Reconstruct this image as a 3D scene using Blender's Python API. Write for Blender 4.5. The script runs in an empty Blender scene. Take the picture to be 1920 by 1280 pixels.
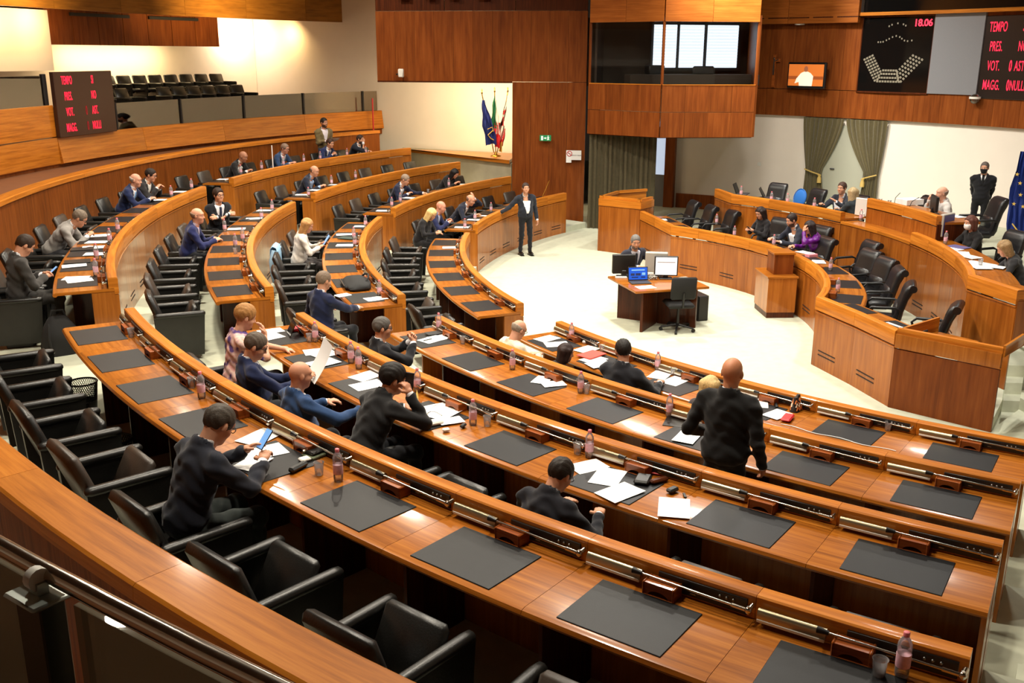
import bpy, bmesh, math, random
import numpy as np
from math import sin, cos, pi, radians, degrees, hypot, atan2
from mathutils import Matrix, Vector
random.seed(7)
SC = bpy.context.scene
COL = SC.collection

# ------------------------------------------------------------------ camera, world, lights, exposure
cam_d = bpy.data.cameras.new('camera'); cam_o = bpy.data.objects.new('camera', cam_d); COL.objects.link(cam_o)
cam_d.sensor_width = 36.0; cam_d.lens = 36.0 * 1845.25 / 1920.0; cam_d.clip_start = 0.05; cam_d.clip_end = 200
_yaw = radians(79.2); _pit = 0.2830; _roll = 0.0040
_f = Vector((cos(_yaw) * cos(_pit), sin(_yaw) * cos(_pit), -sin(_pit)))
_r = Vector((sin(_yaw), -cos(_yaw), 0)); _u = _r.cross(_f)
_r2 = _r * cos(_roll) + _u * sin(_roll); _u2 = _u * cos(_roll) - _r * sin(_roll)
cam_o.matrix_world = Matrix(((_r2.x, _u2.x, -_f.x, -13.841), (_r2.y, _u2.y, -_f.y, -15.922), (_r2.z, _u2.z, -_f.z, 4.367), (0, 0, 0, 1)))
SC.camera = cam_o

W = bpy.data.worlds.new('world'); SC.world = W; W.use_nodes = True
W.node_tree.nodes['Background'].inputs[0].default_value = (1.0, 0.80, 0.58, 1)
W.node_tree.nodes['Background'].inputs[1].default_value = 0.03
SC.view_settings.view_transform = 'Standard'; SC.view_settings.look = 'None'
SC.view_settings.gamma = 1.0; SC.view_settings.use_curve_mapping = False
SC.view_settings.exposure = -1.2
SC.cycles.use_denoising = True
SC.cycles.max_bounces = 7; SC.cycles.diffuse_bounces = 4; SC.cycles.glossy_bounces = 3
SC.cycles.transmission_bounces = 6; SC.cycles.transparent_max_bounces = 12
SC.cycles.sample_clamp_indirect = 6.0

WARM = (1.0, 0.90, 0.74); NEUT = (1.0, 0.95, 0.85)
def area(name, loc, target, size, power, color=WARM, shape='DISK', size_y=None, spread=pi):
    d = bpy.data.lights.new(name, 'AREA'); d.shape = shape; d.size = size
    if size_y: d.size_y = size_y
    d.energy = power; d.color = color; d.spread = spread
    o = bpy.data.objects.new(name, d); COL.objects.link(o); o.location = loc
    o.rotation_euler = (Vector(target) - Vector(loc)).to_track_quat('-Z', 'Y').to_euler()
    return o
ZC = 8.0
def P(r, a, z=0.0): return (r * cos(radians(a)), r * sin(radians(a)), z)
# recessed ceiling downlights: over the well, over each block of benches
for (x, y, e) in ((-8.6, -2.2, 740), (-8.6, 2.2, 760), (-5.5, -4.2, 400), (-5.5, 3.5, 560), (-2.5, 0.5, 400)):
    area('ceiling_spot', (x, y, ZC - 0.05), (x, y, 0), 0.6, e, NEUT, spread=radians(150))
for (r, a, e) in ((13.2, 178, 900), (16.3, 181, 700), (13.6, 152, 620), (16.5, 146, 480), (13.0, 206, 560), (15.5, 213, 460), (13.0, 221, 260),
                  (17.2, 200, 480), (17.6, 217, 260), (18.6, 165, 450)):
    x, y, z = P(r, a); area('ceiling_spot', (x, y, ZC - 0.05), (x, y, 0), 0.45, e, WARM, spread=radians(150))
# wall washers: flag niche, gallery wall, wall behind the dais
area('niche_light', (-9.35, 11.2, 3.60), (-9.0, 12.4, 2.2), 0.8, 110, (1.0, 0.80, 0.52), 'RECTANGLE', 0.2)  # extra fill added under the overhang to brighten the flags
area('niche_light', (-10.1, 12.6, 3.60), (-9.9, 14.6, 2.2), 2.6, 420, (1.0, 0.78, 0.46), 'RECTANGLE', 0.25)
x, y, z = P(24.7, 141.5, 4.56); area('gallery_light', (x, y, z), P(25.4, 141.5, 3.2), 3.6, 330, (1.0, 0.74, 0.38), 'RECTANGLE', 0.25).rotation_euler.z += 0
for a, e in ((152.0, 90), (155.5, 90)):
    x, y, z = P(22.7, a, 5.35); area('gallery_spot', (x, y, z), P(23.6, a, 4.5), 0.3, e, (1.0, 0.70, 0.34))
area('gallery_spot', (-14.9, 18.45, 5.15), (-15.0, 19.3, 4.4), 0.3, 60, (1.0, 0.66, 0.28)); area('gallery_spot', (-16.2, 18.6, 5.2), (-16.6, 20.2, 4.0), 0.3, 160, (1.0, 0.84, 0.6))
area('beam_uplight', (-15.2, 12.4, 4.0), (-16.4, 14.4, 6.2), 0.6, 260, (1.0, 0.74, 0.34), spread=radians(90)); area('beam_uplight', (-18.6, 7.4, 4.2), (-20.2, 8.4, 6.2), 0.6, 260, (1.0, 0.74, 0.34), spread=radians(90))  # fill lamps added in mid-air to brighten the gallery beam
# spots for the wall behind the dais
area('wall_spot', (-5.2, 6.4, 7.7), (-1.2, 9.4, 1.6), 0.5, 560, NEUT, spread=radians(100)); area('wall_spot', (-3.8, 1.2, 7.7), (1.6, 5.0, 1.4), 0.5, 60, NEUT, spread=radians(100)); area('wall_spot', (-4.5, 4.0, 7.7), (0.3, 8.0, 2.0), 0.5, 150, NEUT, spread=radians(100))

area('fascia_fill', (-6.5, 2.5, 6.6), (-1.5, 9.5, 6.2), 0.4, 70, WARM, spread=radians(100))  # added fill without a fixture, brightens the ceiling fascia
# ------------------------------------------------------------------ helpers
def lin(c):
    return tuple(((v / 255.0) / 12.92 if v / 255.0 <= 0.04045 else ((v / 255.0 + 0.055) / 1.055) ** 2.4) for v in c)
MATS = {}
def mat(name, rgb, rough=0.5, metal=0.0, spec=0.5, coat=0.0, emit=None, es=0.0, alpha=1.0, trans=0.0, noise=0.0, nscale=30.0, bump=0.0, bscale=200.0, sheen=0.0):
    m = bpy.data.materials.new(name); m.use_nodes = True; nt = m.node_tree; b = nt.nodes['Principled BSDF']
    c = lin(rgb) + (1,)
    b.inputs['Base Color'].default_value = c; b.inputs['Roughness'].default_value = rough; b.inputs['Metallic'].default_value = metal
    b.inputs['Specular IOR Level'].default_value = spec; b.inputs['Coat Weight'].default_value = coat; b.inputs['Coat Roughness'].default_value = 0.12
    b.inputs['Transmission Weight'].default_value = trans; b.inputs['Alpha'].default_value = alpha; b.inputs['Sheen Weight'].default_value = sheen
    if emit is not None:
        b.inputs['Emission Color'].default_value = lin(emit) + (1,); b.inputs['Emission Strength'].default_value = es
    if noise or bump:
        tc = nt.nodes.new('ShaderNodeTexCoord')
    if noise:
        n = nt.nodes.new('ShaderNodeTexNoise'); n.inputs['Scale'].default_value = nscale; n.inputs['Detail'].default_value = 5
        nt.links.new(tc.outputs['Object'], n.inputs['Vector'])
        r = nt.nodes.new('ShaderNodeMapRange'); r.inputs['From Min'].default_value = 0.3; r.inputs['From Max'].default_value = 0.7
        r.inputs['To Min'].default_value = 1 - noise; r.inputs['To Max'].default_value = 1 + noise
        nt.links.new(n.outputs['Fac'], r.inputs['Value'])
        x = nt.nodes.new('ShaderNodeVectorMath'); x.operation = 'SCALE'; x.inputs[0].default_value = c[:3]
        nt.links.new(r.outputs['Result'], x.inputs['Scale']); nt.links.new(x.outputs['Vector'], b.inputs['Base Color'])
    if bump:
        n2 = nt.nodes.new('ShaderNodeTexNoise'); n2.inputs['Scale'].default_value = bscale; n2.inputs['Detail'].default_value = 4
        nt.links.new(tc.outputs['Object'], n2.inputs['Vector'])
        bp = nt.nodes.new('ShaderNodeBump'); bp.inputs['Strength'].default_value = bump; bp.inputs['Distance'].default_value = 0.004
        nt.links.new(n2.outputs['Fac'], bp.inputs['Height']); nt.links.new(bp.outputs['Normal'], b.inputs['Normal'])
    MATS[name] = m; return m
def wood(name, dark, mid, light, along='x', rough=0.3, coat=0.3, scale=1.0, band=0.0):
    """veneer: streaky noise stretched along the grain, offset per object so alike pieces differ"""
    m = bpy.data.materials.new(name); m.use_nodes = True; nt = m.node_tree; b = nt.nodes['Principled BSDF']; L = nt.links
    uv = nt.nodes.new('ShaderNodeUVMap'); oi = nt.nodes.new('ShaderNodeObjectInfo')
    off = nt.nodes.new('ShaderNodeVectorMath'); off.operation = 'SCALE'; off.inputs[0].default_value = (17.3, 9.1, 5.7)
    L.new(oi.outputs['Random'], off.inputs['Scale'])
    add = nt.nodes.new('ShaderNodeVectorMath'); L.new(uv.outputs['UV'], add.inputs[0]); L.new(off.outputs['Vector'], add.inputs[1])
    mp = nt.nodes.new('ShaderNodeMapping'); s = (1.2 * scale, 26 * scale, 3) if along == 'x' else (26 * scale, 1.2 * scale, 3)
    mp.inputs['Scale'].default_value = s; L.new(add.outputs['Vector'], mp.inputs['Vector'])
    n = nt.nodes.new('ShaderNodeTexNoise'); n.inputs['Scale'].default_value = 1.0; n.inputs['Detail'].default_value = 6; n.inputs['Roughness'].default_value = 0.65
    L.new(mp.outputs['Vector'], n.inputs['Vector'])
    fac = n.outputs['Fac']
    if band:   # broad ribbon figure
        mp2 = nt.nodes.new('ShaderNodeMapping'); mp2.inputs['Scale'].default_value = (1.0, 5.5, 3) if along == 'x' else (5.5, 0.7, 3)
        L.new(add.outputs['Vector'], mp2.inputs['Vector'])
        n3 = nt.nodes.new('ShaderNodeTexNoise'); n3.inputs['Scale'].default_value = 1.6; n3.inputs['Detail'].default_value = 2
        L.new(mp2.outputs['Vector'], n3.inputs['Vector'])
        mx = nt.nodes.new('ShaderNodeMix'); mx.inputs['Factor'].default_value = band
        L.new(n.outputs['Fac'], mx.inputs['A']); L.new(n3.outputs['Fac'], mx.inputs['B']); fac = mx.outputs['Result']
    cr = nt.nodes.new('ShaderNodeValToRGB'); e = cr.color_ramp.elements
    e[0].position = 0.28; e[0].color = lin(dark) + (1,); e[1].position = 0.72; e[1].color = lin(light) + (1,)
    k = cr.color_ramp.elements.new(0.5); k.color = lin(mid) + (1,)
    L.new(fac, cr.inputs['Fac'])
    hv = nt.nodes.new('ShaderNodeMapRange'); hv.inputs['To Min'].default_value = 0.88; hv.inputs['To Max'].default_value = 1.10
    L.new(oi.outputs['Random'], hv.inputs['Value'])
    sc = nt.nodes.new('ShaderNodeVectorMath'); sc.operation = 'SCALE'; L.new(cr.outputs['Color'], sc.inputs[0]); L.new(hv.outputs['Result'], sc.inputs['Scale'])
    L.new(sc.outputs['Vector'], b.inputs['Base Color'])
    b.inputs['Roughness'].default_value = rough; b.inputs['Coat Weight'].default_value = coat; b.inputs['Coat Roughness'].default_value = 0.10
    b.inputs['Specular IOR Level'].default_value = 0.14
    MATS[name] = m; return m

class Geo:
    def __init__(s): s.v = []; s.f = []; s.uv = []; s.m = []
    def poly(s, pts, uvs=None, mi=0):
        b = len(s.v); s.v += [tuple(p) for p in pts]; s.f.append(tuple(range(b, b + len(pts))))
        s.uv.append(uvs if uvs else s.autouv(pts)); s.m.append(mi)
    @staticmethod
    def autouv(pts):
        a = Vector(pts[0]); n = Vector((0, 0, 0))
        for i in range(1, len(pts) - 1): n += (Vector(pts[i]) - a).cross(Vector(pts[i + 1]) - a)
        ax = max(range(3), key=lambda i: abs(n[i]))
        if ax == 2: return [(p[0], p[1]) for p in pts]
        if ax == 0: return [(p[1], p[2]) for p in pts]
        return [(p[0], p[2]) for p in pts]
    def mesh(s, V, F, mi=0, uvs=None):
        b = len(s.v); s.v += [tuple(p) for p in V]
        for k, f in enumerate(F):
            s.f.append(tuple(b + i for i in f)); s.uv.append(uvs[k] if uvs else s.autouv([V[i] for i in f])); s.m.append(mi)
    def box(s, x0, x1, y0, y1, z0, z1, bev=0.0, mi=0, M=None):
        if x0 > x1: x0, x1 = x1, x0
        if y0 > y1: y0, y1 = y1, y0
        if z0 > z1: z0, z1 = z1, z0
        c = ((x0 + x1) / 2, (y0 + y1) / 2, (z0 + z1) / 2); h = ((x1 - x0) / 2, (y1 - y0) / 2, (z1 - z0) / 2)
        V = []; F = []
        if bev <= 0:
            for sx in (-1, 1):
                for sy in (-1, 1):
                    for sz in (-1, 1): V.append((c[0] + sx * h[0], c[1] + sy * h[1], c[2] + sz * h[2]))
            F = [(0, 1, 3, 2), (4, 6, 7, 5), (0, 4, 5, 1), (2, 3, 7, 6), (0, 2, 6, 4), (1, 5, 7, 3)]
        else:
            bv = min(bev, min(h) * 0.95); idx = {}
            for sx in (-1, 1):
                for sy in (-1, 1):
                    for sz in (-1, 1):
                        for a in range(3):
                            q = [h[0] * sx, h[1] * sy, h[2] * sz]; sg = (sx, sy, sz)
                            for b2 in range(3):
                                if b2 != a: q[b2] -= bv * sg[b2]
                            idx[(sx, sy, sz, a)] = len(V); V.append((c[0] + q[0], c[1] + q[1], c[2] + q[2]))
            def K(sg, a): return idx[(sg[0], sg[1], sg[2], a)]
            for a in range(3):
                b2, c2 = (a + 1) % 3, (a + 2) % 3
                for sa in (-1, 1):
                    q = []
                    for (sb, sc2) in ((-1, -1), (1, -1), (1, 1), (-1, 1)):
                        g = [0, 0, 0]; g[a] = sa; g[b2] = sb; g[c2] = sc2; q.append(K(g, a))
                    F.append(tuple(q if sa > 0 else q[::-1]))
                for sb in (-1, 1):          # edges parallel to axis a
                    for sc2 in (-1, 1):
                        g0 = [0, 0, 0]; g0[a] = -1; g0[b2] = sb; g0[c2] = sc2; g1 = list(g0); g1[a] = 1
                        q = [K(g0, b2), K(g1, b2), K(g1, c2), K(g0, c2)]
                        F.append(tuple(q if sb * sc2 < 0 else q[::-1]))
            for sx in (-1, 1):
                for sy in (-1, 1):
                    for sz in (-1, 1):
                        q = [K((sx, sy, sz), a) for a in range(3)]
                        F.append(tuple(q if sx * sy * sz > 0 else q[::-1]))
        if M is not None: V = [tuple(M @ Vector(p)) for p in V]
        s.mesh(V, F, mi); return s
    def prism(s, pts, z0, z1, mi=0):
        """vertical prism over a CCW outline"""
        n = len(pts); V = [(p[0], p[1], z0) for p in pts] + [(p[0], p[1], z1) for p in pts]
        F = [tuple(range(n))[::-1], tuple(range(n, 2 * n))]; U = [[(p[0], p[1]) for p in pts][::-1], [(p[0], p[1]) for p in pts]]
        t = 0
        for i in range(n):
            j = (i + 1) % n; d = hypot(pts[j][0] - pts[i][0], pts[j][1] - pts[i][1])
            F.append((i, j, n + j, n + i)); U.append([(t, z0), (t + d, z0), (t + d, z1), (t, z1)]); t += d
        s.mesh(V, F, mi, U); return s
    def sideprism(s, pts, y0, y1, mi=0):
        """outline in x,z extruded along y"""
        n = len(pts); V = [(p[0], y0, p[1]) for p in pts] + [(p[0], y1, p[1]) for p in pts]
        F = [tuple(range(n)), tuple(range(n, 2 * n))[::-1]]
        for i in range(n):
            j = (i + 1) % n; F.append((j, i, n + i, n + j))
        s.mesh(V, F, mi); return s
    def arc(s, prof, a0, a1, n, c=(0, 0), mi=0, caps=True):
        """closed (r,z) outline swept about the vertical axis through c from a0 to a1 degrees"""
        m = len(prof); rm = sum(p[0] for p in prof) / m; per = [0]
        for i in range(m): q = prof[(i + 1) % m]; per.append(per[-1] + hypot(q[0] - prof[i][0], q[1] - prof[i][1]))
        V = []; F = []; U = []
        for k in range(n + 1):
            a = radians(a0 + (a1 - a0) * k / n)
            for (r, z) in prof: V.append((c[0] + r * cos(a), c[1] + r * sin(a), z))
        for k in range(n):
            s0 = rm * radians(a1 - a0) * k / n; s1 = rm * radians(a1 - a0) * (k + 1) / n
            for i in range(m):
                j = (i + 1) % m
                F.append((k * m + i, (k + 1) * m + i, (k + 1) * m + j, k * m + j)); U.append([(s0, per[i]), (s1, per[i]), (s1, per[i + 1]), (s0, per[i + 1])])
        if caps:
            F.append(tuple(range(m))); U.append([p for p in prof]); F.append(tuple(range(n * m, n * m + m))[::-1]); U.append([p for p in prof][::-1])
        s.mesh(V, F, mi, U); return s
    def tube(s, pts, rad, n=8, mi=0, caps=True):
        P3 = [Vector(p) for p in pts]; R = rad if isinstance(rad, (list, tuple)) else [rad] * len(P3)
        V = []; F = []; up = Vector((0, 0, 1))
        prev = None
        for i, p in enumerate(P3):
            t = (P3[min(i + 1, len(P3) - 1)] - P3[max(i - 1, 0)]).normalized()
            if prev is None:
                x = t.cross(up) if abs(t.z) < 0.95 else t.cross(Vector((1, 0, 0)))
            else: x = prev - t * prev.dot(t)
            x.normalize(); prev = x; y = t.cross(x)
            for k in range(n): a = 2 * pi * k / n; V.append(tuple(p + (x * cos(a) + y * sin(a)) * R[i]))
        for i in range(len(P3) - 1):
            for k in range(n): k2 = (k + 1) % n; F.append((i * n + k, i * n + k2, (i + 1) * n + k2, (i + 1) * n + k))
        if caps: F.append(tuple(range(n))[::-1]); F.append(tuple(range((len(P3) - 1) * n, len(P3) * n)))
        s.mesh(V, F, mi); return s
    def lathe(s, prof, n=16, c=(0, 0, 0), mi=0):
        V = []; F = []; m = len(prof)
        for (r, z) in prof:
            for k in range(n): a = 2 * pi * k / n; V.append((c[0] + r * cos(a), c[1] + r * sin(a), c[2] + z))
        for i in range(m - 1):
            for k in range(n): k2 = (k + 1) % n; F.append((i * n + k, i * n + k2, (i + 1) * n + k2, (i + 1) * n + k))
        if prof[0][0] > 1e-5: F.append(tuple(range(n))[::-1])
        if prof[-1][0] > 1e-5: F.append(tuple(range((m - 1) * n, m * n)))
        s.mesh(V, F, mi); return s
    def ball(s, c, r, n=10, m=7, mi=0, M=None):
        V = []; F = []; rr = r if isinstance(r, (tuple, list)) else (r, r, r)
        for i in range(m + 1):
            t = pi * i / m
            for k in range(n):
                a = 2 * pi * k / n; q = Vector((rr[0] * sin(t) * cos(a), rr[1] * sin(t) * sin(a), -rr[2] * cos(t)))
                if M is not None: q = M @ q
                V.append(tuple(Vector(c) + q))
        for i in range(m):
            for k in range(n): k2 = (k + 1) % n; F.append((i * n + k, i * n + k2, (i + 1) * n + k2, (i + 1) * n + k))
        s.mesh(V, F, mi); return s
    def data(s, name, mats, smooth=35):
        me = bpy.data.meshes.new(name); me.from_pydata(s.v, [], s.f)
        ul = me.uv_layers.new(name='UVMap'); flat = [c for f in s.uv for p in f for c in p]
        ul.data.foreach_set('uv', flat)
        for mm in (mats if isinstance(mats, (list, tuple)) else [mats]): me.materials.append(MATS[mm] if isinstance(mm, str) else mm)
        if any(s.m): me.polygons.foreach_set('material_index', s.m)
        me.validate()
        if smooth:
            me.polygons.foreach_set('use_smooth', [True] * len(me.polygons)); me.set_sharp_from_angle(angle=radians(smooth))
        me.update(); return me

def thing(name, label, cat, loc=(0, 0, 0), rotz=0.0, group=None, kind=None):
    o = bpy.data.objects.new(name, None); COL.objects.link(o); o.location = loc; o.rotation_euler = (0, 0, rotz)
    o.empty_display_size = 0.1; o['label'] = label; o['category'] = cat
    if group: o['group'] = group
    if kind: o['kind'] = kind
    return o
def part(name, me, parent=None, loc=(0, 0, 0), rot=(0, 0, 0), label=None, kind=None):
    o = bpy.data.objects.new(name, me); COL.objects.link(o); o.location = loc; o.rotation_euler = rot
    if parent is not None: o.parent = parent
    if label: o['label'] = label
    if kind: o['kind'] = kind
    return o
def single(name, me, label, cat, loc=(0, 0, 0), rot=(0, 0, 0), group=None):
    o = part(name, me, None, loc, rot, label); o['category'] = cat
    if group: o['group'] = group
    return o
def struct(name, me, loc=(0, 0, 0), rot=(0, 0, 0), parent=None):
    o = part(name, me, parent, loc, rot); o['kind'] = 'structure'; return o
def copy_tree(o, loc, rotz, label, group=None, skip=()):
    r = o.copy(); COL.objects.link(r); r.location = loc; r.rotation_euler = (0, 0, rotz); r['label'] = label
    if group: r['group'] = group
    for ch in list(o.children):
        if ch.name.split('.')[0] in skip: continue
        c = ch.copy(); COL.objects.link(c); c.parent = r
        for g in list(ch.children):
            d = g.copy(); COL.objects.link(d); d.parent = c
    return r
ORD = ['first', 'second', 'third', 'fourth', 'fifth', 'sixth', 'seventh', 'eighth', 'ninth', 'tenth', 'eleventh', 'twelfth', 'thirteenth', 'fourteenth', 'fifteenth', 'sixteenth']

# ------------------------------------------------------------------ materials
wood('wood_top', (118, 64, 16), (158, 91, 26), (186, 116, 40), 'x', 0.28, 0.45)
wood('wood_rail', (146, 82, 20), (186, 110, 32), (208, 132, 46), 'x', 0.4, 0.30)
wood('wood_front', (126, 68, 20), (160, 93, 32), (184, 114, 46), 'y', 0.32, 0.6, band=0.35)
wood('wood_wall', (92, 42, 14), (122, 62, 22), (142, 78, 32), 'y', 0.42, 0.12, band=0.45)
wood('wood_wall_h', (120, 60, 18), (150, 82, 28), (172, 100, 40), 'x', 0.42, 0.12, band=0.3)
wood('wood_dais', (118, 60, 18), (154, 86, 28), (180, 108, 42), 'y', 0.32, 0.5, band=0.5)
wood('wood_parapet', (92, 44, 12), (120, 62, 18), (142, 78, 28), 'y', 0.5, 0.0)
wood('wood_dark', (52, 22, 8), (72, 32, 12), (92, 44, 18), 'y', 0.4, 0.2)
wood('wood_box', (112, 52, 18), (142, 72, 28), (166, 92, 40), 'x', 0.3, 0.4)
mat('groove', (34, 16, 8), 0.7)
mat('leather', (25, 24, 22), 0.36, spec=0.5, noise=0.25, nscale=9, bump=0.25, bscale=90)
mat('leather_brown', (54, 44, 36), 0.42, spec=0.5, noise=0.2, nscale=9, bump=0.25, bscale=90)
mat('leather_exec', (24, 24, 26), 0.34, spec=0.5, noise=0.2, nscale=6, bump=0.3, bscale=60)
mat('pad', (24, 24, 26), 0.44, spec=0.28, noise=0.12, nscale=14, bump=0.15, bscale=300)
mat('plastic_black', (16, 16, 17), 0.45)
mat('panel_black', (22, 18, 15), 0.4)
mat('chrome', (205, 198, 186), 0.16, metal=1.0)
mat('lamp_metal', (178, 166, 136), 0.28, metal=0.9)
mat('post_dark', (34, 40, 30), 0.35); mat('steel_pale', (170, 178, 172), 0.3, metal=0.8)
mat('steel', (150, 150, 146), 0.35, metal=1.0)
mat('brass', (190, 145, 60), 0.3, metal=1.0)
mat('carpet', (194, 197, 176), 0.95, spec=0.1, noise=0.06, nscale=7, bump=0.4, bscale=400)
mat('carpet_green', (108, 112, 78), 0.95, spec=0.1, noise=0.08, nscale=9, bump=0.4, bscale=400)
mat('white_wall', (226, 216, 204), 0.85, spec=0.2, noise=0.015, nscale=3)
mat('concrete', (168, 160, 138), 0.85, noise=0.08, nscale=3)
mat('ceiling', (74, 54, 36), 0.8)
mat('curtain', (92, 82, 52), 0.9, sheen=0.2, noise=0.08, nscale=20)
mat('curtain_dark', (78, 70, 48), 0.9, noise=0.1, nscale=15)
mat('brown_floor', (118, 74, 44), 0.6, noise=0.08, nscale=4)
mat('paper', (240, 240, 238), 0.7)
mat('white_plastic', (222, 220, 212), 0.45)
mat('grey_panel', (118, 118, 122), 0.6, noise=0.1, nscale=160)
# ------------------------------------------------------------------ the room shell
RR = [11.48, 13.22, 14.95, 16.75]; RZ = [1.02, 1.31, 1.575, 1.85]; FZ = [0.14, 0.42, 0.68, 0.965]
R_OUT, Z_OUT = 18.70, 2.20; R_GAL, Z_GAL = 20.65, 2.64
def ring(r0, r1, a0, a1, z0, z1, n, name, m, kind=True):
    me = Geo().arc([(r0, z0), (r1, z0), (r1, z1), (r0, z1)], a0, a1, n).data(name, m, 25)
    return struct(name, me) if kind else me
# floor: disc of pale carpet
pts = [(26 * cos(2 * pi * k / 96), 26 * sin(2 * pi * k / 96)) for k in range(96)]
struct('floor', Geo().prism(pts, -0.2, 0.0).data('floor', 'carpet', 0))
for i in range(4):
    r1 = RR[i + 1] if i < 3 else R_OUT
    ring(RR[i] + 0.03, r1 + 0.03, 128.0, 246.0, 0.0 if i == 0 else FZ[i] - 0.3, FZ[i], 60, 'floor_%d' % (i + 2), 'carpet')
# half steps of the stairs at the right end of the near block
for i in range(4):
    ring(RR[i] - .38, RR[i] + .02, 229.2, 246.0, 0.0, (FZ[i] + (FZ[i - 1] if i else 0)) / 2, 6, 'floor_%d' % (i + 10), 'carpet')
# outer curved parapet behind the last row
g = Geo()
seg = []
A0, A1, NS = 130.4, 242.4, 24
top = [(R_OUT, 2.12), (R_OUT + 0.005, Z_OUT - 0.012), (R_OUT + 0.02, Z_OUT), (R_OUT + 0.25, Z_OUT), (R_OUT + 0.265, Z_OUT - 0.012), (R_OUT + 0.27, 2.12)]
wp = None
par = thing('trim_1', 'orange wood curved parapet wall behind the outermost chairs', 'wall', P(R_OUT + .13, 180), 0); par['kind'] = 'structure'
off = tuple(-c for c in par.location)
da = (A1 - A0) / NS
m1 = Geo().arc(top, 0.004, da - 0.004, 4).data('parapet_cap', 'wood_rail', 30)
m2 = Geo().arc([(R_OUT + .03, .3), (R_OUT + .24, .3), (R_OUT + .24, 2.12), (R_OUT + .03, 2.12)], 0.006, da - 0.006, 4).data('parapet_panel', 'wood_parapet', 30)
for k in range(NS):
    a = radians(A0 + da * k)
    part('cap', m1, par, off, (0, 0, a)); part('panel', m2, par, off, (0, 0, a))
# walkway behind the parapet and the gallery
ring(R_OUT + .2, R_GAL + .1, 130.4, 197, 1.8, 2.0, 60, 'floor_6', 'brown_floor')
ring(R_OUT + .2, R_GAL + .1, 197, 246, .7, .8, 60, 'floor_15', 'carpet')
ring(20.08, 20.8, 203, 246, 2.3, Z_GAL - .01, 30, 'floor_16', 'brown_floor')
ring(R_GAL + .09, 23.35, 124, 246, 2.3, Z_GAL - .01, 60, 'floor_7', 'brown_floor')
ring(23.35, 25.6, 124, 242, 2.3, 2.93, 60, 'floor_8', 'brown_floor')
fas = thing('trim_2', 'curved wooden gallery front above the outer walkway', 'gallery', P(R_GAL, 150, 2.0)); fas['kind'] = 'structure'
off = tuple(-c for c in fas.location)
def fpart(nm, prof, a0, a1, n, m):
    part(nm, Geo().arc(prof, a0, a1, n).data(nm, m, 30), fas, off)
for (a0, a1) in ((125.2, 134), (134, 143), (143, 151.5), (151.5, 160.2)):
    fpart('fascia_board', [(R_GAL - .10, 2.09), (R_GAL - .02, 2.06), (R_GAL + .10, 2.06), (R_GAL + .10, Z_GAL), (R_GAL + .0, Z_GAL), (R_GAL - .02, Z_GAL - .01)], a0 + .01, a1 - .01, 8, 'wood_rail')
for k in range(26):
    a0 = 124.6 + k * 1.9
    fpart('base_panel', [(R_GAL + .03, 1.9), (R_GAL + .10, 1.9), (R_GAL + .10, 2.06), (R_GAL + .03, 2.06)], a0 + .015, a0 + 1.885, 2, 'wood_wall')
for (a0, a1) in ((160.2, 167), (167, 175), (175, 184), (184, 193), (193, 203), (203, 213), (213, 224), (224, 235), (235, 246)):
    zt = 3.31 if a0 < 200 else Z_GAL
    RG = R_GAL if a0 < 200 else 20.04
    fpart('fascia_board', [(RG - .04, 2.09 if a0 < 200 else 1.2), (RG - .0, 2.06 if a0 < 200 else 1.2), (RG + .10, 2.06 if a0 < 200 else 1.2), (RG + .10, 2.63 if a0 < 200 else 1.9), (RG - .02, 2.63 if a0 < 200 else 1.9)], a0 + .01, a1 - .01, 8, 'wood_rail')
    if zt > 3: fpart('fascia_board', [(RG - .01, 2.655), (RG + .10, 2.655), (RG + .10, 3.30), (RG + .0, 3.31), (RG - .01, 3.30)], a0 + .01, a1 - .01, 8, 'wood_rail')
# white walls
def wallpoly(name, pts, z0, z1, m, th=0.12):
    g = Geo()
    for (p, q) in zip(pts[:-1], pts[1:]):
        d = Vector((q[0] - p[0], q[1] - p[1])); n = Vector((d.y, -d.x)).normalized() * th
        g.prism([(p[0], p[1]), (q[0], q[1]), (q[0] + n.x, q[1] + n.y), (p[0] + n.x, p[1] + n.y)][::-1], z0, z1)
    return struct(name, g.data(name, m, 30))
R_W = 25.5
def Q(r, a): return (r * cos(radians(a)), r * sin(radians(a)))
left_corner = (-15.98, 19.97)
wallpoly('wall_left', [(-6.6, 12.92), left_corner], -0.2, 8.0, 'white_wall')
ac = degrees(atan2(left_corner[1], left_corner[0]))
wallpoly('wall_back', [Q(R_W, ac + (250 - ac) * k / 40) for k in range(41)], -0.2, 8.0, 'white_wall')
wallpoly('wall_right', [Q(R_W, 250), (-6.6, -12.5)], -0.2, 8.0, 'white_wall')
struct('wall_block', Geo().arc([(23.5, 3.95), (25.5, 3.95), (25.5, 5.4), (23.5, 5.4)], 150.3, 180, 10).data('wall_block', 'white_wall', 30))
# curved wall behind the dais, centred in the well
CW = (-12.75, 0.0); RWD = 15.35
def WP(a, r=RWD): return (CW[0] + r * cos(radians(a)), CW[1] + r * sin(radians(a)))
g = Geo().arc([(RWD, -.2), (RWD + .15, -.2), (RWD + .15, 8), (RWD, 8)], -60, 62, 60, CW)
struct('wall_front', g.data('wall_front', 'white_wall', 30))
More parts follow.
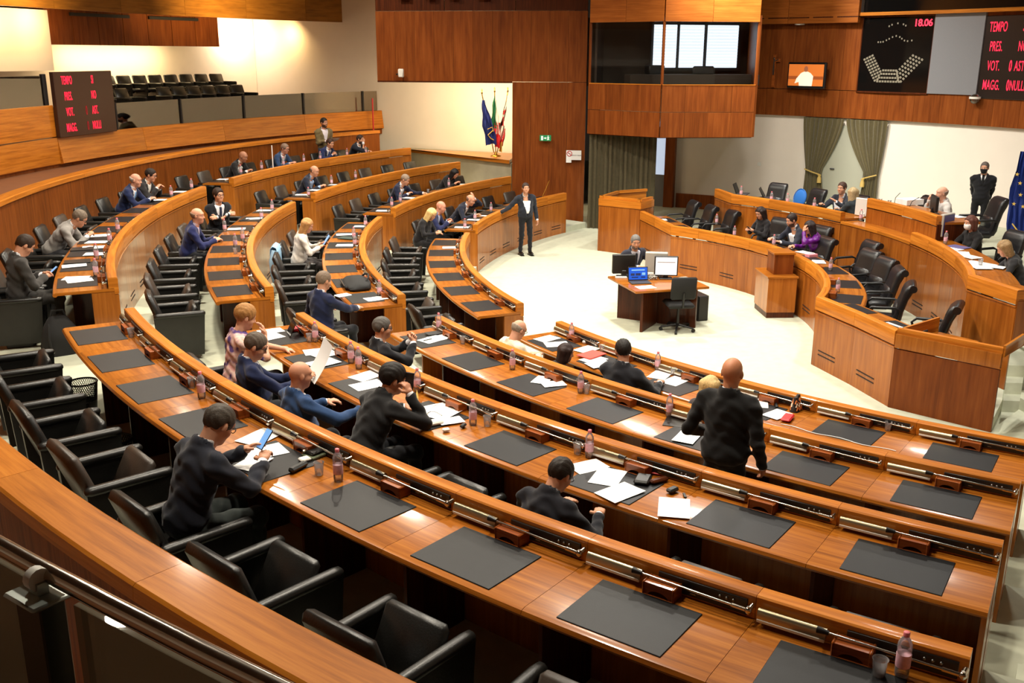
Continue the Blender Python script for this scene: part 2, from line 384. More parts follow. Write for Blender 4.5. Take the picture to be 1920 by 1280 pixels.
# wooden band on it, in panels
band = thing('trim_3', 'dark reddish wood panelled band above the dais wall', 'panelling', (WP(20)[0], WP(20)[1], 2.8)); band['kind'] = 'structure'
off = tuple(-c for c in band.location)
def bpart(nm, r0, r1, z0, z1, a0, a1, m, n=3, par=None, of=None):
    return part(nm, Geo().arc([(r0, z0), (r1, z0), (r1, z1), (r0, z1)], a0, a1, n, CW).data(nm, m, 30), par or band, of or off)
for k in range(34):
    a0 = -40 + k * 2.6
    if a0 + 2.6 > 48: break
    bpart('panel', RWD - .11, RWD - .001, 2.80, 3.50, a0 + .01, a0 + 2.59, 'wood_wall')
    bpart('upper_panel', RWD - .09, RWD - .001, 3.515, 5.36, a0 + .01, a0 + 2.59, 'wood_wall')
struct('ceiling', Geo().prism(pts, ZC, ZC + .15).data('ceiling', 'ceiling', 0))
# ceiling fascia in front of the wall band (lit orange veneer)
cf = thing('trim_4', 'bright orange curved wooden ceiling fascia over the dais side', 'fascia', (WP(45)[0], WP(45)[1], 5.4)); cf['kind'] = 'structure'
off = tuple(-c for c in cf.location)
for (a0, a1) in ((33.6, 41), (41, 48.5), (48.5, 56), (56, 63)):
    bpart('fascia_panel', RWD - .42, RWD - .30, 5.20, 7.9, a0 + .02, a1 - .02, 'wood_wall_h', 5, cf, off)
bpart('soffit', RWD - .42, RWD - .01, 5.33, 5.36, 33.6, 63, 'wood_dark', 12, cf, off)
# wood-panelled side wall with the exit sign, running from the curtain back to the flag niche
WA = (-7.02, 9.67); WB = (-8.85, 10.33); WC = (-12.3, 11.55)
sw = thing('wall_side', 'wood panelled wall with exit sign beside the curtained doorway', 'wall', (WA[0], WA[1], 0)); sw['kind'] = 'structure'
off = tuple(-c for c in sw.location)
def wallpanels(p, q, n, z0, z1, m, par, of, nm='panel', th=.10):
    for k in range(n):
        a = Vector(p).lerp(Vector(q), k / n + .004 / n); b = Vector(p).lerp(Vector(q), (k + 1) / n - .004 / n)
        d = (b - a); nn = Vector((d.y, -d.x)).normalized() * th
        part(nm, Geo().prism([(a.x, a.y), (a.x + nn.x, a.y + nn.y), (b.x + nn.x, b.y + nn.y), (b.x, b.y)] if False else [(a.x, a.y), (b.x, b.y), (b.x + nn.x, b.y + nn.y), (a.x + nn.x, a.y + nn.y)][::-1], z0, z1).data(nm, m, 30), par, of)
wallpanels(WA, WB, 4, 0.0, 3.69, 'wood_wall', sw, off)
wallpanels(WA, WB, 4, 3.70, 5.46, 'wood_wall', sw, off, 'upper_panel')
wallpanels(WB, WC, 7, 3.70, 5.46, 'wood_wall', sw, off, 'upper_panel')
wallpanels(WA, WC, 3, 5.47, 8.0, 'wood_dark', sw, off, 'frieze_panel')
g = Geo().prism([(WB[0], WB[1]), (WB[0] - .45, WB[1] + 1.2), (WC[0] + .3, WC[1] + 2.5), (WC[0], WC[1])], 3.66, 3.70)
part('soffit', g.data('soffit', 'wood_dark', 0), sw, off)
# flag ledge with concrete front
LA = (-8.75, 10.95); LB = (-11.2, 14.75)
g = Geo().prism([LA, (-7.75, 13.70), (-11.3, 16.36), LB][::-1], 0.0, 1.50)
led = thing('ledge', 'concrete ledge with a wooden top carrying three flags', 'ledge', (-9.6, 12.3, 0)); led['kind'] = 'structure'
off = tuple(-c for c in led.location)
part('base', g.data('ledge_base', 'concrete', 0), led, off)
g = Geo().prism([(LA[0] - .07, LA[1] - .05), (-8.2, 12.75), (-11.6, 14.8), (LB[0] - .07, LB[1] - .05)][::-1], 1.505, 1.60)
part('top', g.data('ledge_top', 'wood_rail', 0), led, off)
# ------------------------------------------------------------------ curved benches
BLK = {'N': (199.15, 228.5), 'M': (164.5, 193.7), 'F': (132.8, 159.8)}
NSEAT = [6, 7, 8, 9]
ROWN = ['innermost', 'second', 'third', 'outermost']
BLKN = {'N': 'near', 'M': 'middle', 'F': 'far'}
DZ = 0.13     # rail above worktop
# station pieces (x = to the sitter's right, y = towards the centre, z up from the worktop)
ME = {}
ME['writing_pad'] = Geo().box(-.285, .285, -.225, .225, 0.0, .006, .003).data('writing_pad', 'pad', 30)
g = Geo()
n = 10
prof = [(0.040 * cos(pi * k / n), 0.040 * sin(pi * k / n)) for k in range(n + 1)]
V = [(-.165, -p[0] * .62, p[1] * 1.15 + .012) for p in prof] + [(.165, -p[0] * .62, p[1] * 1.15 + .012) for p in prof]
F = [(k, k + 1, n + 2 + k, n + 1 + k) for k in range(n)] + [tuple(range(n + 1))[::-1], tuple(range(n + 1, 2 * n + 2))]
g.mesh(V, F); ME['reading_lamp'] = g.data('reading_lamp', 'lamp_metal', 50)
ME['lamp_strip'] = Geo().box(-.163, .163, -.029, -.02, -.004, .012, .002).data('lamp_strip', 'white_plastic', 0)
g = Geo().tube([(-.30, 0, 0.0), (.27, 0, -.012)], .0065, 8)
g.tube([(-.345, 0, .002), (-.29, 0, .0)], [.018, .011], 10, 1)
ME['microphone_arm'] = g.data('microphone_arm', ['chrome', 'plastic_black'], 50)
g = Geo().tube([(.20, 0, -.010), (.27, 0, -.012)], .011, 10); g.ball((.285, 0, -.012), .018); g.tube([(.285, 0, -.012), (.29, .045, -.004)], .014, 10)
g.tube([(.285, 0, -.03), (.285, 0, .008)], .008, 8)
ME['microphone_head'] = g.data('microphone_head', 'chrome', 50)
g = Geo()
o = [(-.095, 0.0), (-.07, 0.0)] + [(-.07 + .07 * (1 - cos(pi * k / 10)), .042 * sin(pi * k / 10)) for k in range(1, 10)] + [(.07, 0.0), (.095, 0.0), (.095, .075), (.088, .085), (-.088, .085), (-.095, .075)]
V = [(p[0], -.055, p[1]) for p in o] + [(p[0], .055, p[1]) for p in o]; nn = len(o)
F = [tuple(range(nn)), tuple(range(nn, 2 * nn))[::-1]] + [((i + 1) % nn, i, nn + i, nn + (i + 1) % nn) for i in range(nn)]
g.mesh(V, F); g.box(-.103, .103, -.062, .058, -.001, .008, .003); g.box(-.105, -.09, -.06, .056, .0, .09, .006); g.box(.09, .105, -.06, .056, .0, .09, .006)
ME['speaker_box'] = g.data('speaker_box', 'wood_box', 30)
g = Geo().box(-.24, .24, -.006, .006, .015, .10, .002)
for k in range(3): g.ball((.10 + .035 * k, -.008, .075), .008, 8, 5, 1)
g.box(-.06, -.03, -.008, -.004, .03, .036, 0, 1)
ME['control_panel'] = g.data('control_panel', ['panel_black', 'steel'], 40)
ME['vent_slot'] = Geo().box(-.21, .21, -.004, .004, -.008, .008).data('vent_slot', 'groove', 0)
benches = {}
for b in 'NMF':
    a0, a1 = BLK[b]
    for i in range(4):
        R, z = RR[i], RZ[i]; zd = z - DZ; ns = NSEAT[i]; da = (a1 - a0) / ns; low = FZ[i - 1] if i else 0.0
        bt = thing('curved_bench', '%s curved orange wood bench of the %s block, black pads on its worktop' % (ROWN[i], BLKN[b]), 'bench', P(R + .4, (a0 + a1) / 2, low), 0, 'curved benches of the chamber')
        benches[b, i] = bt; off = tuple(-c for c in bt.location); e = degrees(.0012 / R)
        key = (i, round(da, 3))
        if key not in ME:
            ns4 = 4
            rail = [(R + .012, z - .20), (R, z - .19), (R, z - .02), (R + .006, z - .006), (R + .02, z), (R + .10, z), (R + .11, z - .008), (R + .11, zd + .003), (R + .05, zd + .003), (R + .05, z - .20)]
            top = [(R + .052, zd - .035), (R + .052, zd), (R + .68, zd), (R + .705, zd - .008), (R + .715, zd - .028), (R + .705, zd - .045), (R + .68, zd - .05), (R + .66, zd - .035)]
            front = [(R + .015, low), (R + .05, low), (R + .05, z - .215), (R + .015, z - .215), (R + .006, z - .222), (R + .006, z - .235), (R + .015, z - .242)]
            ME[key] = (Geo().arc(rail[::-1], e, da - e, ns4).data('top_rail', 'wood_rail', 28), Geo().arc(top[::-1], e, da - e, ns4).data('worktop', 'wood_top', 28),
                       Geo().arc(front, e, da - e, ns4).data('front_panel', 'wood_front', 28))
        mr, mt, mf = ME[key]
        for k in range(ns):
            aa = a0 + k * da; am = radians(aa + da / 2); rz = (0, 0, radians(aa))
            part('top_rail', mr, bt, off, rz); part('worktop', mt, bt, off, rz); part('front_panel', mf, bt, off, rz)
            rot = (0, 0, am + pi / 2)       # local x -> increasing angle, y -> towards centre
            w = R * radians(da)
            def st(nm, x, r, dz=0.0, rx=0):
                th = am + x / r; q = P(r, degrees(th), zd + dz)
                return part(nm, ME[nm], bt, (q[0] + off[0], q[1] + off[1], q[2] + off[2]), (rx, 0, th + pi / 2))
            st('writing_pad', -.03, R + .44)
            cp = st('control_panel', .20, R + .115); lp = st('reading_lamp', -.29, R + .140, .03); ma = st('microphone_arm', .18, R + .165, .085)
            part('lamp_strip', ME['lamp_strip'], lp, (0, 0, 0)); part('microphone_head', ME['microphone_head'], ma)
            st('speaker_box', .005, R + .165).scale = (.86, .86, .84)
            for dzz in (.16, .225):
                q = P(R + .013, degrees(am), low + dzz); part('vent_slot', ME['vent_slot'], bt, (q[0] + off[0], q[1] + off[1], q[2] + off[2]), rot)
            if k: # dividing support under the worktop
                q = P(R + .30, aa, 0); part('support_panel', ME.setdefault(('sup', i), Geo().box(-.012, .012, -.24, .24, FZ[i], zd - .04).data('support_panel', 'wood_dark', 0)), bt, (q[0] + off[0], q[1] + off[1], off[2]), (0, 0, radians(aa) + pi / 2))
        for s, aa in ((1, a0), (-1, a1)):
            ae = degrees(.03 / R) * s
            pr = [(R + .004, low), (R + .30, low), (R + .30, zd - .04), (R + .052, zd - .04), (R + .052, z - .205), (R + .004, z - .205)]
            x0, x1 = sorted((aa, aa + ae))
            part('end_panel', Geo().arc(pr, x0, x1, 1).data('end_panel', 'wood_front', 30), bt, off)
# far and near end boards of the near block (full depth, at the right-hand stairs)
for i in range(4):
    R = RR[i]; bt = benches['N', i]; off = tuple(-c for c in bt.location); low = FZ[i - 1] if i else 0
    part('side_board', Geo().arc([(R + .31, FZ[i]), (R + .66, FZ[i]), (R + .66, RZ[i] - DZ - .04), (R + .31, RZ[i] - DZ - .04)], BLK['N'][1] - .12, BLK['N'][1] - .01, 1).data('side_board', 'wood_front', 30), bt, off)
# ------------------------------------------------------------------ tip-up leather armchairs
def slab(x0, z0, x1, z1, th, w, bev=.03):
    """padded slab whose mid line runs from (x0,z0) to (x1,z1) in the x,z plane"""
    L = hypot(x1 - x0, z1 - z0); a = atan2(x1 - x0, z1 - z0)
    M = Matrix.Translation(((x0 + x1) / 2, 0, (z0 + z1) / 2)) @ Matrix.Rotation(a, 4, 'Y')
    g = Geo().box(-th / 2, th / 2, -w / 2, w / 2, -L / 2, L / 2, bev, M=M); return g
def subsurf_free(g, name, m): return g.data(name, m, 70)
def arm_geo(s):
    y0, y1 = (.245, .315) if s > 0 else (-.315, -.245)
    g = Geo(); g.sideprism([(-.27, .06), (.25, .06), (.29, .57), (-.30, .57)], y0 + .008, y1 - .008)
    return g
def armpad_geo(s):
    yc = .28 * s; n = 8; xs = [-.31, -.30, -.27, .24, .285, .30]; sc = [.35, .8, 1, 1, .85, .4]
    V = []; F = []
    for x, k in zip(xs, sc):
        for j in range(n):
            a = 2 * pi * j / n + pi / n; V.append((x, yc + .043 * cos(a) * k, .585 + .036 * sin(a) * k))
    for i in range(len(xs) - 1):
        for j in range(n): j2 = (j + 1) % n; F.append((i * n + j, i * n + j2, (i + 1) * n + j2, (i + 1) * n + j))
    F += [tuple(range(n))[::-1], tuple(range((len(xs) - 1) * n, len(xs) * n))]
    g = Geo(); g.mesh(V, [f[::-1] for f in F]); return g
CH = {}
for s in (1, -1):
    CH['arm', s] = arm_geo(s).data('armrest', 'leather', 30); CH['pad', s] = armpad_geo(s).data('arm_pad', 'leather', 60)
CH['back'] = slab(-.17, .34, -.35, .84, .085, .50, .035).data('backrest', 'leather', 60)
CH['back_br'] = slab(-.17, .34, -.35, .84, .085, .50, .035).data('backrest', 'leather_brown', 60)
def cap_back(m): return slab(-.335, .795, -.36, .865, .075, .46, .034).data('back_cap', m, 60)
CH['up'] = slab(.01, .29, .20, .655, .075, .44, .03).data('seat', 'leather', 60)
CH['up_br'] = slab(.01, .29, .20, .655, .075, .44, .03).data('seat', 'leather_brown', 60)
CH['down'] = slab(-.17, .42, .27, .44, .09, .46, .035).data('seat', 'leather', 60)
CH['ped'] = Geo().box(-.16, .14, -.235, .235, .0, .26, .01).data('pedestal', 'plastic_black', 30)
def make_chair(label, loc, rotz, up=True, brown=False, group='black leather member chairs'):
    t = thing('armchair', label, 'chair', loc, rotz, group)
    sfx = '_br' if brown else ''
    part('backrest', CH['back' + sfx], t)
    part('seat', CH['up' + sfx] if up else CH['down'], t, label='tipped-up padded seat' if up else None)
    for s in (1, -1):
        a = part('armrest', CH['arm', s], t); part('arm_pad', CH['pad', s], a)
    part('pedestal', CH['ped'], t)
    return t
ENDN = {'N': 'left aisle', 'M': 'near aisle', 'F': 'near aisle'}
OCC = {('N', 3): [4], ('N', 2): [0, 1, 2, 3, 5], ('N', 1): [0, 5], ('N', 0): [0, 1, 2, 3], ('M', 3): [0, 3, 7, 8], ('M', 2): [4, 6], ('M', 1): [0, 4], ('F', 3): [1, 4, 5, 6, 7], ('F', 2): [1], ('F', 1): [2, 4], ('F', 0): [0, 1, 2]}
SIT = {('N', 3, 4): (214.1, 1.12), ('N', 2, 0): (202.6, 1.14), ('N', 2, 1): (206.2, 1.32), ('N', 2, 2): (209.9, 1.34), ('N', 2, 3): (213.1, 1.12), ('N', 2, 5): (219.6, 1.34), ('N', 1, 0): (203.6, 1.32), ('N', 0, 0): (203.3, 1.34), ('N', 0, 1): (207.3, 1.36), ('N', 0, 2): (210.6, 1.18), ('N', 0, 3): (215.7, 1.27), ('M', 1, 0): (194.1, 1.2), ('M', 3, 0): (191.1, 1.14)}
CHAIR = {}
for b in 'NMF':
    a0, a1 = BLK[b]
    for i in range(4):
        ns = NSEAT[i]; da = (a1 - a0) / ns
        for k in range(ns):
            idx = k if b == 'N' else ns - 1 - k          # counted from the aisle nearest the camera
            aa = a0 + (k + .5) * da if b == 'N' else a0 + (k + .5) * da
            occ = idx in OCC.get((b, i), [])
            aa, ro = SIT.get((b, i, idx), (aa, 1.12)); r = RR[i] + ro
            lab = 'black leather armchair, %s from the %s, %s bench, %s block' % (ORD[idx], ENDN[b], ROWN[i], BLKN[b])
            CHAIR[b, i, idx] = make_chair(lab, P(r, aa, FZ[i]), radians(aa) + pi, not occ, brown=((i * 3 + k) % 4 == 0))
# printed and satin cloth for two blouses
def floral():
    m = bpy.data.materials.new('floral'); m.use_nodes = True; nt = m.node_tree; b = nt.nodes['Principled BSDF']
    tc = nt.nodes.new('ShaderNodeTexCoord'); n = nt.nodes.new('ShaderNodeTexNoise'); n.inputs['Scale'].default_value = 9; n.inputs['Detail'].default_value = 1.5
    nt.links.new(tc.outputs['Object'], n.inputs['Vector']); cr = nt.nodes.new('ShaderNodeValToRGB'); cr.color_ramp.interpolation = 'EASE'
    e = cr.color_ramp.elements; e[0].position = .40; e[0].color = lin((84, 60, 120)) + (1,); e[1].position = .60; e[1].color = lin((224, 170, 164)) + (1,)
    k = e.new(.48); k.color = lin((206, 168, 168)) + (1,); k = e.new(.54); k.color = lin((226, 196, 182)) + (1,)
    nt.links.new(n.outputs['Fac'], cr.inputs['Fac']); nt.links.new(cr.outputs['Color'], b.inputs['Base Color']); b.inputs['Roughness'].default_value = .8; MATS['floral'] = m
floral(); mat('purple_satin', (96, 22, 120), .35, noise=.3, nscale=9)
# ------------------------------------------------------------------ balcony box with the interpreters' booth
mat('glass', (235, 240, 236), 0.03, trans=1.0, spec=0.5)
MATS['glass'].node_tree.nodes['Principled BSDF'].inputs['IOR'].default_value = 1.05
def thin_glass(name, tint, refl=0.10):
    m = bpy.data.materials.new(name); m.use_nodes = True; nt = m.node_tree; nt.nodes.clear()
    o = nt.nodes.new('ShaderNodeOutputMaterial'); mx = nt.nodes.new('ShaderNodeMixShader'); t = nt.nodes.new('ShaderNodeBsdfTransparent'); g = nt.nodes.new('ShaderNodeBsdfGlossy')
    t.inputs['Color'].default_value = tint; g.inputs['Roughness'].default_value = 0.02; fr = nt.nodes.new('ShaderNodeFresnel'); fr.inputs['IOR'].default_value = 1.45
    ad = nt.nodes.new('ShaderNodeMath'); ad.operation = 'MULTIPLY'; ad.inputs[1].default_value = refl * 10; nt.links.new(fr.outputs[0], ad.inputs[0])
    nt.links.new(ad.outputs[0], mx.inputs[0]); nt.links.new(t.outputs[0], mx.inputs[1]); nt.links.new(g.outputs[0], mx.inputs[2]); nt.links.new(mx.outputs[0], o.inputs[0]); MATS[name] = m
thin_glass('thin_glass', (0.86, 0.88, 0.85, 1)); thin_glass('smoked_glass', (0.66, 0.60, 0.50, 1), 0.3); thin_glass('pane_glass', (0.93, 0.94, 0.93, 1), 0.07)
mat('booth_dark', (52, 40, 30), 0.8); mat('blind', (235, 240, 245), 0.6, emit=(225, 236, 250), es=3.0); mat('daylight', (200, 215, 235), 0.6, emit=(200, 218, 245), es=1.6)
mat('frame_dark', (26, 24, 24), 0.5); mat('black_glass', (14, 13, 12), 0.08); mat('led_red', (255, 40, 70), 0.5, emit=(255, 30, 66), es=3.2); mat('led_dim', (150, 20, 34), 0.5, emit=(190, 16, 40), es=0.55)
mat('led_white', (120, 112, 96), 0.5, emit=(190, 176, 145), es=0.22); mat('board_dark', (30, 20, 15), 0.35); mat('board_brown', (62, 36, 24), 0.4)
BA, BB, BC, BD = (-7.12, 8.98), (-5.72, 7.50), (-3.42, 7.28), (-2.2, 10.9)
def wallrun(par, off, pts, n, z0, z1, m, nm, th=.06, gap=.004):
    for (p, q), k in zip(zip(pts[:-1], pts[1:]), n): wallpanels(p, q, k, z0, z1, m, par, off, nm, th)
bal = thing('booth', 'wooden balcony box with a glazed dark booth above the curtained doorway', 'booth', (BB[0], BB[1], 2.44))
off = tuple(-c for c in bal.location)
wallrun(bal, off, [BA, BB, BC], [4, 4], 2.45, 3.045, 'wood_wall', 'lower_panel')
wallrun(bal, off, [BA, BB, BC], [4, 4], 3.055, 3.685, 'wood_wall', 'upper_panel')
wallrun(bal, off, [BA, BB, BC], [2, 2], 5.15, 7.9, 'wood_wall_h', 'lintel_panel')
wallrun(bal, off, [BC, BD], [3], 2.45, 5.3, 'wood_wall', 'side_panel')
part('underside', Geo().prism([BA, BB, BC, BD, (-5.6, 11.2)], 2.43, 2.45).data('underside', 'wood_dark', 0), bal, off)
part('booth_floor', Geo().prism([BA, BB, BC, BD, (-5.6, 11.2)], 3.60, 3.66).data('booth_floor', 'booth_dark', 0), bal, off)
part('booth_ceiling', Geo().prism([BA, BB, BC, BD, (-5.6, 11.2)], 5.25, 5.3).data('booth_ceiling', 'booth_dark', 0), bal, off)
wallrun(bal, off, [(-6.9, 9.35), (-5.9, 11.0)], [1], 3.6, 5.3, 'booth_dark', 'back_wall')
wallrun(bal, off, [(-7.0, 9.9), (-2.3, 9.9)], [1], 3.6, 5.3, 'booth_dark', 'back_wall')
for (x0, x1) in ((-5.24, -4.62), (-4.53, -3.87), (-3.77, -2.92)):
    b = part('window_blind', Geo().box(x0, x1, 9.66, 9.68, 4.07, 5.14).data('window_blind', 'blind', 0), bal, off)
    for k in range(14): part('slat', Geo().box(x0, x1, 9.645, 9.66, 4.08 + k * .076, 4.135 + k * .076).data('slat', 'blind', 0), b)
part('window_frame', Geo().box(-5.3, -2.8, 9.69, 9.75, 3.98, 5.2).data('window_frame', 'frame_dark', 0), bal, off)
part('desk', Geo().box(-6.3, -2.9, 8.2, 8.7, 3.66, 3.92, .01).data('desk', 'booth_dark', 0), bal, off)
g = Geo().box(-4.55, -3.95, 8.55, 8.65, 3.9, 4.12, .05); part('chair_back', g.data('chair_back', 'plastic_black', 40), bal, off)
g = Geo().box(-5.62, -5.2, 8.8, 9.2, 3.9, 4.14, .03); part('monitor', g.data('monitor', 'plastic_black', 40), bal, off)
for nm, (p, q) in (('glass_pane', (BA, BB)), ('glass_pane', (BB, BC))):
    wallpanels(p, q, 1, 3.70, 5.14, 'pane_glass', bal, off, nm, .01)
for q in (BA, BB, BC): part('mullion', Geo().box(q[0] - .03, q[0] + .03, q[1] - .03, q[1] + .03, 3.69, 5.15, .005).data('mullion', 'wood_wall', 0), bal, off)
wallrun(bal, off, [(BA[0], BA[1] - .02), (BB[0] - .01, BB[1] - .02), (BC[0], BC[1] - .02)], [1, 1], 3.685, 3.705, 'wood_rail', 'sill', .05)
# folding curtain and lit doorway beneath
def curtain_mesh(p, q, z0, z1, n, amp, m, zbot=None):
    P0, P1 = Vector(p), Vector(q); d = (P1 - P0); L = d.length; d.normalize(); nn = Vector((d.y, -d.x)); V = []; F = []; cols = n * 8
    for k in range(cols + 1):
        t = k / cols; o = amp * (sin(2 * pi * n * t) + .35 * sin(2 * pi * n * 2.3 * t + 1.0)); c = P0 + d * (L * t) + nn * o
        V += [(c.x, c.y, z0), (c.x, c.y, z1)]
    for k in range(cols): F.append((2 * k, 2 * k + 2, 2 * k + 3, 2 * k + 1))
    g = Geo(); g.mesh(V, F); return g.data('curtain', m, 80)
single('folding_curtain', curtain_mesh((-7.08, 9.0), (-5.52, 8.25), 0.01, 2.43, 13, .035, 'curtain_dark'), 'long olive pleated curtain closing the doorway under the balcony box', 'curtain')
t = thing('doorway', 'narrow bright doorway beside the olive folding curtain', 'doorway', WP(54, RWD - .02) + (0,)); off = tuple(-c for c in t.location); t['kind'] = 'structure'
X0 = (-5.42, 8.30)
def at_ang(a, r): return WP(a, r)
part('door_light', Geo().arc([(RWD - .10, .95), (RWD - .02, .95), (RWD - .02, 2.5), (RWD - .10, 2.5)], 54.1, 56.3, 2, CW).data('door_light', 'daylight', 0), t, off)
part('door_panel', Geo().arc([(RWD - .10, .0), (RWD - .02, .0), (RWD - .02, .95), (RWD - .10, .95)], 54.1, 56.3, 2, CW).data('door_panel', 'grey_panel', 0), t, off)
part('door_post', Geo().arc([(RWD - .2, .0), (RWD - .02, .0), (RWD - .02, 2.6), (RWD - .2, 2.6)], 53.0, 54.1, 2, CW).data('door_post', 'wood_wall', 0), t, off)
bb = thing('baseboard_front', 'low wooden panelling along the white wall behind the dais', 'panelling', WP(49, RWD - .1) + (0.3,)); bb['kind'] = 'structure'; off = tuple(-c for c in bb.location)
for k in range(8): part('panel', Geo().arc([(RWD - .06, 0), (RWD - .001, 0), (RWD - .001, .42), (RWD - .06, .42)], 20 + 4.1 * k + .02, 24.1 + 4.1 * k - .02, 2, CW).data('panel', 'wood_wall', 0), bb, off)
# ------------------------------------------------------------------ things on the band
def text_mesh(s, size, m, bold=0.0, spacing=1.0):
    c = bpy.data.curves.new('text', 'FONT'); c.body = s; c.size = size; c.extrude = .0015; c.offset = bold; c.space_character = spacing; c.align_x = 'CENTER'; c.align_y = 'CENTER'; c.resolution_u = 3
    o = bpy.data.objects.new('t', c); me = bpy.data.meshes.new_from_object(o); bpy.data.objects.remove(o); bpy.data.curves.remove(c)
    me.materials.clear(); me.materials.append(MATS[m]); return me
def wallmat(a, r, z, c=CW, out=False):
    """frame at a point of a circle: x to the viewer's right (inside), y up, z towards the centre"""
    th = radians(a); n = Vector((-cos(th), -sin(th), 0)); up = Vector((0, 0, 1)); x = up.cross(n)
    p = Vector((c[0] + r * cos(th), c[1] + r * sin(th), z))
    M = Matrix((x, up, n)).transposed().to_4x4(); M.translation = p; return M
def mpart(nm, me, par, M, label=None):
    o = part(nm, me, par, label=label); o.matrix_local = M; return o
def led_rows(par, base, w, h, rows, big):
    for k, (l, r, digit, bright) in enumerate(rows):
        y = h * (.5 - (k + .5) / 4) + .0
        lt = text_mesh(l, big, 'led_red', .001, 1.06); mpart('lettering', lt, par, base @ Matrix.Translation((-w * .31, y, .004)) @ Matrix.Diagonal((.46, 1.05, 1, 1)))
        mpart('lettering', text_mesh(r, big, 'led_red', .001, 1.06), par, base @ Matrix.Translation((w * .14, y, .004)) @ Matrix.Diagonal((.46, 1.05, 1, 1)))
        if digit: mpart('digit', text_mesh(digit, big * 1.15, 'led_red' if bright else 'led_dim', .004), par, base @ Matrix.Translation((-w * .02, y, .004)) @ Matrix.Diagonal((.42, 1, 1, 1)))
sb = thing('scoreboard', 'dark vote scoreboard with red lettering hung on the gallery front at left', 'scoreboard'); sb.matrix_world = wallmat(157.35, R_GAL - .14, 3.31, (0, 0)); 
part('casing', Geo().box(-1.04, 1.04, -.68, .68, -.10, 0, .01).data('casing', 'board_brown', 0), sb)
led_rows(sb, Matrix.Identity(4), 2.0, 1.32, (('TEMPO', 'SI', '', 0), ('PRES.', 'NO', '', 0), ('VOT.', 'AST.', '0', 0), ('MAGG.', 'NULLI', '0', 0)), .24)
R2 = RWD - .14
sb2 = thing('scoreboard', 'black vote scoreboard with red lettering beside the grey panel, upper right', 'scoreboard'); sb2.matrix_world = wallmat(17.6, R2 - .02, 4.38)
part('casing', Geo().box(-1.05, 1.1, -.95, .90, -.06, 0, .01).data('casing', 'board_dark', 0), sb2)
led_rows(sb2, Matrix.Translation((-.22, 0, 0)), 1.5, 1.72, (('TEMPO', 'SI', '', 0), ('PRES.', 'NO', '', 0), ('VOT.', 'AST.', '0', 1), ('MAGG.', 'NULLI', '0', 1)), .30)
gp = thing('loudspeaker_panel', 'plain grey cloth panel between the two black display boards', 'panel', WP(24, R2) + (4.4,)); off = tuple(-c for c in gp.location)
part('cloth', Geo().arc([(R2 - .02, 3.50), (R2 + .04, 3.50), (R2 + .04, 5.36), (R2 - .02, 5.36)], 21.5, 26.35, 5, CW).data('cloth', 'grey_panel', 30), gp, off)
sm = thing('seat_map_board', 'black display board with a lit plan of the seats and clock reading 18.06', 'board'); sm.matrix_world = wallmat(29.98, R2 - .02, 4.44)
part('casing', Geo().box(-.955, .955, -.94, .90, -.08, 0, .01).data('casing', 'black_glass', 0), sm)
g = Geo()
for (x0, x1, y0, y1) in ((-.97, .97, -.97, -.93), (-.97, .97, .88, .92), (-.97, -.94, -.97, .92), (.94, .97, -.97, .92)): g.box(x0, x1, y0, y1, -.05, .02, .004)
part('frame', g.data('frame', 'wood_dark', 0), sm)
part('clock_digits', text_mesh('18.06', .23, 'led_red', .006, .95), sm, (.66, .72, .006))
lamp = Geo().box(-.028, .028, -.024, .024, 0, .008).data('seat_lamp', 'led_white', 0)
def lampat(x, y, r=0): part('seat_lamp', lamp, sm, (x, y, .002), (0, 0, r))
def bp(px, py): return ((px - 655) * .00242, -(py - 540) * .00224)
for rr, (x0, x1, yy, n) in enumerate(((545, 690, 722, 6), (526, 705, 760, 7), (508, 720, 802, 8), (490, 735, 843, 9))):
    for k in range(n): lampat(*bp(x0 + (x1 - x0) * k / (n - 1), yy))
for c in range(4):
    for k in range((9, 9, 8, 7)[c]):
        lampat(*bp(318 + 29 * c + 17.75 * k, 605 - 14.5 * c + 28.75 * k), radians(28)); lampat(*bp(958 - 34 * c - 25.4 * k, 603 - 14.5 * c + 29.5 * k), radians(-36))
small = Geo().box(-.016, .016, -.02, .02, 0, .006).data('dais_lamp', 'led_white', 0)
for q in ((455, 415), (482, 414), (510, 411), (545, 395), (575, 380), (610, 362), (650, 350), (690, 362), (715, 380), (745, 400), (780, 406), (825, 400), (560, 245), (590, 230), (653, 216), (715, 228), (742, 242)): part('dais_lamp', small, sm, bp(*q) + (.002,))
up = thing('upper_booth', 'dark glazed booth above the seat plan board at top right', 'booth', WP(22, RWD - .3) + (5.5,)); off = tuple(-c for c in up.location)
part('sill', Geo().arc([(RWD - .34, 5.36), (RWD - .05, 5.36), (RWD - .05, 5.44), (RWD - .34, 5.44)], 8, 34, 12, CW).data('sill', 'wood_rail', 30), up, off)
part('glass_pane', Geo().arc([(RWD - .2, 5.44), (RWD - .18, 5.44), (RWD - .18, 7.5), (RWD - .2, 7.5)], 8, 33.5, 12, CW).data('glass_pane', 'black_glass', 30), up, off)
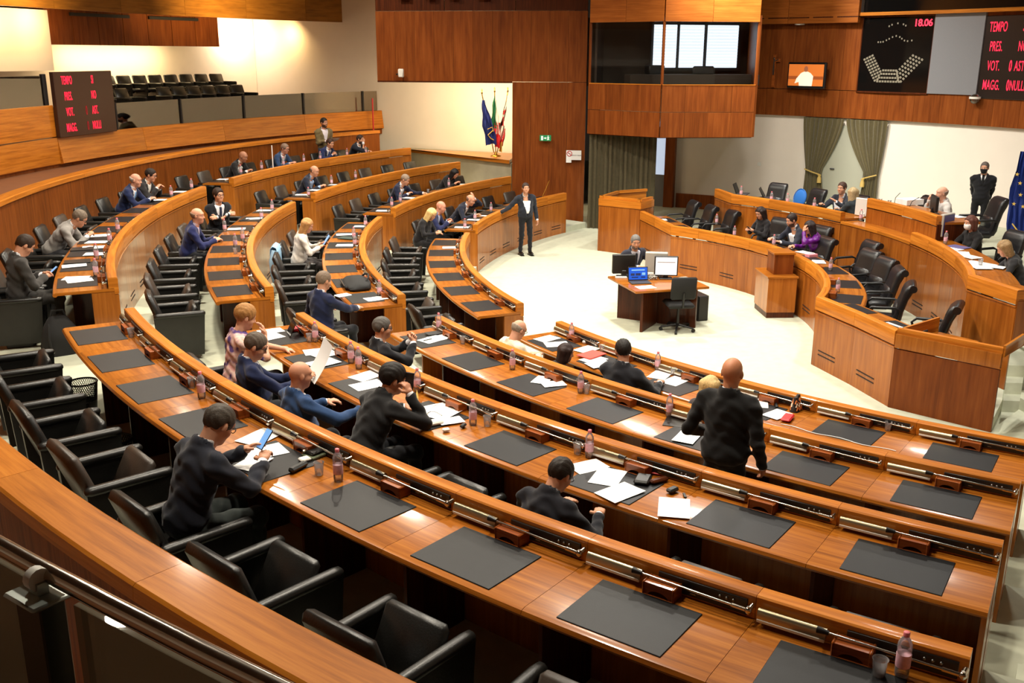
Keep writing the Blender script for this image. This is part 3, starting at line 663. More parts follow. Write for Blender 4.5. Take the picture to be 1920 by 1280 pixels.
# television on a bracket
tv = thing('television', 'small wall television showing a speaker, beside the seat plan board', 'television'); tv.matrix_world = wallmat(38.6, RWD - .42, 3.88) @ Matrix.Rotation(radians(-8), 4, 'Y') @ Matrix.Diagonal((1.15, 1.05, 1, 1))
part('casing', Geo().box(-.50, .50, -.32, .32, -.10, 0, .02).data('casing', 'plastic_black', 30), tv)
part('back_housing', Geo().box(-.34, .36, -.22, .22, -.32, -.10, .04).data('back_housing', 'plastic_black', 30), tv)
mat('tv_orange', (220, 120, 50), .4, emit=(235, 128, 55), es=1.0); mat('tv_light', (250, 235, 215), .4, emit=(250, 232, 205), es=1.5); mat('tv_skin', (150, 90, 60), .4, emit=(190, 120, 80), es=.9); mat('tv_brown', (150, 80, 40), .4, emit=(190, 95, 45), es=.9)
part('screen', Geo().box(-.46, .46, -.26, .27, 0, .006).data('screen', 'tv_orange', 0), tv)
g = Geo(); g.box(-.46, .46, -.10, -.02, .006, .008, 0, 0); part('picture_rail', g.data('picture_rail', 'tv_brown', 0), tv)
g = Geo(); g.prism([(-.16, -.26), (.18, -.26), (.20, -.02), (.12, .06), (.05, .09), (-.05, .09), (-.12, .06), (-.19, -.04)], .008, .010); g.prism([(-.28, -.2), (-.16, -.16), (-.14, .04), (-.24, -.08)], .008, .010); part('picture_figure', g.data('picture_figure', 'tv_light', 0), tv)
g = Geo(); g.prism([(.0 + .055 * cos(k * pi / 6), .155 + .075 * sin(k * pi / 6)) for k in range(12)], .008, .010); part('picture_head', g.data('picture_head', 'tv_skin', 0), tv)
g = Geo().tube([(0, .1, -.3), (0, .16, -.45)], .04, 8); part('bracket', g.data('bracket', 'plastic_black', 40), tv)
# crucifix, domes, speaker, signs
cx = thing('crucifix', 'small dark wooden crucifix on the band left of the television', 'crucifix'); cx.matrix_world = wallmat(42.55, RWD - .13, 3.98)
g = Geo().box(-.045, .045, -.44, .44, 0, .035, .006); part('post', g.data('post', 'wood_box', 0), cx)
g = Geo().box(-.05, .17, .24, .32, .01, .04, .006); part('crossbar', g.data('crossbar', 'wood_box', 0), cx)
g = Geo().tube([(0, .30, .05), (0, -.1, .05)], [.02, .025], 6); g.tube([(0, .26, .05), (.12, .30, .05)], .012, 6); g.ball((0, .33, .055), .028, 8, 6); part('figure', g.data('figure', 'steel', 50), cx)
g = Geo().lathe([(.0, .10), (.06, .09), (.09, .04), (.10, .0), (.13, -.02), (.13, -.05)][::-1], 14)
d = thing('ceiling_detector', 'small white dome detector below the fascia, above the television', 'detector', WP(40, RWD - .25) + (5.22,)); part('dome', g.data('dome', 'white_plastic', 60), d); part('bracket', Geo().box(-.05, .2, -.02, .02, .0, .04).data('bracket', 'white_plastic', 0), d)
d = thing('dome_camera', 'small clear dome camera under the red scoreboard at right', 'camera', WP(21.3, RWD - .25) + (3.42,)); part('dome', Geo().ball((0, 0, 0), .12, 14, 8).data('dome', 'smoked_glass', 60), d); part('collar', Geo().lathe([(.13, 0), (.13, .05)], 16).data('collar', 'white_plastic', 40), d)
def side_frame(t, z, o=.11):
    a = Vector(WA).lerp(Vector(WC), t); x = (Vector(WA) - Vector(WC)).normalized(); n = Vector((-x.y, x.x)); n = n if n.dot(Vector((-1, -1))) > 0 else -n
    M = Matrix(((x.x, 0, n.x, a.x + n.x * o), (x.y, 0, n.y, a.y + n.y * o), (0, 1, 0, z), (0, 0, 0, 1))); return M
d = thing('wall_speaker', 'small white wall loudspeaker on the wood panelling above the flag niche', 'speaker'); d.matrix_world = side_frame(.875, 3.90)
part('casing', Geo().box(-.07, .07, -.11, .11, 0, .12, .02).data('casing', 'white_plastic', 40), d); part('bracket', Geo().tube([(-.10, -.03, .0), (-.12, -.03, .06), (-.06, -.03, .08)], .02, 6).data('bracket', 'plastic_black', 40), d)
mat('sign_green', (20, 120, 70), .5, emit=(24, 150, 88), es=.7); mat('sign_white', (235, 245, 238), .5, emit=(225, 245, 232), es=.9); mat('sign_red', (190, 30, 40), .5); mat('sign_grey', (120, 110, 110), .6)
d = thing('exit_sign', 'green lit emergency exit sign with running figure on the wood wall', 'sign'); d.matrix_world = side_frame(.185, 2.27, .105)
part('casing', Geo().box(-.15, .15, -.075, .075, 0, .05, .006).data('casing', 'sign_green', 0), d)
g = Geo().box(-.11, -.06, -.055, .055, .05, .053); part('door_symbol', g.data('door_symbol', 'sign_white', 0), d)
g = Geo().prism([(-.04, -.012), (.0, -.012), (.0, -.03), (.035, 0), (.0, .03), (.0, .012), (-.04, .012)], .05, .053); part('arrow_symbol', g.data('arrow_symbol', 'sign_white', 0), d)
g = Geo().tube([(.07, .04, .052), (.075, 0, .052), (.055, -.05, .052)], .012, 6); g.tube([(.075, 0, .052), (.10, -.045, .052)], .011, 6); g.tube([(.05, .015, .052), (.075, .03, .052), (.105, .01, .052)], .009, 6); g.ball((.075, .058, .052), .014, 8, 5)
part('running_figure', g.data('running_figure', 'sign_white', 40), d)
d = thing('no_smoking_sign', 'white no smoking notice with red ring on the wood wall', 'sign'); d.matrix_world = side_frame(.05, 1.80, .105)
g = Geo().prism([(-.20, -.16), (-.06, -.16), (-.06, -.09), (.20, -.09), (.20, .16), (-.20, .16)], 0, .006); part('sheet', g.data('sheet', 'paper', 0), d)
ringp = [(-.115 + .065 * cos(2 * pi * k / 20), .075 + .065 * sin(2 * pi * k / 20), .009) for k in range(21)]
g = Geo().tube(ringp, .009, 6, caps=False); g.tube([(-.16, .12, .009), (-.07, .03, .009)], .008, 6); part('red_ring', g.data('red_ring', 'sign_red', 40), d)
g = Geo().box(-.15, -.08, .07, .08, .006, .009); part('cigarette', g.data('cigarette', 'frame_dark', 0), d)
part('lettering', text_mesh('VIETATO FUMARE', .034, 'sign_grey', .001), d, (.075, .03, .007))
# stage curtains over the small door behind the dais
def tied(a_out, a_in, a_tie_o, a_tie_i, label):
    r = RWD - .10; V = []; F = []; N = 48
    t = thing('stage_curtain', label, 'curtain', WP((a_out + a_in) / 2, r) + (.4,)); off = tuple(-c for c in t.location)
    rows = []
    for j in range(17):
        z = 2.78 - j * (2.38 / 16)
        if z > 1.38: f = (2.78 - z) / 1.40; f = f ** 1.5; ao = a_out + (a_tie_o - a_out) * f; ai = a_in + (a_tie_i - a_in) * f; fl = 1 - .45 * f
        else: f = (1.38 - z) / .98; ao = a_tie_o - (a_tie_o - a_out) * .2 * f; ai = a_tie_i + (a_tie_i - a_tie_o) * .35 * f; fl = .55 + .25 * f
        for k in range(N + 1):
            s_ = k / N; o = .045 * fl * sin(2 * pi * 9 * s_) + .015 * sin(2 * pi * 4 * s_ + j * .2); x, y = WP(ao + (ai - ao) * s_, r + o - .02); V.append((x + off[0], y + off[1], z + off[2]))
    for j in range(16):
        for k in range(N): F.append((j * (N + 1) + k, j * (N + 1) + k + 1, (j + 1) * (N + 1) + k + 1, (j + 1) * (N + 1) + k))
    g = Geo(); g.mesh(V, F); part('drape', g.data('drape', 'curtain', 80), t)
    rope = [WP(a_tie_o + (a_tie_i - a_tie_o) * s_ / 8, r - .085 - .03 * sin(pi * s_ / 8)) + (1.40 - .12 * s_ / 8,) for s_ in range(9)]
    part('tieback_rope', Geo().tube([tuple(Vector(q) + Vector(off)) for q in rope], .018, 6).data('tieback_rope', 'gold_cord', 60), t)
    q = rope[-1]; g = Geo().lathe([(.02, .06), (.05, .04), (.035, 0), (.055, -.05), (.06, -.17)][::-1], 10, (q[0] + off[0], q[1] + off[1], q[2] + off[2] - .05)); part('tassel', g.data('tassel', 'gold_cord', 50), t)
mat('gold_cord', (190, 160, 88), .7)
tied(38.95, 34.6, 38.3, 36.6, 'olive tied-back curtain at the left of the small grey door'); tied(30.05, 34.4, 30.5, 31.9, 'olive tied-back curtain at the right of the small grey door')
mat('door_grey', (158, 158, 142), .6)
dr = thing('door_1', 'plain grey green door between the two olive curtains', 'door', WP(34.5, RWD - .03) + (.5,)); off = tuple(-c for c in dr.location); dr['kind'] = 'structure'
part('leaf', Geo().arc([(RWD - .05, .45), (RWD - .001, .45), (RWD - .001, 2.6), (RWD - .05, 2.6)], 32.2, 36.9, 3, CW).data('leaf', 'door_grey', 20), dr, off)
q = WP(35.7, RWD - .09); part('handle', Geo().tube([(q[0] + off[0], q[1] + off[1], 1.45 + off[2]), (q[0] + off[0] + .08, q[1] + off[1] - .08, 1.45 + off[2])], .018, 6).data('handle', 'frame_dark', 40), dr)
single('wall_socket', Geo().box(-.05, .05, -.05, .05, 0, .02, .005).data('wall_socket', 'white_plastic', 0), 'small white socket on the pale wall left of the curtains', 'socket').matrix_world = wallmat(43.6, RWD - .001, 1.42)

# ------------------------------------------------------------------ the dais benches
def run(path, prof, name, m, par, off, seg=1, cuts=None, gap=.0):
    """profile (d, z) swept along a plan path with mitred joints; d is measured to the right-hand side of travel; one mesh per 'seg' path steps"""
    n = len(path); N = []
    for i in range(n):
        a = Vector(path[max(i - 1, 0)]); b = Vector(path[i]); c = Vector(path[min(i + 1, n - 1)])
        d1 = (b - a).normalized() if (b - a).length > 1e-6 else (c - b).normalized(); d2 = (c - b).normalized() if (c - b).length > 1e-6 else d1
        n1 = Vector((d1.y, -d1.x)); n2 = Vector((d2.y, -d2.x)); mm = (n1 + n2).normalized(); N.append(mm / max(.4, mm.dot(n1)))
    m_ = len(prof); objs = []
    per = [0]
    for i in range(m_): q = prof[(i + 1) % m_]; per.append(per[-1] + hypot(q[0] - prof[i][0], q[1] - prof[i][1]))
    L = [0]
    for i in range(1, n): L.append(L[-1] + (Vector(path[i]) - Vector(path[i - 1])).length)
    bounds = cuts or list(range(0, n - 1, seg)) + [n - 1]
    for s, e in zip(bounds[:-1], bounds[1:]):
        V = []; F = []; U = []
        for i in range(s, e + 1):
            tv = Vector(path[min(i + 1, n - 1)]) - Vector(path[max(i - 1, 0)]); tv.normalize(); sh = (gap if i == s else -gap if i == e else 0)
            for (d, z) in prof: q = Vector(path[i]) + N[i] * d + tv * sh; V.append((q.x + off[0], q.y + off[1], z + off[2]))
        k = e - s
        for i in range(k):
            for j in range(m_):
                j2 = (j + 1) % m_; F.append((i * m_ + j, i * m_ + j2, (i + 1) * m_ + j2, (i + 1) * m_ + j))
                U.append([(L[s + i], per[j]), (L[s + i], per[j + 1]), (L[s + i + 1], per[j + 1]), (L[s + i + 1], per[j])])
        F.append(tuple(range(m_))[::-1]); U.append([p for p in prof][::-1]); F.append(tuple(range(k * m_, k * m_ + m_))); U.append([p for p in prof])
        g = Geo(); g.mesh(V, F, 0, U); objs.append(part(name, g.data(name, m, 28), par))
    return objs
def arcpath(c, R, a0, a1, n): return [(c[0] + R * cos(radians(a0 + (a1 - a0) * k / n)), c[1] + R * sin(radians(a0 + (a1 - a0) * k / n))) for k in range(n + 1)]
def lerp_path(p, q, n): return [tuple(Vector(p).lerp(Vector(q), k / n)) for k in range(n + 1)]
# platforms
inner = arcpath((-10.7, 0), 4.9, -39.2, 39.2, 16); outer = arcpath((-11.5, 0), 7.5, -33.1, 33.1, 16)
struct('floor_20', Geo().prism([(-6.75, -5.0)] + [(x + .03, y) for x, y in inner] + [(-6.85, 5.15), (-5.1, 5.2)] + [(x + .05, y) for x, y in outer[::-1]] + [(-5.1, -5.05), (-6.0, -6.0)], 0, .15).data('floor', 'carpet', 0))
wallarc = [WP(a, RWD + .02) for a in range(-22, 47, 3)]
struct('floor_21', Geo().prism([(-5.05, -5.05)] + [(x + .05, y) for x, y in outer] + [(-5.05, 5.1)] + [(-3.6, 6.6)] + wallarc[::-1] if False else [(-5.0, -5.05)] + wallarc + [(-4.0, 7.2), (-5.0, 5.1)] + [(x + .08, y) for x, y in outer[::-1]], 0, .5).data('floor', 'carpet', 0))
# stairs at the right-hand end of the dais
for k in range(3):
    struct('floor_%d' % (22 + k), Geo().prism([(-5.02, -5.06), (-5.02 + .26 * k, -5.06 - .0), (-3.4, -9.0), (-5.4 + .26 * k, -9.0), (-5.0 + .26 * k, -5.06)][::-1] if False else [(-5.15 + .27 * k, -5.12), (-5.35 + .27 * k, -9.0), (-2.6, -9.0), (-2.6, -5.12)], 0, .155 * (k + 1)).data('floor', 'carpet', 0))
ib = thing('inner_dais_bench', 'curved wooden front bench of the dais facing the open floor', 'bench', (-5.8, 0, 0)); off = tuple(-c for c in ib.location)
zi = 1.03; zd_ = .90
pl = lerp_path((-6.92, 5.12), (-6.9, 3.12), 2)[:-1] + arcpath((-10.7, 0), 4.9, 39.4, -39.4, 20) + lerp_path((-6.86, -3.12), (-6.80, -5.0), 2)[1:]
def offs(prof): return [(-d, z) for d, z in prof]     # d positive = away from members; path runs from +y to -y, right-hand side is -x, so negate
nP = len(pl); cut2 = [0, 1, 2] + list(range(4, nP - 3, 2)) + [nP - 3, nP - 2, nP - 1]
cut2 = sorted(set(cut2))
rail_p = offs([(0, zi - .19), (.05, zi - .2), (.05, zd_ + .003), (.11, zd_ + .003), (.11, zi - .008), (.10, zi), (.02, zi), (.005, zi - .006), (0, zi - .02)])
front_p = offs([(.015, 0.0), (.05, 0.0), (.05, zi - .215), (.015, zi - .215), (.006, zi - .222), (.006, zi - .235), (.015, zi - .242)][::1])
top_p = offs([(.052, zd_ - .04), (.63, zd_ - .04), (.65, zd_ - .02), (.63, zd_), (.052, zd_)])
run(pl, rail_p, 'top_rail', 'wood_rail', ib, off, cuts=cut2, gap=.002); run(pl, front_p, 'front_panel', 'wood_dais', ib, off, cuts=cut2, gap=.002); run(pl, top_p, 'worktop', 'wood_top', ib, off, cuts=cut2, gap=.0015)
def along(path, frac_len):
    L = 0
    for a, b in zip(path[:-1], path[1:]):
        d = (Vector(b) - Vector(a)).length
        if L + d >= frac_len: t = (frac_len - L) / d; v = Vector(b) - Vector(a); v.normalize(); return Vector(a).lerp(Vector(b), t), v
        L += d
    return Vector(path[-1]), (Vector(path[-1]) - Vector(path[-2])).normalized()
def plen(path): return sum((Vector(b) - Vector(a)).length for a, b in zip(path[:-1], path[1:]))
def bench_fit(path, par, off, zd, n, s0, s1, pads, slots, zslot):
    for k in range(n):
        p, v = along(path, s0 + (s1 - s0) * (k + .5) / n); nn = Vector((-v.y, v.x)); a = atan2(v.y, v.x)
        if pads:
            q = p + nn * .36; part('writing_pad', ME['writing_pad'], par, (q.x + off[0], q.y + off[1], zd + off[2]), (0, 0, a + pi))
            q = p + nn * .125; part('speaker_box', ME['speaker_box'], par, (q.x + off[0] + nn.x * .03, q.y + off[1] + nn.y * .03, zd + off[2]), (0, 0, a + pi))
        if slots:
            for dz in (0, .06): q = p - nn * .0 + nn * .013; part('vent_slot', ME['vent_slot'], par, (q.x + off[0], q.y + off[1], zslot + dz + off[2]), (0, 0, a))
Ltot = plen(pl)
bench_fit(pl, ib, off, zd_, 11, .1, Ltot - .1, True, True, .2)
# lectern end of the inner bench (right)
le = thing('lectern', 'boxed wooden lectern at the right end of the front dais bench', 'lectern', (-6.4, -5.5, 0)); off = tuple(-c for c in le.location)
E1 = [(-6.80, -5.02), (-6.06, -6.06)]
zl = 1.06
run(E1, [(d, z) for d, z in offs([(0, zl - .25), (.06, zl - .25), (.06, zl - .07), (0.0, zl - .07)])], 'fascia', 'wood_front', le, off)
run(E1, offs([(.03, zl - .069), (.10, zl - .069), (.10, zl), (.03, zl)]), 'top_rail', 'wood_rail', le, off)
run(E1, offs([(.012, 0), (.05, 0), (.05, zl - .27), (.012, zl - .27)]), 'front_panel', 'wood_wall', le, off)
le_in = [(-6.70, -4.98), (-5.93, -4.55)]
part('slanted_desk', Geo().prism([(-6.66, -5.02), (-6.30, -5.50), (-5.72, -5.18), (-5.98, -4.66)][::-1], .86, .885).data('slanted_desk', 'wood_top', 0), le, off)
run([(-5.93, -4.58), (-6.72, -5.0)], offs([(-.0, .15), (.03, .15), (.03, zl), (.0, zl)]), 'side_board', 'wood_rail', le, off)
run([(-6.03, -6.03), (-5.45, -5.60)], [(-.0, .95), (.03, .95), (.03, zl + .03), (.0, zl + .03)], 'arm_rail', 'wood_rail', le, off)
run([(-5.98, -6.08), (-5.42, -5.68)], [(-.0, .12), (.012, .12), (.012, 1.0), (.0, 1.0)], 'glass_pane', 'thin_glass', le, off)
g = Geo().tube([(-6.52, -5.05, .89), (-6.50, -5.04, 1.0), (-6.38, -5.05, 1.03)], .008, 6); g.ball((-6.37, -5.05, 1.03), .02); part('microphone', g.transform if False else Geo().tube([(-6.52 + off[0], -5.05 + off[1], .89), (-6.50 + off[0], -5.04 + off[1], .99), (-6.38 + off[0], -5.05 + off[1], 1.02)], [.008, .008, .016], 6).data('microphone', 'plastic_black', 40), le)
# left pulpit
pu_ = thing('pulpit', 'boxed wooden pulpit at the left end of the front dais bench', 'pulpit', (-7.0, 5.9, 0)); off = tuple(-c for c in pu_.location)
PL = [(-6.2, 7.0), (-7.0, 6.75), (-7.66, 5.93), (-6.90, 5.14), (-6.45, 5.55)]
PLr = PL
zq = 1.28
for (p, q) in ((PL[1], PL[2]), (PL[2], PL[3]), (PL[3], PL[4]), (PL[0], PL[1])):
    run([p, q], offs([(.0, zq - .22), (.06, zq - .22), (.06, zq - .06), (.0, zq - .06)]), 'fascia', 'wood_rail', pu_, off)
    run([p, q], offs([(.03, zq - .059), (.10, zq - .059), (.10, zq), (.03, zq)]), 'top_rail', 'wood_rail', pu_, off)
    run([p, q], offs([(.012, 0), (.05, 0), (.05, zq - .235), (.012, zq - .235)]), 'front_panel', 'wood_dais', pu_, off)
part('inner_floor', Geo().prism([(-6.3, 6.85), (-7.0, 6.65), (-7.55, 5.93), (-6.90, 5.25), (-6.45, 5.6)], 0.9, .93).data('inner_floor', 'wood_dark', 0), pu_, off)
# outer bench, two wings and a middle shelf
zo = 1.50; zdo = 1.37
wl = lerp_path((-5.20, 5.08), (-5.23, 4.10), 1)[:-1] + arcpath((-11.5, 0), 7.5, 33.1, 10.6, 9)
wr = arcpath((-11.5, 0), 7.5, -6.6, -33.1, 10) + [(-5.17, -5.05)]
mid = arcpath((-11.5, 0), 7.5, 10.5, -6.5, 6)
def wing(name, label, path, cuts):
    t = thing(name, label, 'bench', (path[len(path) // 2][0], path[len(path) // 2][1], .15)); off = tuple(-c for c in t.location)
    rp = offs([(0, zo - .19), (.05, zo - .2), (.05, zdo + .003), (.11, zdo + .003), (.11, zo - .008), (.10, zo), (.02, zo), (.005, zo - .006), (0, zo - .02)])
    fp = offs([(.015, .0), (.05, .0), (.05, zo - .215), (.015, zo - .215), (.006, zo - .222), (.006, zo - .235), (.015, zo - .242)])
    tp = offs([(.052, zdo - .04), (.68, zdo - .04), (.70, zdo - .02), (.68, zdo), (.052, zdo)])
    run(path, rp, 'top_rail', 'wood_rail', t, off, cuts=cuts, gap=.002); run(path, fp, 'front_panel', 'wood_dais', t, off, cuts=cuts, gap=.002); run(path, tp, 'worktop', 'wood_top', t, off, cuts=cuts, gap=.0015)
    return t, off
owl, offl = wing('rear_dais_bench', 'left wing of the curved rear dais bench, laptops standing on it', wl, [0, 1, 4, 7, 10])
owr, offr = wing('rear_dais_bench', 'right wing of the curved rear dais bench, covered with papers', wr, [0, 2, 4, 6, 8, 10, 11])
bench_fit(wr, owr, offr, zdo, 5, .1, plen(wr) - .1, False, True, .33)
part('end_panel', Geo().box(-5.15 + offr[0], -4.48 + offr[0], -5.06 + offr[1], -5.02 + offr[1], .45 + offr[2], zdo - .02 + offr[2]).data('end_panel', 'wood_dais', 0), owr)
ms = thing('dais_shelf', 'low curved wooden shelf below the high presiding desk', 'shelf', (-4.0, .3, .15)); off = tuple(-c for c in ms.location)
run(mid, offs([(.0, 1.28), (.06, 1.28), (.06, 1.33), (.0, 1.33)]), 'top_rail', 'wood_rail', ms, off, seg=3)
run(mid, offs([(.015, 0), (.05, 0), (.05, 1.27), (.015, 1.27)]), 'front_panel', 'wood_dais', ms, off, seg=2, gap=.002)
run(mid, offs([(.062, 1.29), (.40, 1.29), (.40, 1.325), (.062, 1.325)]), 'shelf_top', 'wood_top', ms, off, seg=3)
pd = thing('presiding_desk', 'raised wooden presiding desk at the centre of the dais', 'desk', (-3.5, .2, .5)); off = tuple(-c for c in pd.location)
pp = arcpath((-11.5, 0), 7.86, 8.6, -7.4, 8)
zp = 1.79
run(pp, offs([(0, zp - .17), (.05, zp - .17), (.05, zp - .10), (.11, zp - .10), (.11, zp - .006), (.1, zp), (.01, zp), (0, zp - .01)]), 'top_rail', 'wood_rail', pd, off, seg=4, gap=.002)
run(pp, offs([(.015, .4), (.05, .4), (.05, zp - .19), (.015, zp - .19)]), 'front_panel', 'wood_dais', pd, off, seg=2, gap=.002)
run(pp, offs([(.052, zp - .15), (.78, zp - .15), (.78, zp - .11), (.052, zp - .11)]), 'worktop', 'wood_top', pd, off, seg=4)
for q, s in ((pp[0], 1), (pp[-1], -1)):
    part('end_panel', Geo().box(q[0] + .02 + off[0], q[0] + .75 + off[0], q[1] - .02 + off[1], q[1] + .02 + off[1], .45 + off[2], zp - .15 + off[2]).data('end_panel', 'wood_dark', 0), pd)
struct('floor_30', Geo().arc([(7.92, .3), (10.4, .3), (10.4, .72), (7.92, .72)], -8.5, 9.5, 8, (-11.5, 0)).data('floor', 'carpet', 0))
# speaker's rostrum of two boxes standing on the floor
po = thing('rostrum', 'two-tier wooden rostrum standing against the front dais bench', 'rostrum', (-6.12, -.18, 0), radians(-8))
part('plinth', Geo().box(-.24, .24, -.36, .36, 0, .10).data('plinth', 'wood_dark', 0), po)
part('lower_box', Geo().box(-.25, .25, -.37, .37, .10, .70).data('lower_box', 'wood_front', 0), po)
part('lower_top', Geo().box(-.27, .27, -.39, .39, .70, .735, .006).data('lower_top', 'wood_top', 0), po)
part('upper_box', Geo().box(-.12, .22, -.20, .20, .735, 1.08).data('upper_box', 'wood_wall', 0), po)
part('upper_top', Geo().box(-.14, .24, -.22, .22, 1.08, 1.12, .006).data('upper_top', 'wood_top', 0), po)

# ------------------------------------------------------------------ gallery glass and seats, ceiling soffit
gb = thing('glass_balustrade', 'smoked glass balustrade with dark posts along the far gallery front', 'balustrade', P(R_GAL, 140, Z_GAL)); off = tuple(-c for c in gb.location)
pa = [125.5, 127.2, 133.85, 140.4, 147.15, 153.9, 160.4]
for a in pa[1:-1]:
    q = P(R_GAL + .05, a); part('post', Geo().box(-.05, .05, -.025, .025, 0, .62, .005).data('post', 'frame_dark', 0), gb, (q[0] + off[0], q[1] + off[1], Z_GAL + off[2]), (0, 0, radians(a)))
for a, b2 in zip(pa[:-1], pa[1:]):
    part('glass_pane', Geo().arc([(R_GAL + .04, Z_GAL), (R_GAL + .052, Z_GAL), (R_GAL + .052, 3.25), (R_GAL + .04, 3.25)], a + .1, b2 - .1, 6).data('glass_pane', 'smoked_glass', 30), gb, off)
gb2 = thing('glass_balustrade', 'smoked glass balustrade on the raised gallery front left of the scoreboard', 'balustrade', P(R_GAL, 168, 3.31)); off = tuple(-c for c in gb2.location)
part('glass_pane', Geo().arc([(R_GAL + .04, 3.31), (R_GAL + .052, 3.31), (R_GAL + .052, 3.92), (R_GAL + .04, 3.92)], 160.7, 172, 8).data('glass_pane', 'smoked_glass', 30), gb2, off)
q = P(R_GAL + .05, 160.6); part('post', Geo().box(-.04, .04, -.06, .06, 0, .64, .01).data('post', 'frame_dark', 0), gb2, (q[0] + off[0], q[1] + off[1], 3.31 + off[2]), (0, 0, radians(160.6)))
for k, a in enumerate((147.6, 146.2, 142.3, 140.9, 139.5, 138.1, 136.7, 135.3)):
    make_chair('black gallery seat, %s from the scoreboard in the front gallery row' % ORD[k], P(22.65, a, Z_GAL - .01), radians(a) + pi, False, group='gallery seats')
for k in range(9):
    a = 145.4 - 1.37 * k; make_chair('black gallery seat, %s from the scoreboard in the rear gallery row' % ORD[k], P(24.0, a, 2.93), radians(a) + pi, False, group='gallery seats')
mat('soffit_wood', (128, 84, 30), .5)
wood('wood_soffit', (104, 62, 18), (138, 88, 30), (160, 106, 40), 'x', .45, .1, band=.5)
sf = thing('trim_5', 'golden brown curved wooden ceiling beam over the gallery', 'beam', P(22, 140, 5.4)); sf['kind'] = 'structure'; off = tuple(-c for c in sf.location)
for k in range(9):
    a0 = 118 + k * 6; part('beam_panel', Geo().arc([(22.0, 5.36), (22.12, 5.36), (22.12, 7.9), (22.0, 7.9)], a0 + .01, a0 + 5.99, 4).data('beam_panel', 'wood_soffit', 30), sf, off)
part('soffit', Geo().arc([(22.1, 5.36), (25.4, 5.55), (25.4, 5.6), (22.1, 5.4)], 118, 172, 20).data('soffit', 'white_wall', 30), sf, off)
hb = thing('projection_box', 'reddish wooden panelled box hung on the gallery wall under the ceiling', 'box', P(24, 143, 4.6)); off = tuple(-c for c in hb.location)
for k in range(7):
    a0 = 135.3 + k * 2.13; part('panel', Geo().arc([(23.6, 4.58), (23.66, 4.58), (23.66, 5.52), (23.6, 5.52)], a0 + .02, a0 + 2.11, 2).data('panel', 'wood_wall', 30), hb, off)
part('body', Geo().arc([(23.66, 4.6), (25.4, 4.6), (25.4, 5.52), (23.66, 5.52)], 135.3, 150.2, 8).data('body', 'wood_dark', 30), hb, off)
for a0, a1 in ((143.3, 148.3), (137.2, 141.6)):
    part('lamp_slot', Geo().arc([(23.54, 5.30), (23.6, 5.30), (23.6, 5.38), (23.54, 5.38)], a0, a1, 4).data('lamp_slot', 'frame_dark', 30), hb, off)
# our own gallery's balustrade in the foreground
fb = thing('gallery_railing', 'chrome tube handrail over a clear glass panel with square steel-capped post, nearest corner', 'railing', P(20.4, 228, 2.6))
off = tuple(-c for c in fb.location)

for t_, w_ in ((.855, .30), (.73, .24), (.62, .26), (.48, .30)):
    M_ = side_frame(t_, 5.80, .112); o = part('vent', Geo().box(-w_ * .5, w_ * .5, -.06, .06, 0, .01).data('vent', 'groove', 0), sw); o.matrix_local = Matrix.Translation(-sw.location) @ M_
# ------------------------------------------------------------------ people: smooth-blended implicit surfaces meshed with surface nets
def ell(c, r, M=None): return ('e', np.array(c, float), np.array(r, float), None if M is None else np.array(M, float))
def cone(a, b, ra, rb): return ('c', np.array(a, float), np.array(b, float), ra, rb)
def prim_d(p, X):
    if p[0] == 'e':
        q = X - p[1]
        if p[3] is not None: q = q @ p[3]
        k0 = np.sqrt(((q / p[2]) ** 2).sum(1)) + 1e-9; k1 = np.sqrt(((q / p[2] ** 2) ** 2).sum(1)) + 1e-9
        return k0 * (k0 - 1) / k1
    ab = p[2] - p[1]; t = np.clip(((X - p[1]) @ ab) / max(1e-9, ab @ ab), 0, 1); q = X - p[1] - t[:, None] * ab
    return np.sqrt((q ** 2).sum(1)) - (p[3] + (p[4] - p[3]) * t)
def smin(a, b, k):
    h = np.clip(.5 + .5 * (b - a) / k, 0, 1); return b + (a - b) * h - k * h * (1 - h)
def union(prims, X, k):
    d = None
    for p in prims: e = prim_d(p, X); d = e if d is None else smin(d, e, k)
    return d
def bounds(prims, pad):
    lo = np.full(3, 1e9); hi = -lo
    for p in prims:
        if p[0] == 'e': r = p[2].max(); lo = np.minimum(lo, p[1] - r); hi = np.maximum(hi, p[1] + r)
        else:
            for q, r in ((p[1], p[3]), (p[2], p[4])): lo = np.minimum(lo, q - r); hi = np.maximum(hi, q + r)
    return lo - pad, hi + pad
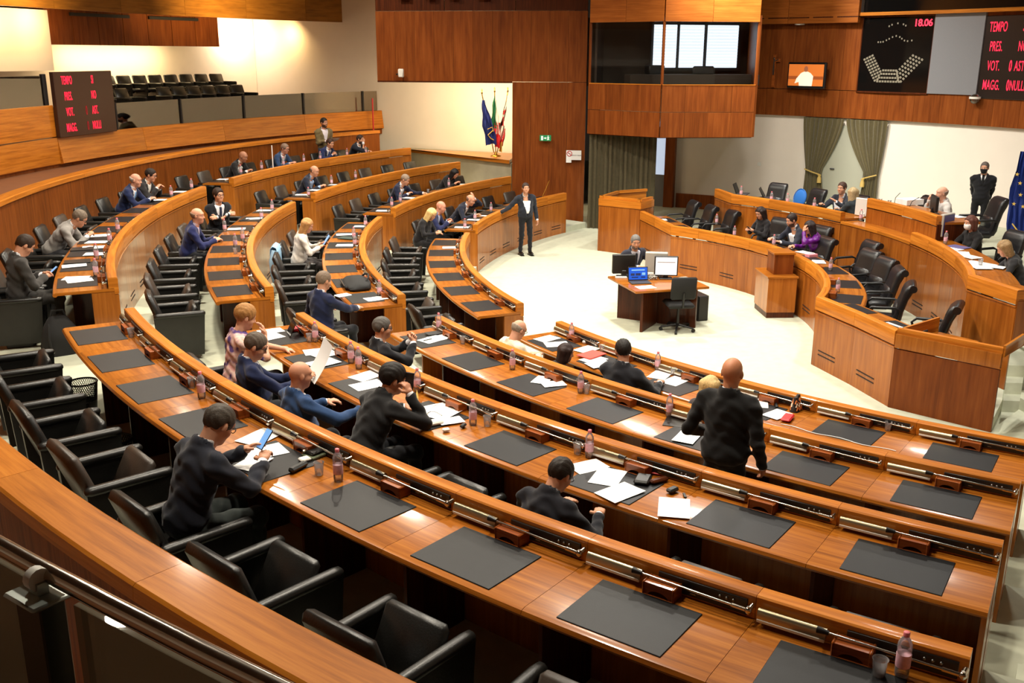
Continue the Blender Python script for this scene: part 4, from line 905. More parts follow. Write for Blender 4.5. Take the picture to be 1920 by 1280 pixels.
def nets(fn, lo, hi, h):
    n = np.maximum(4, np.ceil((hi - lo) / h).astype(int) + 1)
    ax = [lo[i] + h * np.arange(n[i]) for i in range(3)]
    G = np.stack(np.meshgrid(*ax, indexing='ij'), -1).reshape(-1, 3)
    v = fn(G).reshape(n).astype(np.float64); s = v < 0
    c = np.zeros(n - 1, int); cn = []
    for i in (0, 1):
        for j in (0, 1):
            for k in (0, 1):
                c += s[i:n[0] - 1 + i, j:n[1] - 1 + j, k:n[2] - 1 + k]
    act = np.argwhere((c > 0) & (c < 8))
    if len(act) == 0: return np.zeros((0, 3)), []
    ids = -np.ones(n - 1, int); ids[tuple(act.T)] = np.arange(len(act))
    acc = np.zeros((len(act), 3)); cnt = np.zeros(len(act))
    cor = [(i, j, k) for i in (0, 1) for j in (0, 1) for k in (0, 1)]
    for a in cor:
        for d in range(3):
            if a[d]: continue
            b = list(a); b[d] = 1
            va = v[tuple((act + np.array(a)).T)]; vb = v[tuple((act + np.array(b)).T)]
            m = (va < 0) != (vb < 0); t = np.where(m, va / np.where(m, va - vb, 1), 0)
            P_ = np.array(a, float)[None] + t[:, None] * (np.array(b) - np.array(a))[None]
            acc[m] += P_[m]; cnt[m] += 1
    V = lo + h * (act + acc / cnt[:, None]); F = []
    for d in range(3):
        e1, e2 = (d + 1) % 3, (d + 2) % 3
        sl0 = [slice(None)] * 3; sl1 = [slice(None)] * 3; sl0[d] = slice(0, -1); sl1[d] = slice(1, None)
        a = s[tuple(sl0)]; b = s[tuple(sl1)]; ed = np.argwhere(a != b)
        ok = (ed[:, e1] > 0) & (ed[:, e2] > 0) & (ed[:, e1] < n[e1] - 1) & (ed[:, e2] < n[e2] - 1); ed = ed[ok]
        if not len(ed): continue
        flip = ~a[tuple(ed.T)]
        q = []
        for (o1, o2) in ((-1, -1), (0, -1), (0, 0), (-1, 0)):
            t = ed.copy(); t[:, e1] += o1; t[:, e2] += o2; q.append(ids[tuple(t.T)])
        Q4 = np.stack(q, 1); Q4[flip] = Q4[flip][:, ::-1]; F.append(Q4)
    return V, np.concatenate(F).tolist() if F else []
def join(parts_):
    V = []; F = []; MI = []; b = 0
    for (v, f, mi) in parts_:
        V += [tuple(p) for p in v]; F += [tuple(i + b for i in q) for q in f]; MI += [mi] * len(f); b += len(v)
    return V, F, MI
def mesh_of(name, pieces, mats):
    V, F, MI = join(pieces); me = bpy.data.meshes.new(name); me.from_pydata(V, [], F)
    for m in mats: me.materials.append(MATS[m])
    me.polygons.foreach_set('material_index', MI); me.polygons.foreach_set('use_smooth', [True] * len(F)); me.validate(); me.update(); return me
def cmat(kind, rgb):
    k = kind + '_%02x%02x%02x' % tuple(rgb)
    if k not in MATS:
        if kind == 'skin': mat(k, rgb, .5, spec=.35, noise=.05, nscale=25)
        elif kind == 'hair': mat(k, rgb, .6, spec=.3, noise=.25, nscale=60, bump=.6, bscale=140)
        else: mat(k, rgb, .85, spec=.2, noise=.10, nscale=18, bump=.25, bscale=500, sheen=.15)
    return k
exec_floral = None
mat('eye_white', (225, 220, 212), .3); mat('iris', (30, 22, 18), .2); mat('lens', (30, 30, 30), .2)
def rotm(ax, a):
    return np.array(Matrix.Rotation(a, 3, ax))
def unit(v): v = np.array(v, float); return v / max(1e-9, np.linalg.norm(v))
def ik(S, W, l1, l2, pole):
    S = np.array(S, float); W = np.array(W, float); d = W - S; L = np.linalg.norm(d); L2 = min(L, (l1 + l2) * .985)
    u = d / L; W = S + u * L2; a = (l1 * l1 - l2 * l2 + L2 * L2) / (2 * L2); hgt = math.sqrt(max(0, l1 * l1 - a * a))
    pl_ = np.array(pole, float); pl_ = pl_ - u * (pl_ @ u); pl_ = unit(pl_); return S + u * a + pl_ * hgt, W
def hand_prims(W, f, n, side, curl, thumb=.5):
    """W wrist, f finger direction, n back-of-hand normal, side +1 for a left hand"""
    f = unit(f); n = unit(np.array(n, float) - f * (np.array(n, float) @ f)); s = np.cross(n, f) * -side     # s points to the thumb side
    P_ = [cone(W, W + f * .03, .027, .030), ell(W + f * .055, (.048, .042, .016), np.stack([f, s, n], 1))]
    for i, (off, ln, c) in enumerate(((.030, .072, .85), (.010, .080, 1.0), (-.011, .074, 1.05), (-.030, .058, 1.1))):
        a = W + f * (.088 - abs(i - 1.2) * .006) + s * off; b0 = W + f * .04 + s * off * .7
        P_.append(cone(b0, a, .012, .0105)); d = f; ang = 0; r = .0102
        for l in (.42, .32, .26):
            ang += curl * c; d = f * cos(ang) - n * sin(ang) + s * off * .9; e = a + unit(d) * ln * l; P_.append(cone(a, e, r, r - .0012)); a = e; r -= .0012
    t0 = W + f * .028 + s * .03; t1 = t0 + unit(f * .55 + s * .75 - n * thumb * .5) * .042; t2 = t1 + unit(f * .9 + s * .15 - n * thumb) * .034
    P_ += [cone(t0 - s * .012, t1, .015, .0125), cone(t1, t2, .0122, .0095)]
    return P_
def person(label, loc, rot, pose='sit', lean=12, twist=0, side=0, yaw=0, pitch=8, L=None, R=None, Lh=None, Rh=None, curl=(.45, .45), hair='short', hc=(40, 32, 26), skin=(196, 138, 106), top=(24, 26, 34), shirt=(225, 225, 230), tie=None, legs=(26, 27, 32), jacket=True, vee=.26, vz=.17, glasses=None, female=False, belly=0.0, lod=1, sc=1.0, mask=None, beard=None, short_sleeve=False, legpose=0, lpole=None, rpole=None, group=None, scarf=None):
    t0 = bpy.data.objects
    hb_, hh, hd = ((.0145, .0080, .0060), (.021, .0105, .0085), (.026, .0135, .0105))[lod]
    w = .165 if female else .200
    sit = pose == 'sit'
    Pz = .575 if sit else .94
    Pv = np.array([0, 0, Pz]); th = radians(lean); sd = radians(side)
    def sp(k): a = th * k; return np.array([sin(a), sin(sd) * -1.0, cos(a)])
    C = Pv + .29 * unit(sp(.8)); N = C + .225 * unit(sp(1.12)); up = unit(sp(1.05))
    Rt = rotm('Z', radians(twist)); fw = unit(Rt @ np.array([cos(th), 0, -sin(th)])); fw = unit(fw - up * (fw @ up)); lf = np.cross(up, fw)
    B = np.stack([fw, lf, up], 1)
    Sh = {1: C + up * .145 + lf * w, -1: C + up * .145 - lf * w}
    fl = np.array([cos(radians(twist)), sin(radians(twist)), 0])
    # head frame
    Hm = rotm('Z', radians(twist + yaw)) @ rotm('Y', radians(pitch)); hf, hl, hu = Hm[:, 0], Hm[:, 1], Hm[:, 2]
    H = N + up * .028 + hu * .112 + hf * .024; hs = .96 if female else 1.0
    def hp(x, y, z): return H + (hf * x + hl * y + hu * z) * hs
    def hr(*r): return tuple(q * hs for q in r)
    # arms
    l1, l2 = (.27, .245) if female else (.295, .265)
    tg = {1: L, -1: R}; EW = {}
    for s in (1, -1):
        t = tg[s]
        if t is None: t = (.20, .20 * s, .60) if sit else (.06, .27 * s, .80)
        pole = (lpole if s > 0 else rpole) or ((-.35, .75 * s, -.8) if sit else (-.9, .35 * s, -.2))
        EW[s] = ik(Sh[s], t, l1, l2, pole)
    skin_m = cmat('skin', tuple(int(.80 * a + .20 * b) for a, b in zip(skin, (232, 190, 166))))
    # body: skin layer
    body = [cone(Pv + up * .05, C, .07, .075), cone(C, N, .075, .05)]
    knees = {}
    for s in (1, -1):
        hip = Pv + np.array([.02, .09 * s, -.02])
        if sit:
            kn = np.array([.43, .13 * s, .52]); an = np.array([.40 - legpose * .25, .13 * s, .10])
        else:
            kn = np.array([.03 + (.05 if s > 0 else 0) * legpose, .10 * s * (1 - .8 * abs(legpose) * 0), .50]); an = np.array([.0 + .06 * legpose * s, .11 * s, .09])
        knees[s] = (hip, kn, an)
        body += [cone(hip, kn, .06, .04), cone(kn, an, .04, .03)]
        E_, W_ = EW[s]; ra = .0 if not short_sleeve else .012
        body += [cone(Sh[s], E_, .035 + ra, .030 + ra * .6), cone(E_, W_, .032 + ra * .6, .025)]
    pcs = []
    lo, hi = bounds(body, .03); v, f = nets(lambda X: union(body, X, .03), lo, hi, hb_ * (1.35 if not short_sleeve else 1.0)); pcs.append((v, f, 0))
    # head
    E3 = np.stack([hf, hl, hu], 1)
    head = [ell(hp(-.008, 0, .030), hr(.098, .077, .092), E3), ell(hp(.030, 0, -.045), hr(.062, .058, .074), E3), ell(hp(.060, 0, -.092), hr(.030, .030, .026), E3),
            cone(hp(-.02, 0, -.06), N - up * .02, .055 * hs if not female else .047, .062 if not female else .052),
            ell(hp(.055, .040, -.028), hr(.026, .024, .026), E3), ell(hp(.055, -.040, -.028), hr(.026, .024, .026), E3), cone(hp(.074, .036, .034), hp(.074, -.036, .034), .016, .016)]
    det = [cone(hp(.090, 0, .014), hp(.108, 0, -.026), .008, .0125), ell(hp(.098, .012, -.030), hr(.010, .008, .007), E3), ell(hp(.098, -.012, -.030), hr(.010, .008, .007), E3),
           ell(hp(.086, 0, -.058), hr(.012, .024, .006), E3), ell(hp(.085, 0, -.068), hr(.012, .021, .0065), E3),
           ell(hp(-.006, .079, -.006), hr(.020, .009, .032), E3 @ rotm('Z', .35)), ell(hp(-.006, -.079, -.006), hr(.020, .009, .032), E3 @ rotm('Z', -.35))]
    soc = [ell(hp(.096, .033, .010), hr(.014, .020, .012), E3), ell(hp(.096, -.033, .010), hr(.014, .020, .012), E3)]
    def fh(X):
        d = union(head, X, .030); q = union(soc, X, .004); d = -smin(-d, q, .012); return smin(d, union(det, X, .006), .010)
    lo, hi = bounds(head, .03); v, f = nets(fh, lo, hi, hh)
    if beard and len(v):
        q = (v - H) @ E3 / hs; cen = np.array([q[list(ff)].mean(0) for ff in f]); bm = (cen[:, 0] > -.01) & (cen[:, 2] < -.050) & (cen[:, 2] > -.125) & ~((abs(cen[:, 1]) < .022) & (abs(cen[:, 2] + .063) < .011))
        pcs.append((v, [ff for ff, k in zip(f, bm) if not k], 0)); pcs.append((v, [ff for ff, k in zip(f, bm) if k], 3))
    else: pcs.append((v, f, 0))
    for s in (1, -1):
        g = Geo(); Mx = Matrix([list(r) for r in E3]); g.ball(tuple(hp(.077, .033 * s, .009)), .0125, 10, 8, M=Mx); pcs.append((g.v, g.f, 1))
        g = Geo(); g.ball(tuple(hp(.0875, .0335 * s, .007)), .0058, 8, 6); pcs.append((g.v, g.f, 2))
        g = Geo(); g.tube([tuple(hp(.088, .016 * s, .031)), tuple(hp(.091, .033 * s, .036)), tuple(hp(.080, .053 * s, .031))], [.0035, .0045, .0025], 6); pcs.append((g.v, g.f, 3))
    # hands
    for s, hd_, cu in ((1, Lh, curl[0]), (-1, Rh, curl[1])):
        E_, W_ = EW[s]; f_ = unit(W_ - E_); n_ = np.array([0, 0, 1.0])
        if abs(f_[2]) > .8: n_ = np.array([0, s, 0]) * 1.0
        if hd_: f_ = unit(hd_[0]); n_ = np.array(hd_[1], float)
        hpz = hand_prims(W_, f_, n_, s, cu); lo, hi = bounds(hpz, .02); v, f = nets(lambda X: union(hpz, X, .007), lo, hi, hd); pcs.append((v, f, 0))
    hair_m = cmat('hair', hc)
    me = mesh_of('person', pcs, [skin_m, 'eye_white', 'iris', cmat('hair', tuple(int(.6 * a + .4 * b * .7) for a, b in zip(beard, skin)) if beard else hc)])
    p = part('person', me, None, loc, (0, 0, rot), label); p['category'] = 'person'; p.scale = (sc, sc, sc)
    if group: p['group'] = group
    # hair
    big = [ell(hp(-.010, 0, .034), hr(.108, .087, .101), E3)]; extra = []
    if hair == 'long' or hair == 'bob':
        ln = .24 if hair == 'long' else .13
        for y in (.062, .035, -.035, -.062): extra.append(cone(hp(-.05, y, .03), hp(-.055 + (.03 if abs(y) > .05 else 0), y * 1.15, -ln), .050, .035))
        extra += [cone(hp(.025, .072, .05), hp(.022, .083, -ln * .75), .030, .022), cone(hp(.025, -.072, .05), hp(.022, -.083, -ln * .75), .030, .022)]
    if hair == 'full': big = [ell(hp(-.012, 0, .042), hr(.116, .094, .108), E3)]
    def fhair(X):
        q = ((X - H) @ E3) / hs
        d = union(big + extra, X, .025) + .0035 * np.sin(q[:, 1] * 190 + q[:, 0] * 60) * np.sin(q[:, 2] * 60 + q[:, 0] * 40)
        face = prim_d(('e', np.array([.092, 0, -.035]), np.array([.066, .072, .098]), None), q)
        if hair in ('short', 'full', 'grey'):
            low = np.where(q[:, 0] < -.03, -(q[:, 2] + .075), -(q[:, 2] + .012 + .35 * np.clip(q[:, 0], -.03, .2)))
            d = np.maximum(d, low * .8); d = np.maximum(d, -(face - .004)); d = np.maximum(d, q[:, 0] - .088)
            er = union([ell((-.004, .085, -.012), (.024, .022, .036)), ell((-.004, -.085, -.012), (.024, .022, .036))], q, .002); d = np.maximum(d, -er)
        elif hair == 'fringe':
            d = np.maximum(d, -(q[:, 2] + .07)); d = np.maximum(d, q[:, 2] - .030 - .25 * np.clip(-q[:, 0], 0, .1)); d = np.maximum(d, q[:, 0] - .018)
            er = union([ell((-.004, .085, -.012), (.024, .022, .036)), ell((-.004, -.085, -.012), (.024, .022, .036))], q, .002); d = np.maximum(d, -er)
        else:
            d = np.maximum(d, -(face - .004)); d = np.maximum(d, q[:, 0] - .095)
        return d * hs
    if hair != 'bald':
        lo, hi = bounds(big + extra, .02); v, f = nets(fhair, lo, hi, hh * 1.05)
        if len(f): part('hair', mesh_of('hair', [(v, f, 0)], [hair_m]), p)
    # clothes
    tor = [ell(C + up * .03, (.118 + belly * .3, w - .002, .20), B), cone(Sh[1] - lf * .035 + up * .005, Sh[-1] + lf * .035 + up * .005, .066, .066), ell((Pv + C) / 2 + fw * belly, (.122 + belly, .158 + belly * .6, .17), B),
           ell(Pv + np.array([0, 0, .03]), (.135 + belly * .5, .178 + belly * .4, .125)), cone(C + up * .13 - fw * .02, N - up * .02 - fw * .02, .10, .070)]
    if female: tor += [ell(C + up * .0 + fw * .085 + lf * .07, (.055, .06, .06), B), ell(C + up * .0 + fw * .085 - lf * .07, (.055, .06, .06), B)]
    def sleeves(r0, r1, cut):
        out = []
        for s in (1, -1):
            E_, W_ = EW[s]; out.append(cone(Sh[s] - up * .015, E_, r0, r0 * .80))
            if not short_sleeve: out.append(cone(E_, W_ - unit(W_ - E_) * cut, r0 * .80, r1))
        return out
    zB = C - up * vz
    def rel(X): q = (X - zB) @ B; return q
    def wr(X): return .0085 * np.sin(X[:, 0] * 31 + X[:, 2] * 47 + 1.3 * np.sin(X[:, 1] * 23)) * np.sin(X[:, 1] * 27 - X[:, 2] * 19 + X[:, 0] * 11)
    sl = sleeves(.066 if not female else .056, .044 if not female else .038, .022)
    def base(X, inf=0.0): return smin(union(tor, X, .05), union(sl, X, .02), .03) - inf
    neckcut = [cone(N - up * .055, N + up * .2, .072 if not female else .064, .076 if not female else .068)]; jcol = cone(N - up * .06 - fw * .014, N - up * .008 - fw * .016, .096, .088)
    def fj(X):
        d = base(X) + wr(X); q = rel(X)
        if jacket:
            vv = np.maximum(np.abs(q[:, 1]) - vee * np.clip(q[:, 2], 0, 9), -(q[:, 0] - .02)); d2 = base(X, .009) + wr(X) * .6
            lap = np.maximum(np.maximum(d2, np.abs(np.abs(q[:, 1]) - vee * q[:, 2] - .028) - .028), np.maximum(-(q[:, 2] - .0), -(q[:, 0] - .03)))
            lap = np.maximum(lap, q[:, 2] - .40); d = np.minimum(d, lap)
            d = np.maximum(d, -np.where(q[:, 2] > 0, vv, 1.0))
        if jacket: d = np.minimum(d, np.maximum(prim_d(jcol, X), q[:, 0] - .05 + .30 * np.clip(q[:, 2] - .30, 0, 1)))
        d = np.maximum(d, -union(neckcut, X, .01))
        if sit: d = np.maximum(d, -(X[:, 2] - .47))
        else: d = np.maximum(d, -(X[:, 2] - (.74 if jacket else .86)))
        return d
    lo, hi = bounds(tor + sl, .03); v, f = nets(fj, lo, hi, hb_)
    nm = 'jacket' if jacket else ('blouse' if female else 'shirt')
    jm = top if isinstance(top, str) else cmat('cloth', top)
    part(nm, mesh_of(nm, [(v, f, 0)], [jm]), p)
    if jacket:
        cu = []
        for s in (1, -1): E_, W_ = EW[s]; u_ = unit(W_ - E_); cu.append(cone(W_ - u_ * .035, W_ + u_ * .004, .036, .035))
        col = cone(N - up * .04 - fw * .008, N + up * .016 - fw * .004, .0655 if not female else .0575, .0615 if not female else .0545); cin = cone(N - up * .10, N + up * .2, .0525, .0525)
        def fs(X):
            q = rel(X); d = union(tor, X, .05) + .010; d = np.maximum(d, -(q[:, 2] + .02)); return np.maximum(d, np.maximum(-(q[:, 0] - .0), q[:, 2] - .37))
        lo, hi = bounds([ell(C + up * .03, (.17, w + .02, .22), B)], .03); v, f = nets(fs, lo, hi, hb_ * .9)
        if len(f): part('shirt', mesh_of('shirt', [(v, f, 0)], [cmat('cloth', shirt)]), p)
        lo, hi = bounds([col], .02); v, f = nets(lambda X: np.maximum(np.maximum(prim_d(col, X), -(prim_d(cin, X))), ((X - N) @ up) - .038 + .25 * np.clip((X - N) @ fw, 0, 1)), lo, hi, min(hd, .009)); part('shirt_collar', mesh_of('shirt_collar', [(v, f, 0)], [cmat('cloth', shirt)]), p)
        for c_ in cu: lo, hi = bounds([c_], .02); v, f = nets(lambda X: prim_d(c_, X), lo, hi, hd * 1.3); part('shirt_cuff', mesh_of('shirt_cuff', [(v, f, 0)], [cmat('cloth', shirt)]), p)
        if tie:
            def ft(X):
                q = rel(X); wd = .022 + .010 * np.clip((.30 - q[:, 2]) / .3, 0, 1); d = np.maximum(union(tor, X, .05) - .004, np.abs(q[:, 1]) - wd); d = np.maximum(d, -(q[:, 2] + .0)); d = np.maximum(d, q[:, 2] - .345); return np.maximum(d, -(q[:, 0] - .02))
            lo, hi = bounds([ell(C, (.2, .06, .3))], .02); v, f = nets(ft, lo, hi, hh * 1.2)
            if len(f): part('tie', mesh_of('tie', [(v, f, 0)], [cmat('cloth', tie)]), p)
    lg = [ell(Pv + np.array([0, 0, -.01]), (.125, .17, .11))]
    for s in (1, -1): hip, kn, an = knees[s]; lg += [cone(hip, kn, .085, .062), cone(kn, an, .060, .048)]
    def fl_(X): return np.maximum(union(lg, X, .03) + wr(X), -(X[:, 2] - .05))
    lo, hi = bounds(lg, .03); v, f = nets(fl_, lo, hi, hb_ * 1.15); part('trousers', mesh_of('trousers', [(v, f, 0)], [cmat('cloth', legs)]), p)
    for s in (1, -1):
        an = knees[s][2]; g = Geo(); M_ = Matrix.Translation((an[0] + .06, an[1], .05)); g.ball((an[0] + .065, an[1], .048), (.145, .046, .046), 10, 6); g.box(an[0] - .085, an[0] + .19, an[1] - .042, an[1] + .042, 0, .02, .008)
        part('shoe', g.data('shoe', 'shoe_black', 60), p)
    if glasses:
        g = Geo()
        for s in (1, -1):
            g.tube([tuple(hp(.104 - .004 * abs(cos(a)), .034 * s + .024 * cos(a), .006 + .018 * sin(a))) for a in [2 * pi * k / 14 for k in range(15)]], .0028, 5, caps=False)
            g.tube([tuple(hp(.100, .058 * s, .012)), tuple(hp(.06, .078 * s, .014)), tuple(hp(-.01, .083 * s, .010))], .0025, 5)
        g.tube([tuple(hp(.106, .011, .010)), tuple(hp(.106, -.011, .010))], .0025, 5)
        part('glasses', g.data('glasses', glasses, 60), p)
    if mask:
        mk = [ell(hp(.072, 0, -.052), hr(.050, .060, .058), E3)]
        def fm(X):
            q = ((X - H) @ E3) / hs; d = np.minimum(union(mk, X, .01), fh(X) - .006); d = np.maximum(d, q[:, 2] + .008); d = np.maximum(d, -(q[:, 2] + .112)); return np.maximum(d, -(q[:, 0] - .035))
        lo, hi = bounds(mk, .03); v, f = nets(fm, lo, hi, hh); part('face_mask', mesh_of('face_mask', [(v, f, 0)], [cmat('cloth', mask)]), p)
    return p
mat('shoe_black', (18, 16, 15), .35)
def seat_pos(b, i, ang, roff): return P(RR[i] + roff, ang, FZ[i])
def sitter(b, i, ang, label, roff=1.12, turn=0, **k):
    return person(label, seat_pos(b, i, ang, roff), radians(ang) + pi + radians(turn), 'sit', **k)
NAVY = (26, 34, 62); BLACK = (20, 20, 22); DGREY = (44, 44, 48); BLUE = (48, 74, 118)
# ---- near block
sitter('N', 3, 214.1, 'grey-haired man in dark navy jacket bent over a phone at the outermost near bench', lean=22, pitch=38, yaw=6, L=(.50, .13, .87), R=(.53, -.06, .84), Lh=((.75, -.45, .5), (-.3, .6, .6)), Rh=((.6, .55, .45), (-.5, -.3, .8)), curl=(.35, .6), hair='short', hc=(66, 58, 50), top=(28, 31, 42), glasses='lens', lod=0, legs=(46, 52, 50), roff=1.12)
sitter('N', 2, 203.1, 'short-haired blonde woman in flowered blouse, hand at her mouth', lean=7, turn=-6, pitch=20, R=(.29, -.05, 1.02), L=(.52, .12, .80), Rh=((-.1, .25, .95), (.9, -.2, .2)), hair='full', hc=(158, 112, 62), top='floral', jacket=False, female=True, lod=0, skin=(208, 152, 122), short_sleeve=True, roff=1.12)
sitter('N', 2, 206.2, 'man in navy blue suit and glasses reading a sheet of paper', roff=1.3, lean=0, turn=-14, pitch=24, yaw=-14, L=(.42, .12, .82), R=(.46, -.12, .86), Lh=((.7, -.4, .5), (-.3, .7, .6)), Rh=((.8, .2, .5), (-.4, -.5, .7)), hair='short', hc=(84, 72, 62), top=(22, 32, 66), glasses='lens', lod=0, belly=.03, sc=0.97)
sitter('N', 2, 209.5, 'bald man in mid blue jacket seen from behind at the third near bench', roff=1.32, lean=2, pitch=8, yaw=-10, R=(.48, -.30, .88), L=(.40, .18, .84), rpole=(-.2, -.8, -.7), hair='bald', hc=(120, 90, 70), skin=(196, 134, 104), top=(40, 66, 106), lod=0, belly=.03, sc=0.93)
sitter('N', 2, 211.72, 'curly dark-haired man in black suit talking on a phone', roff=1.08, lean=30, twist=-4, pitch=14, yaw=-14, R=(.36, -.17, 1.05), Rh=((-.15, .35, .95), (.3, -1, .1)), L=(.54, .18, .80), curl=(.4, .7), hair='full', hc=(24, 19, 17), skin=(180, 122, 92), top=(22, 22, 24), lod=0, rpole=(.6, -.5, -1))
sitter('N', 2, 219.15, 'dark-haired man in black jacket and glasses leaning over papers', roff=1.32, lean=24, pitch=34, yaw=-8, R=(.50, -.22, .81), L=(.50, .16, .80), curl=(.3, .8), hair='short', hc=(36, 28, 22), top=(24, 25, 33), glasses='lens', lod=0, skin=(190, 130, 98), sc=0.9)
sitter('N', 1, 203.3, 'grey-haired man in dark suit and glasses with raised clasped hands', roff=1.3, lean=0, turn=-10, pitch=4, yaw=-10, L=(.38, .05, 1.02), R=(.38, -.05, 1.02), Lh=((.35, -.45, .8), (.5, .8, .1)), Rh=((.35, .45, .8), (.5, -.8, .1)), curl=(.55, .55), hair='short', hc=(84, 80, 76), top=(26, 27, 32), glasses='lens', lod=0, legs=(34, 40, 58), sc=0.94)
sitter('N', 0, 202.9, 'balding man in cream shirt and glasses looking down', roff=1.32, lean=8, pitch=30, L=(.40, .12, .80), R=(.42, -.06, .82), hair='fringe', hc=(150, 138, 124), top=(224, 208, 184), jacket=False, glasses='lens', lod=1, skin=(200, 144, 116), sc=0.93)
sitter('N', 0, 206.9, 'dark-haired woman in black turned to the man beside her', roff=1.36, lean=16, turn=0, yaw=-30, pitch=14, R=(.52, -.26, .80), L=(.52, .10, .80), hair='bob', hc=(44, 28, 24), top=(24, 23, 27), jacket=False, female=True, lod=1, sc=0.88)
sitter('N', 0, 210.4, 'dark-haired bearded man in black jacket turning left to his neighbour', roff=1.15, lean=12, twist=14, yaw=46, pitch=10, L=(.56, .20, .80), R=(.54, -.14, .80), hair='short', hc=(26, 22, 20), top=(26, 27, 33), lod=1, beard=(40, 30, 26), skin=(176, 120, 90))
sitter('N', 0, 215.7, 'blonde woman mostly hidden behind the standing bald man', roff=1.25, lean=10, pitch=12, L=(.5, .15, .8), R=(.5, -.15, .8), hair='bob', hc=(206, 176, 120), top=(60, 50, 50), female=True, lod=2, sc=0.93)
person('bald man in long black jacket standing at the second near bench', P(RR[1] + .98, 220.2, FZ[1]), radians(220.2 + 180 + 4), 'stand', lean=3, pitch=2, yaw=6, L=(.20, .24, 1.02), R=(.12, -.27, .86), hair='bald', skin=(176, 108, 70), hc=(40, 30, 26), top=(18, 18, 19), legs=(18, 18, 20), belly=.05, lod=0, sc=1.0)
# ---- middle block
sitter('M', 3, 191.1, 'young man in dark grey suit looking down at a phone in his lap', roff=1.12, lean=7, turn=16, pitch=36, L=(.30, .04, .80), R=(.31, -.06, .79), Lh=((.8, -.4, .3), (-.2, .7, .7)), Rh=((.8, .4, .3), (-.2, -.7, .7)), curl=(.6, .6), hair='short', hc=(50, 36, 26), top=(58, 56, 54), legs=(56, 54, 52), lod=1)
sitter('M', 3, 181.6, 'grey-haired man in light grey jacket and glasses writing at the desk', roff=1.12, lean=44, pitch=34, L=(.52, .10, .80), R=(.54, -.12, .80), curl=(.5, .7), hair='short', hc=(112, 98, 84), top=(138, 134, 130), legs=(60, 60, 64), glasses='lens', lod=1)
sitter('M', 3, 169.1, 'white-haired man in navy suit and light blue tie, forearms on the desk', roff=1.12, lean=30, pitch=10, L=(.52, .10, .81), R=(.54, -.08, .81), hair='fringe', hc=(170, 160, 150), top=(28, 38, 74), tie=(120, 160, 205), lod=1, skin=(198, 142, 116))
sitter('M', 3, 166.6, 'dark-haired person in white top half hidden behind the white-haired man', roff=1.12, lean=27, pitch=16, L=(.40, .08, .90), R=(.42, -.10, .92), Lh=((.7, -.3, .6), (-.5, .6, .6)), hair='short', hc=(38, 28, 24), top=(38, 36, 38), shirt=(228, 224, 216), lod=1, glasses='lens')
sitter('M', 2, 178.4, 'bald man in blue suit and pale shirt at the third middle bench', roff=1.12, lean=20, pitch=4, yaw=-8, L=(.42, .12, .80), R=(.46, -.08, .80), hair='fringe', hc=(130, 104, 84), top=(32, 38, 82), shirt=(212, 200, 222), lod=1, skin=(206, 146, 116))
sitter('M', 2, 169.9, 'dark-haired man in black suit and glasses, arms folded', roff=1.12, lean=14, turn=-45, pitch=-2, L=(.26, -.12, .84), R=(.28, .10, .88), Lh=((.2, -.9, .1), (.8, 0, .5)), Rh=((.2, .9, .1), (.8, 0, .5)), hair='full', hc=(48, 32, 24), top=(28, 30, 36), tie=(30, 36, 60), glasses='lens', lod=1)
sitter('M', 1, 176.9, 'long-haired blonde woman in pale top looking at a tablet', roff=1.12, lean=11, turn=10, pitch=24, yaw=-16, L=(.38, .04, .86), R=(.34, -.12, .84), Lh=((.8, -.3, .4), (-.4, .6, .6)), hair='long', hc=(178, 132, 80), top=(206, 198, 188), jacket=False, female=True, lod=1, legs=(60, 56, 56))
sitter('M', 1, 194.1, 'grey-haired man in dark blue suit seen from behind, arm on the bench', roff=1.18, lean=4, turn=22, pitch=10, R=(.52, -.12, .80), L=(.30, .22, .78), hair='short', hc=(118, 100, 84), top=(30, 38, 70), lod=1, belly=.02, sc=0.97)
# ---- far block
sitter('F', 3, 153.3, 'bald man in black jacket and open white shirt behind a white stick', lean=35, pitch=20, L=(.46, .10, .80), R=(.48, -.10, .80), hair='bald', hc=(40, 30, 26), skin=(150, 98, 70), top=(26, 25, 26), shirt=(230, 224, 218), vee=.3, vz=.26, lod=2)
sitter('F', 3, 147.2, 'grey-haired man in blue jacket and glasses at the outermost far bench', lean=31, pitch=14, L=(.48, .12, .80), R=(.50, -.12, .80), hair='short', hc=(126, 104, 90), top=(36, 58, 92), glasses='lens', lod=2, skin=(196, 136, 112))
person('bearded man in olive green jacket standing to speak at the outermost far bench', P(RR[3] + 1.28, 139.9, FZ[3]), radians(139.9 + 180 - 20), 'stand', lean=2, pitch=4, yaw=10, L=(.26, .10, 1.12), R=(.28, -.10, 1.14), hair='short', hc=(34, 27, 24), beard=(44, 34, 30), top=(112, 98, 66), shirt=(214, 206, 214), legs=(70, 84, 112), lod=2, sc=1.03, skin=(172, 116, 88))
sitter('F', 3, 141.0, 'dark-haired man in navy suit seated half behind a raised white sheet', lean=34, roff=1.12, pitch=10, L=(.44, .06, .86), R=(.46, -.12, .84), hair='short', hc=(60, 40, 32), top=(30, 40, 78), tie=(40, 60, 120), lod=2)
sitter('F', 3, 136.9, 'bearded man in dark suit resting his chin on his hand', lean=32, roff=1.14, turn=12, pitch=6, R=(.40, .0, 1.07), Rh=((.15, .25, .9), (.9, -.3, .2)), L=(.42, .26, .80), curl=(.4, .8), hair='short', hc=(56, 42, 36), beard=(60, 46, 40), top=(30, 33, 44), lod=2)
sitter('F', 2, 153.2, 'bald man in navy jacket and light blue shirt at the third far bench', lean=33, pitch=18, L=(.48, .12, .80), R=(.50, -.10, .80), hair='fringe', hc=(110, 84, 70), top=(30, 34, 50), shirt=(160, 184, 220), vee=.30, vz=.24, lod=2, belly=.03)
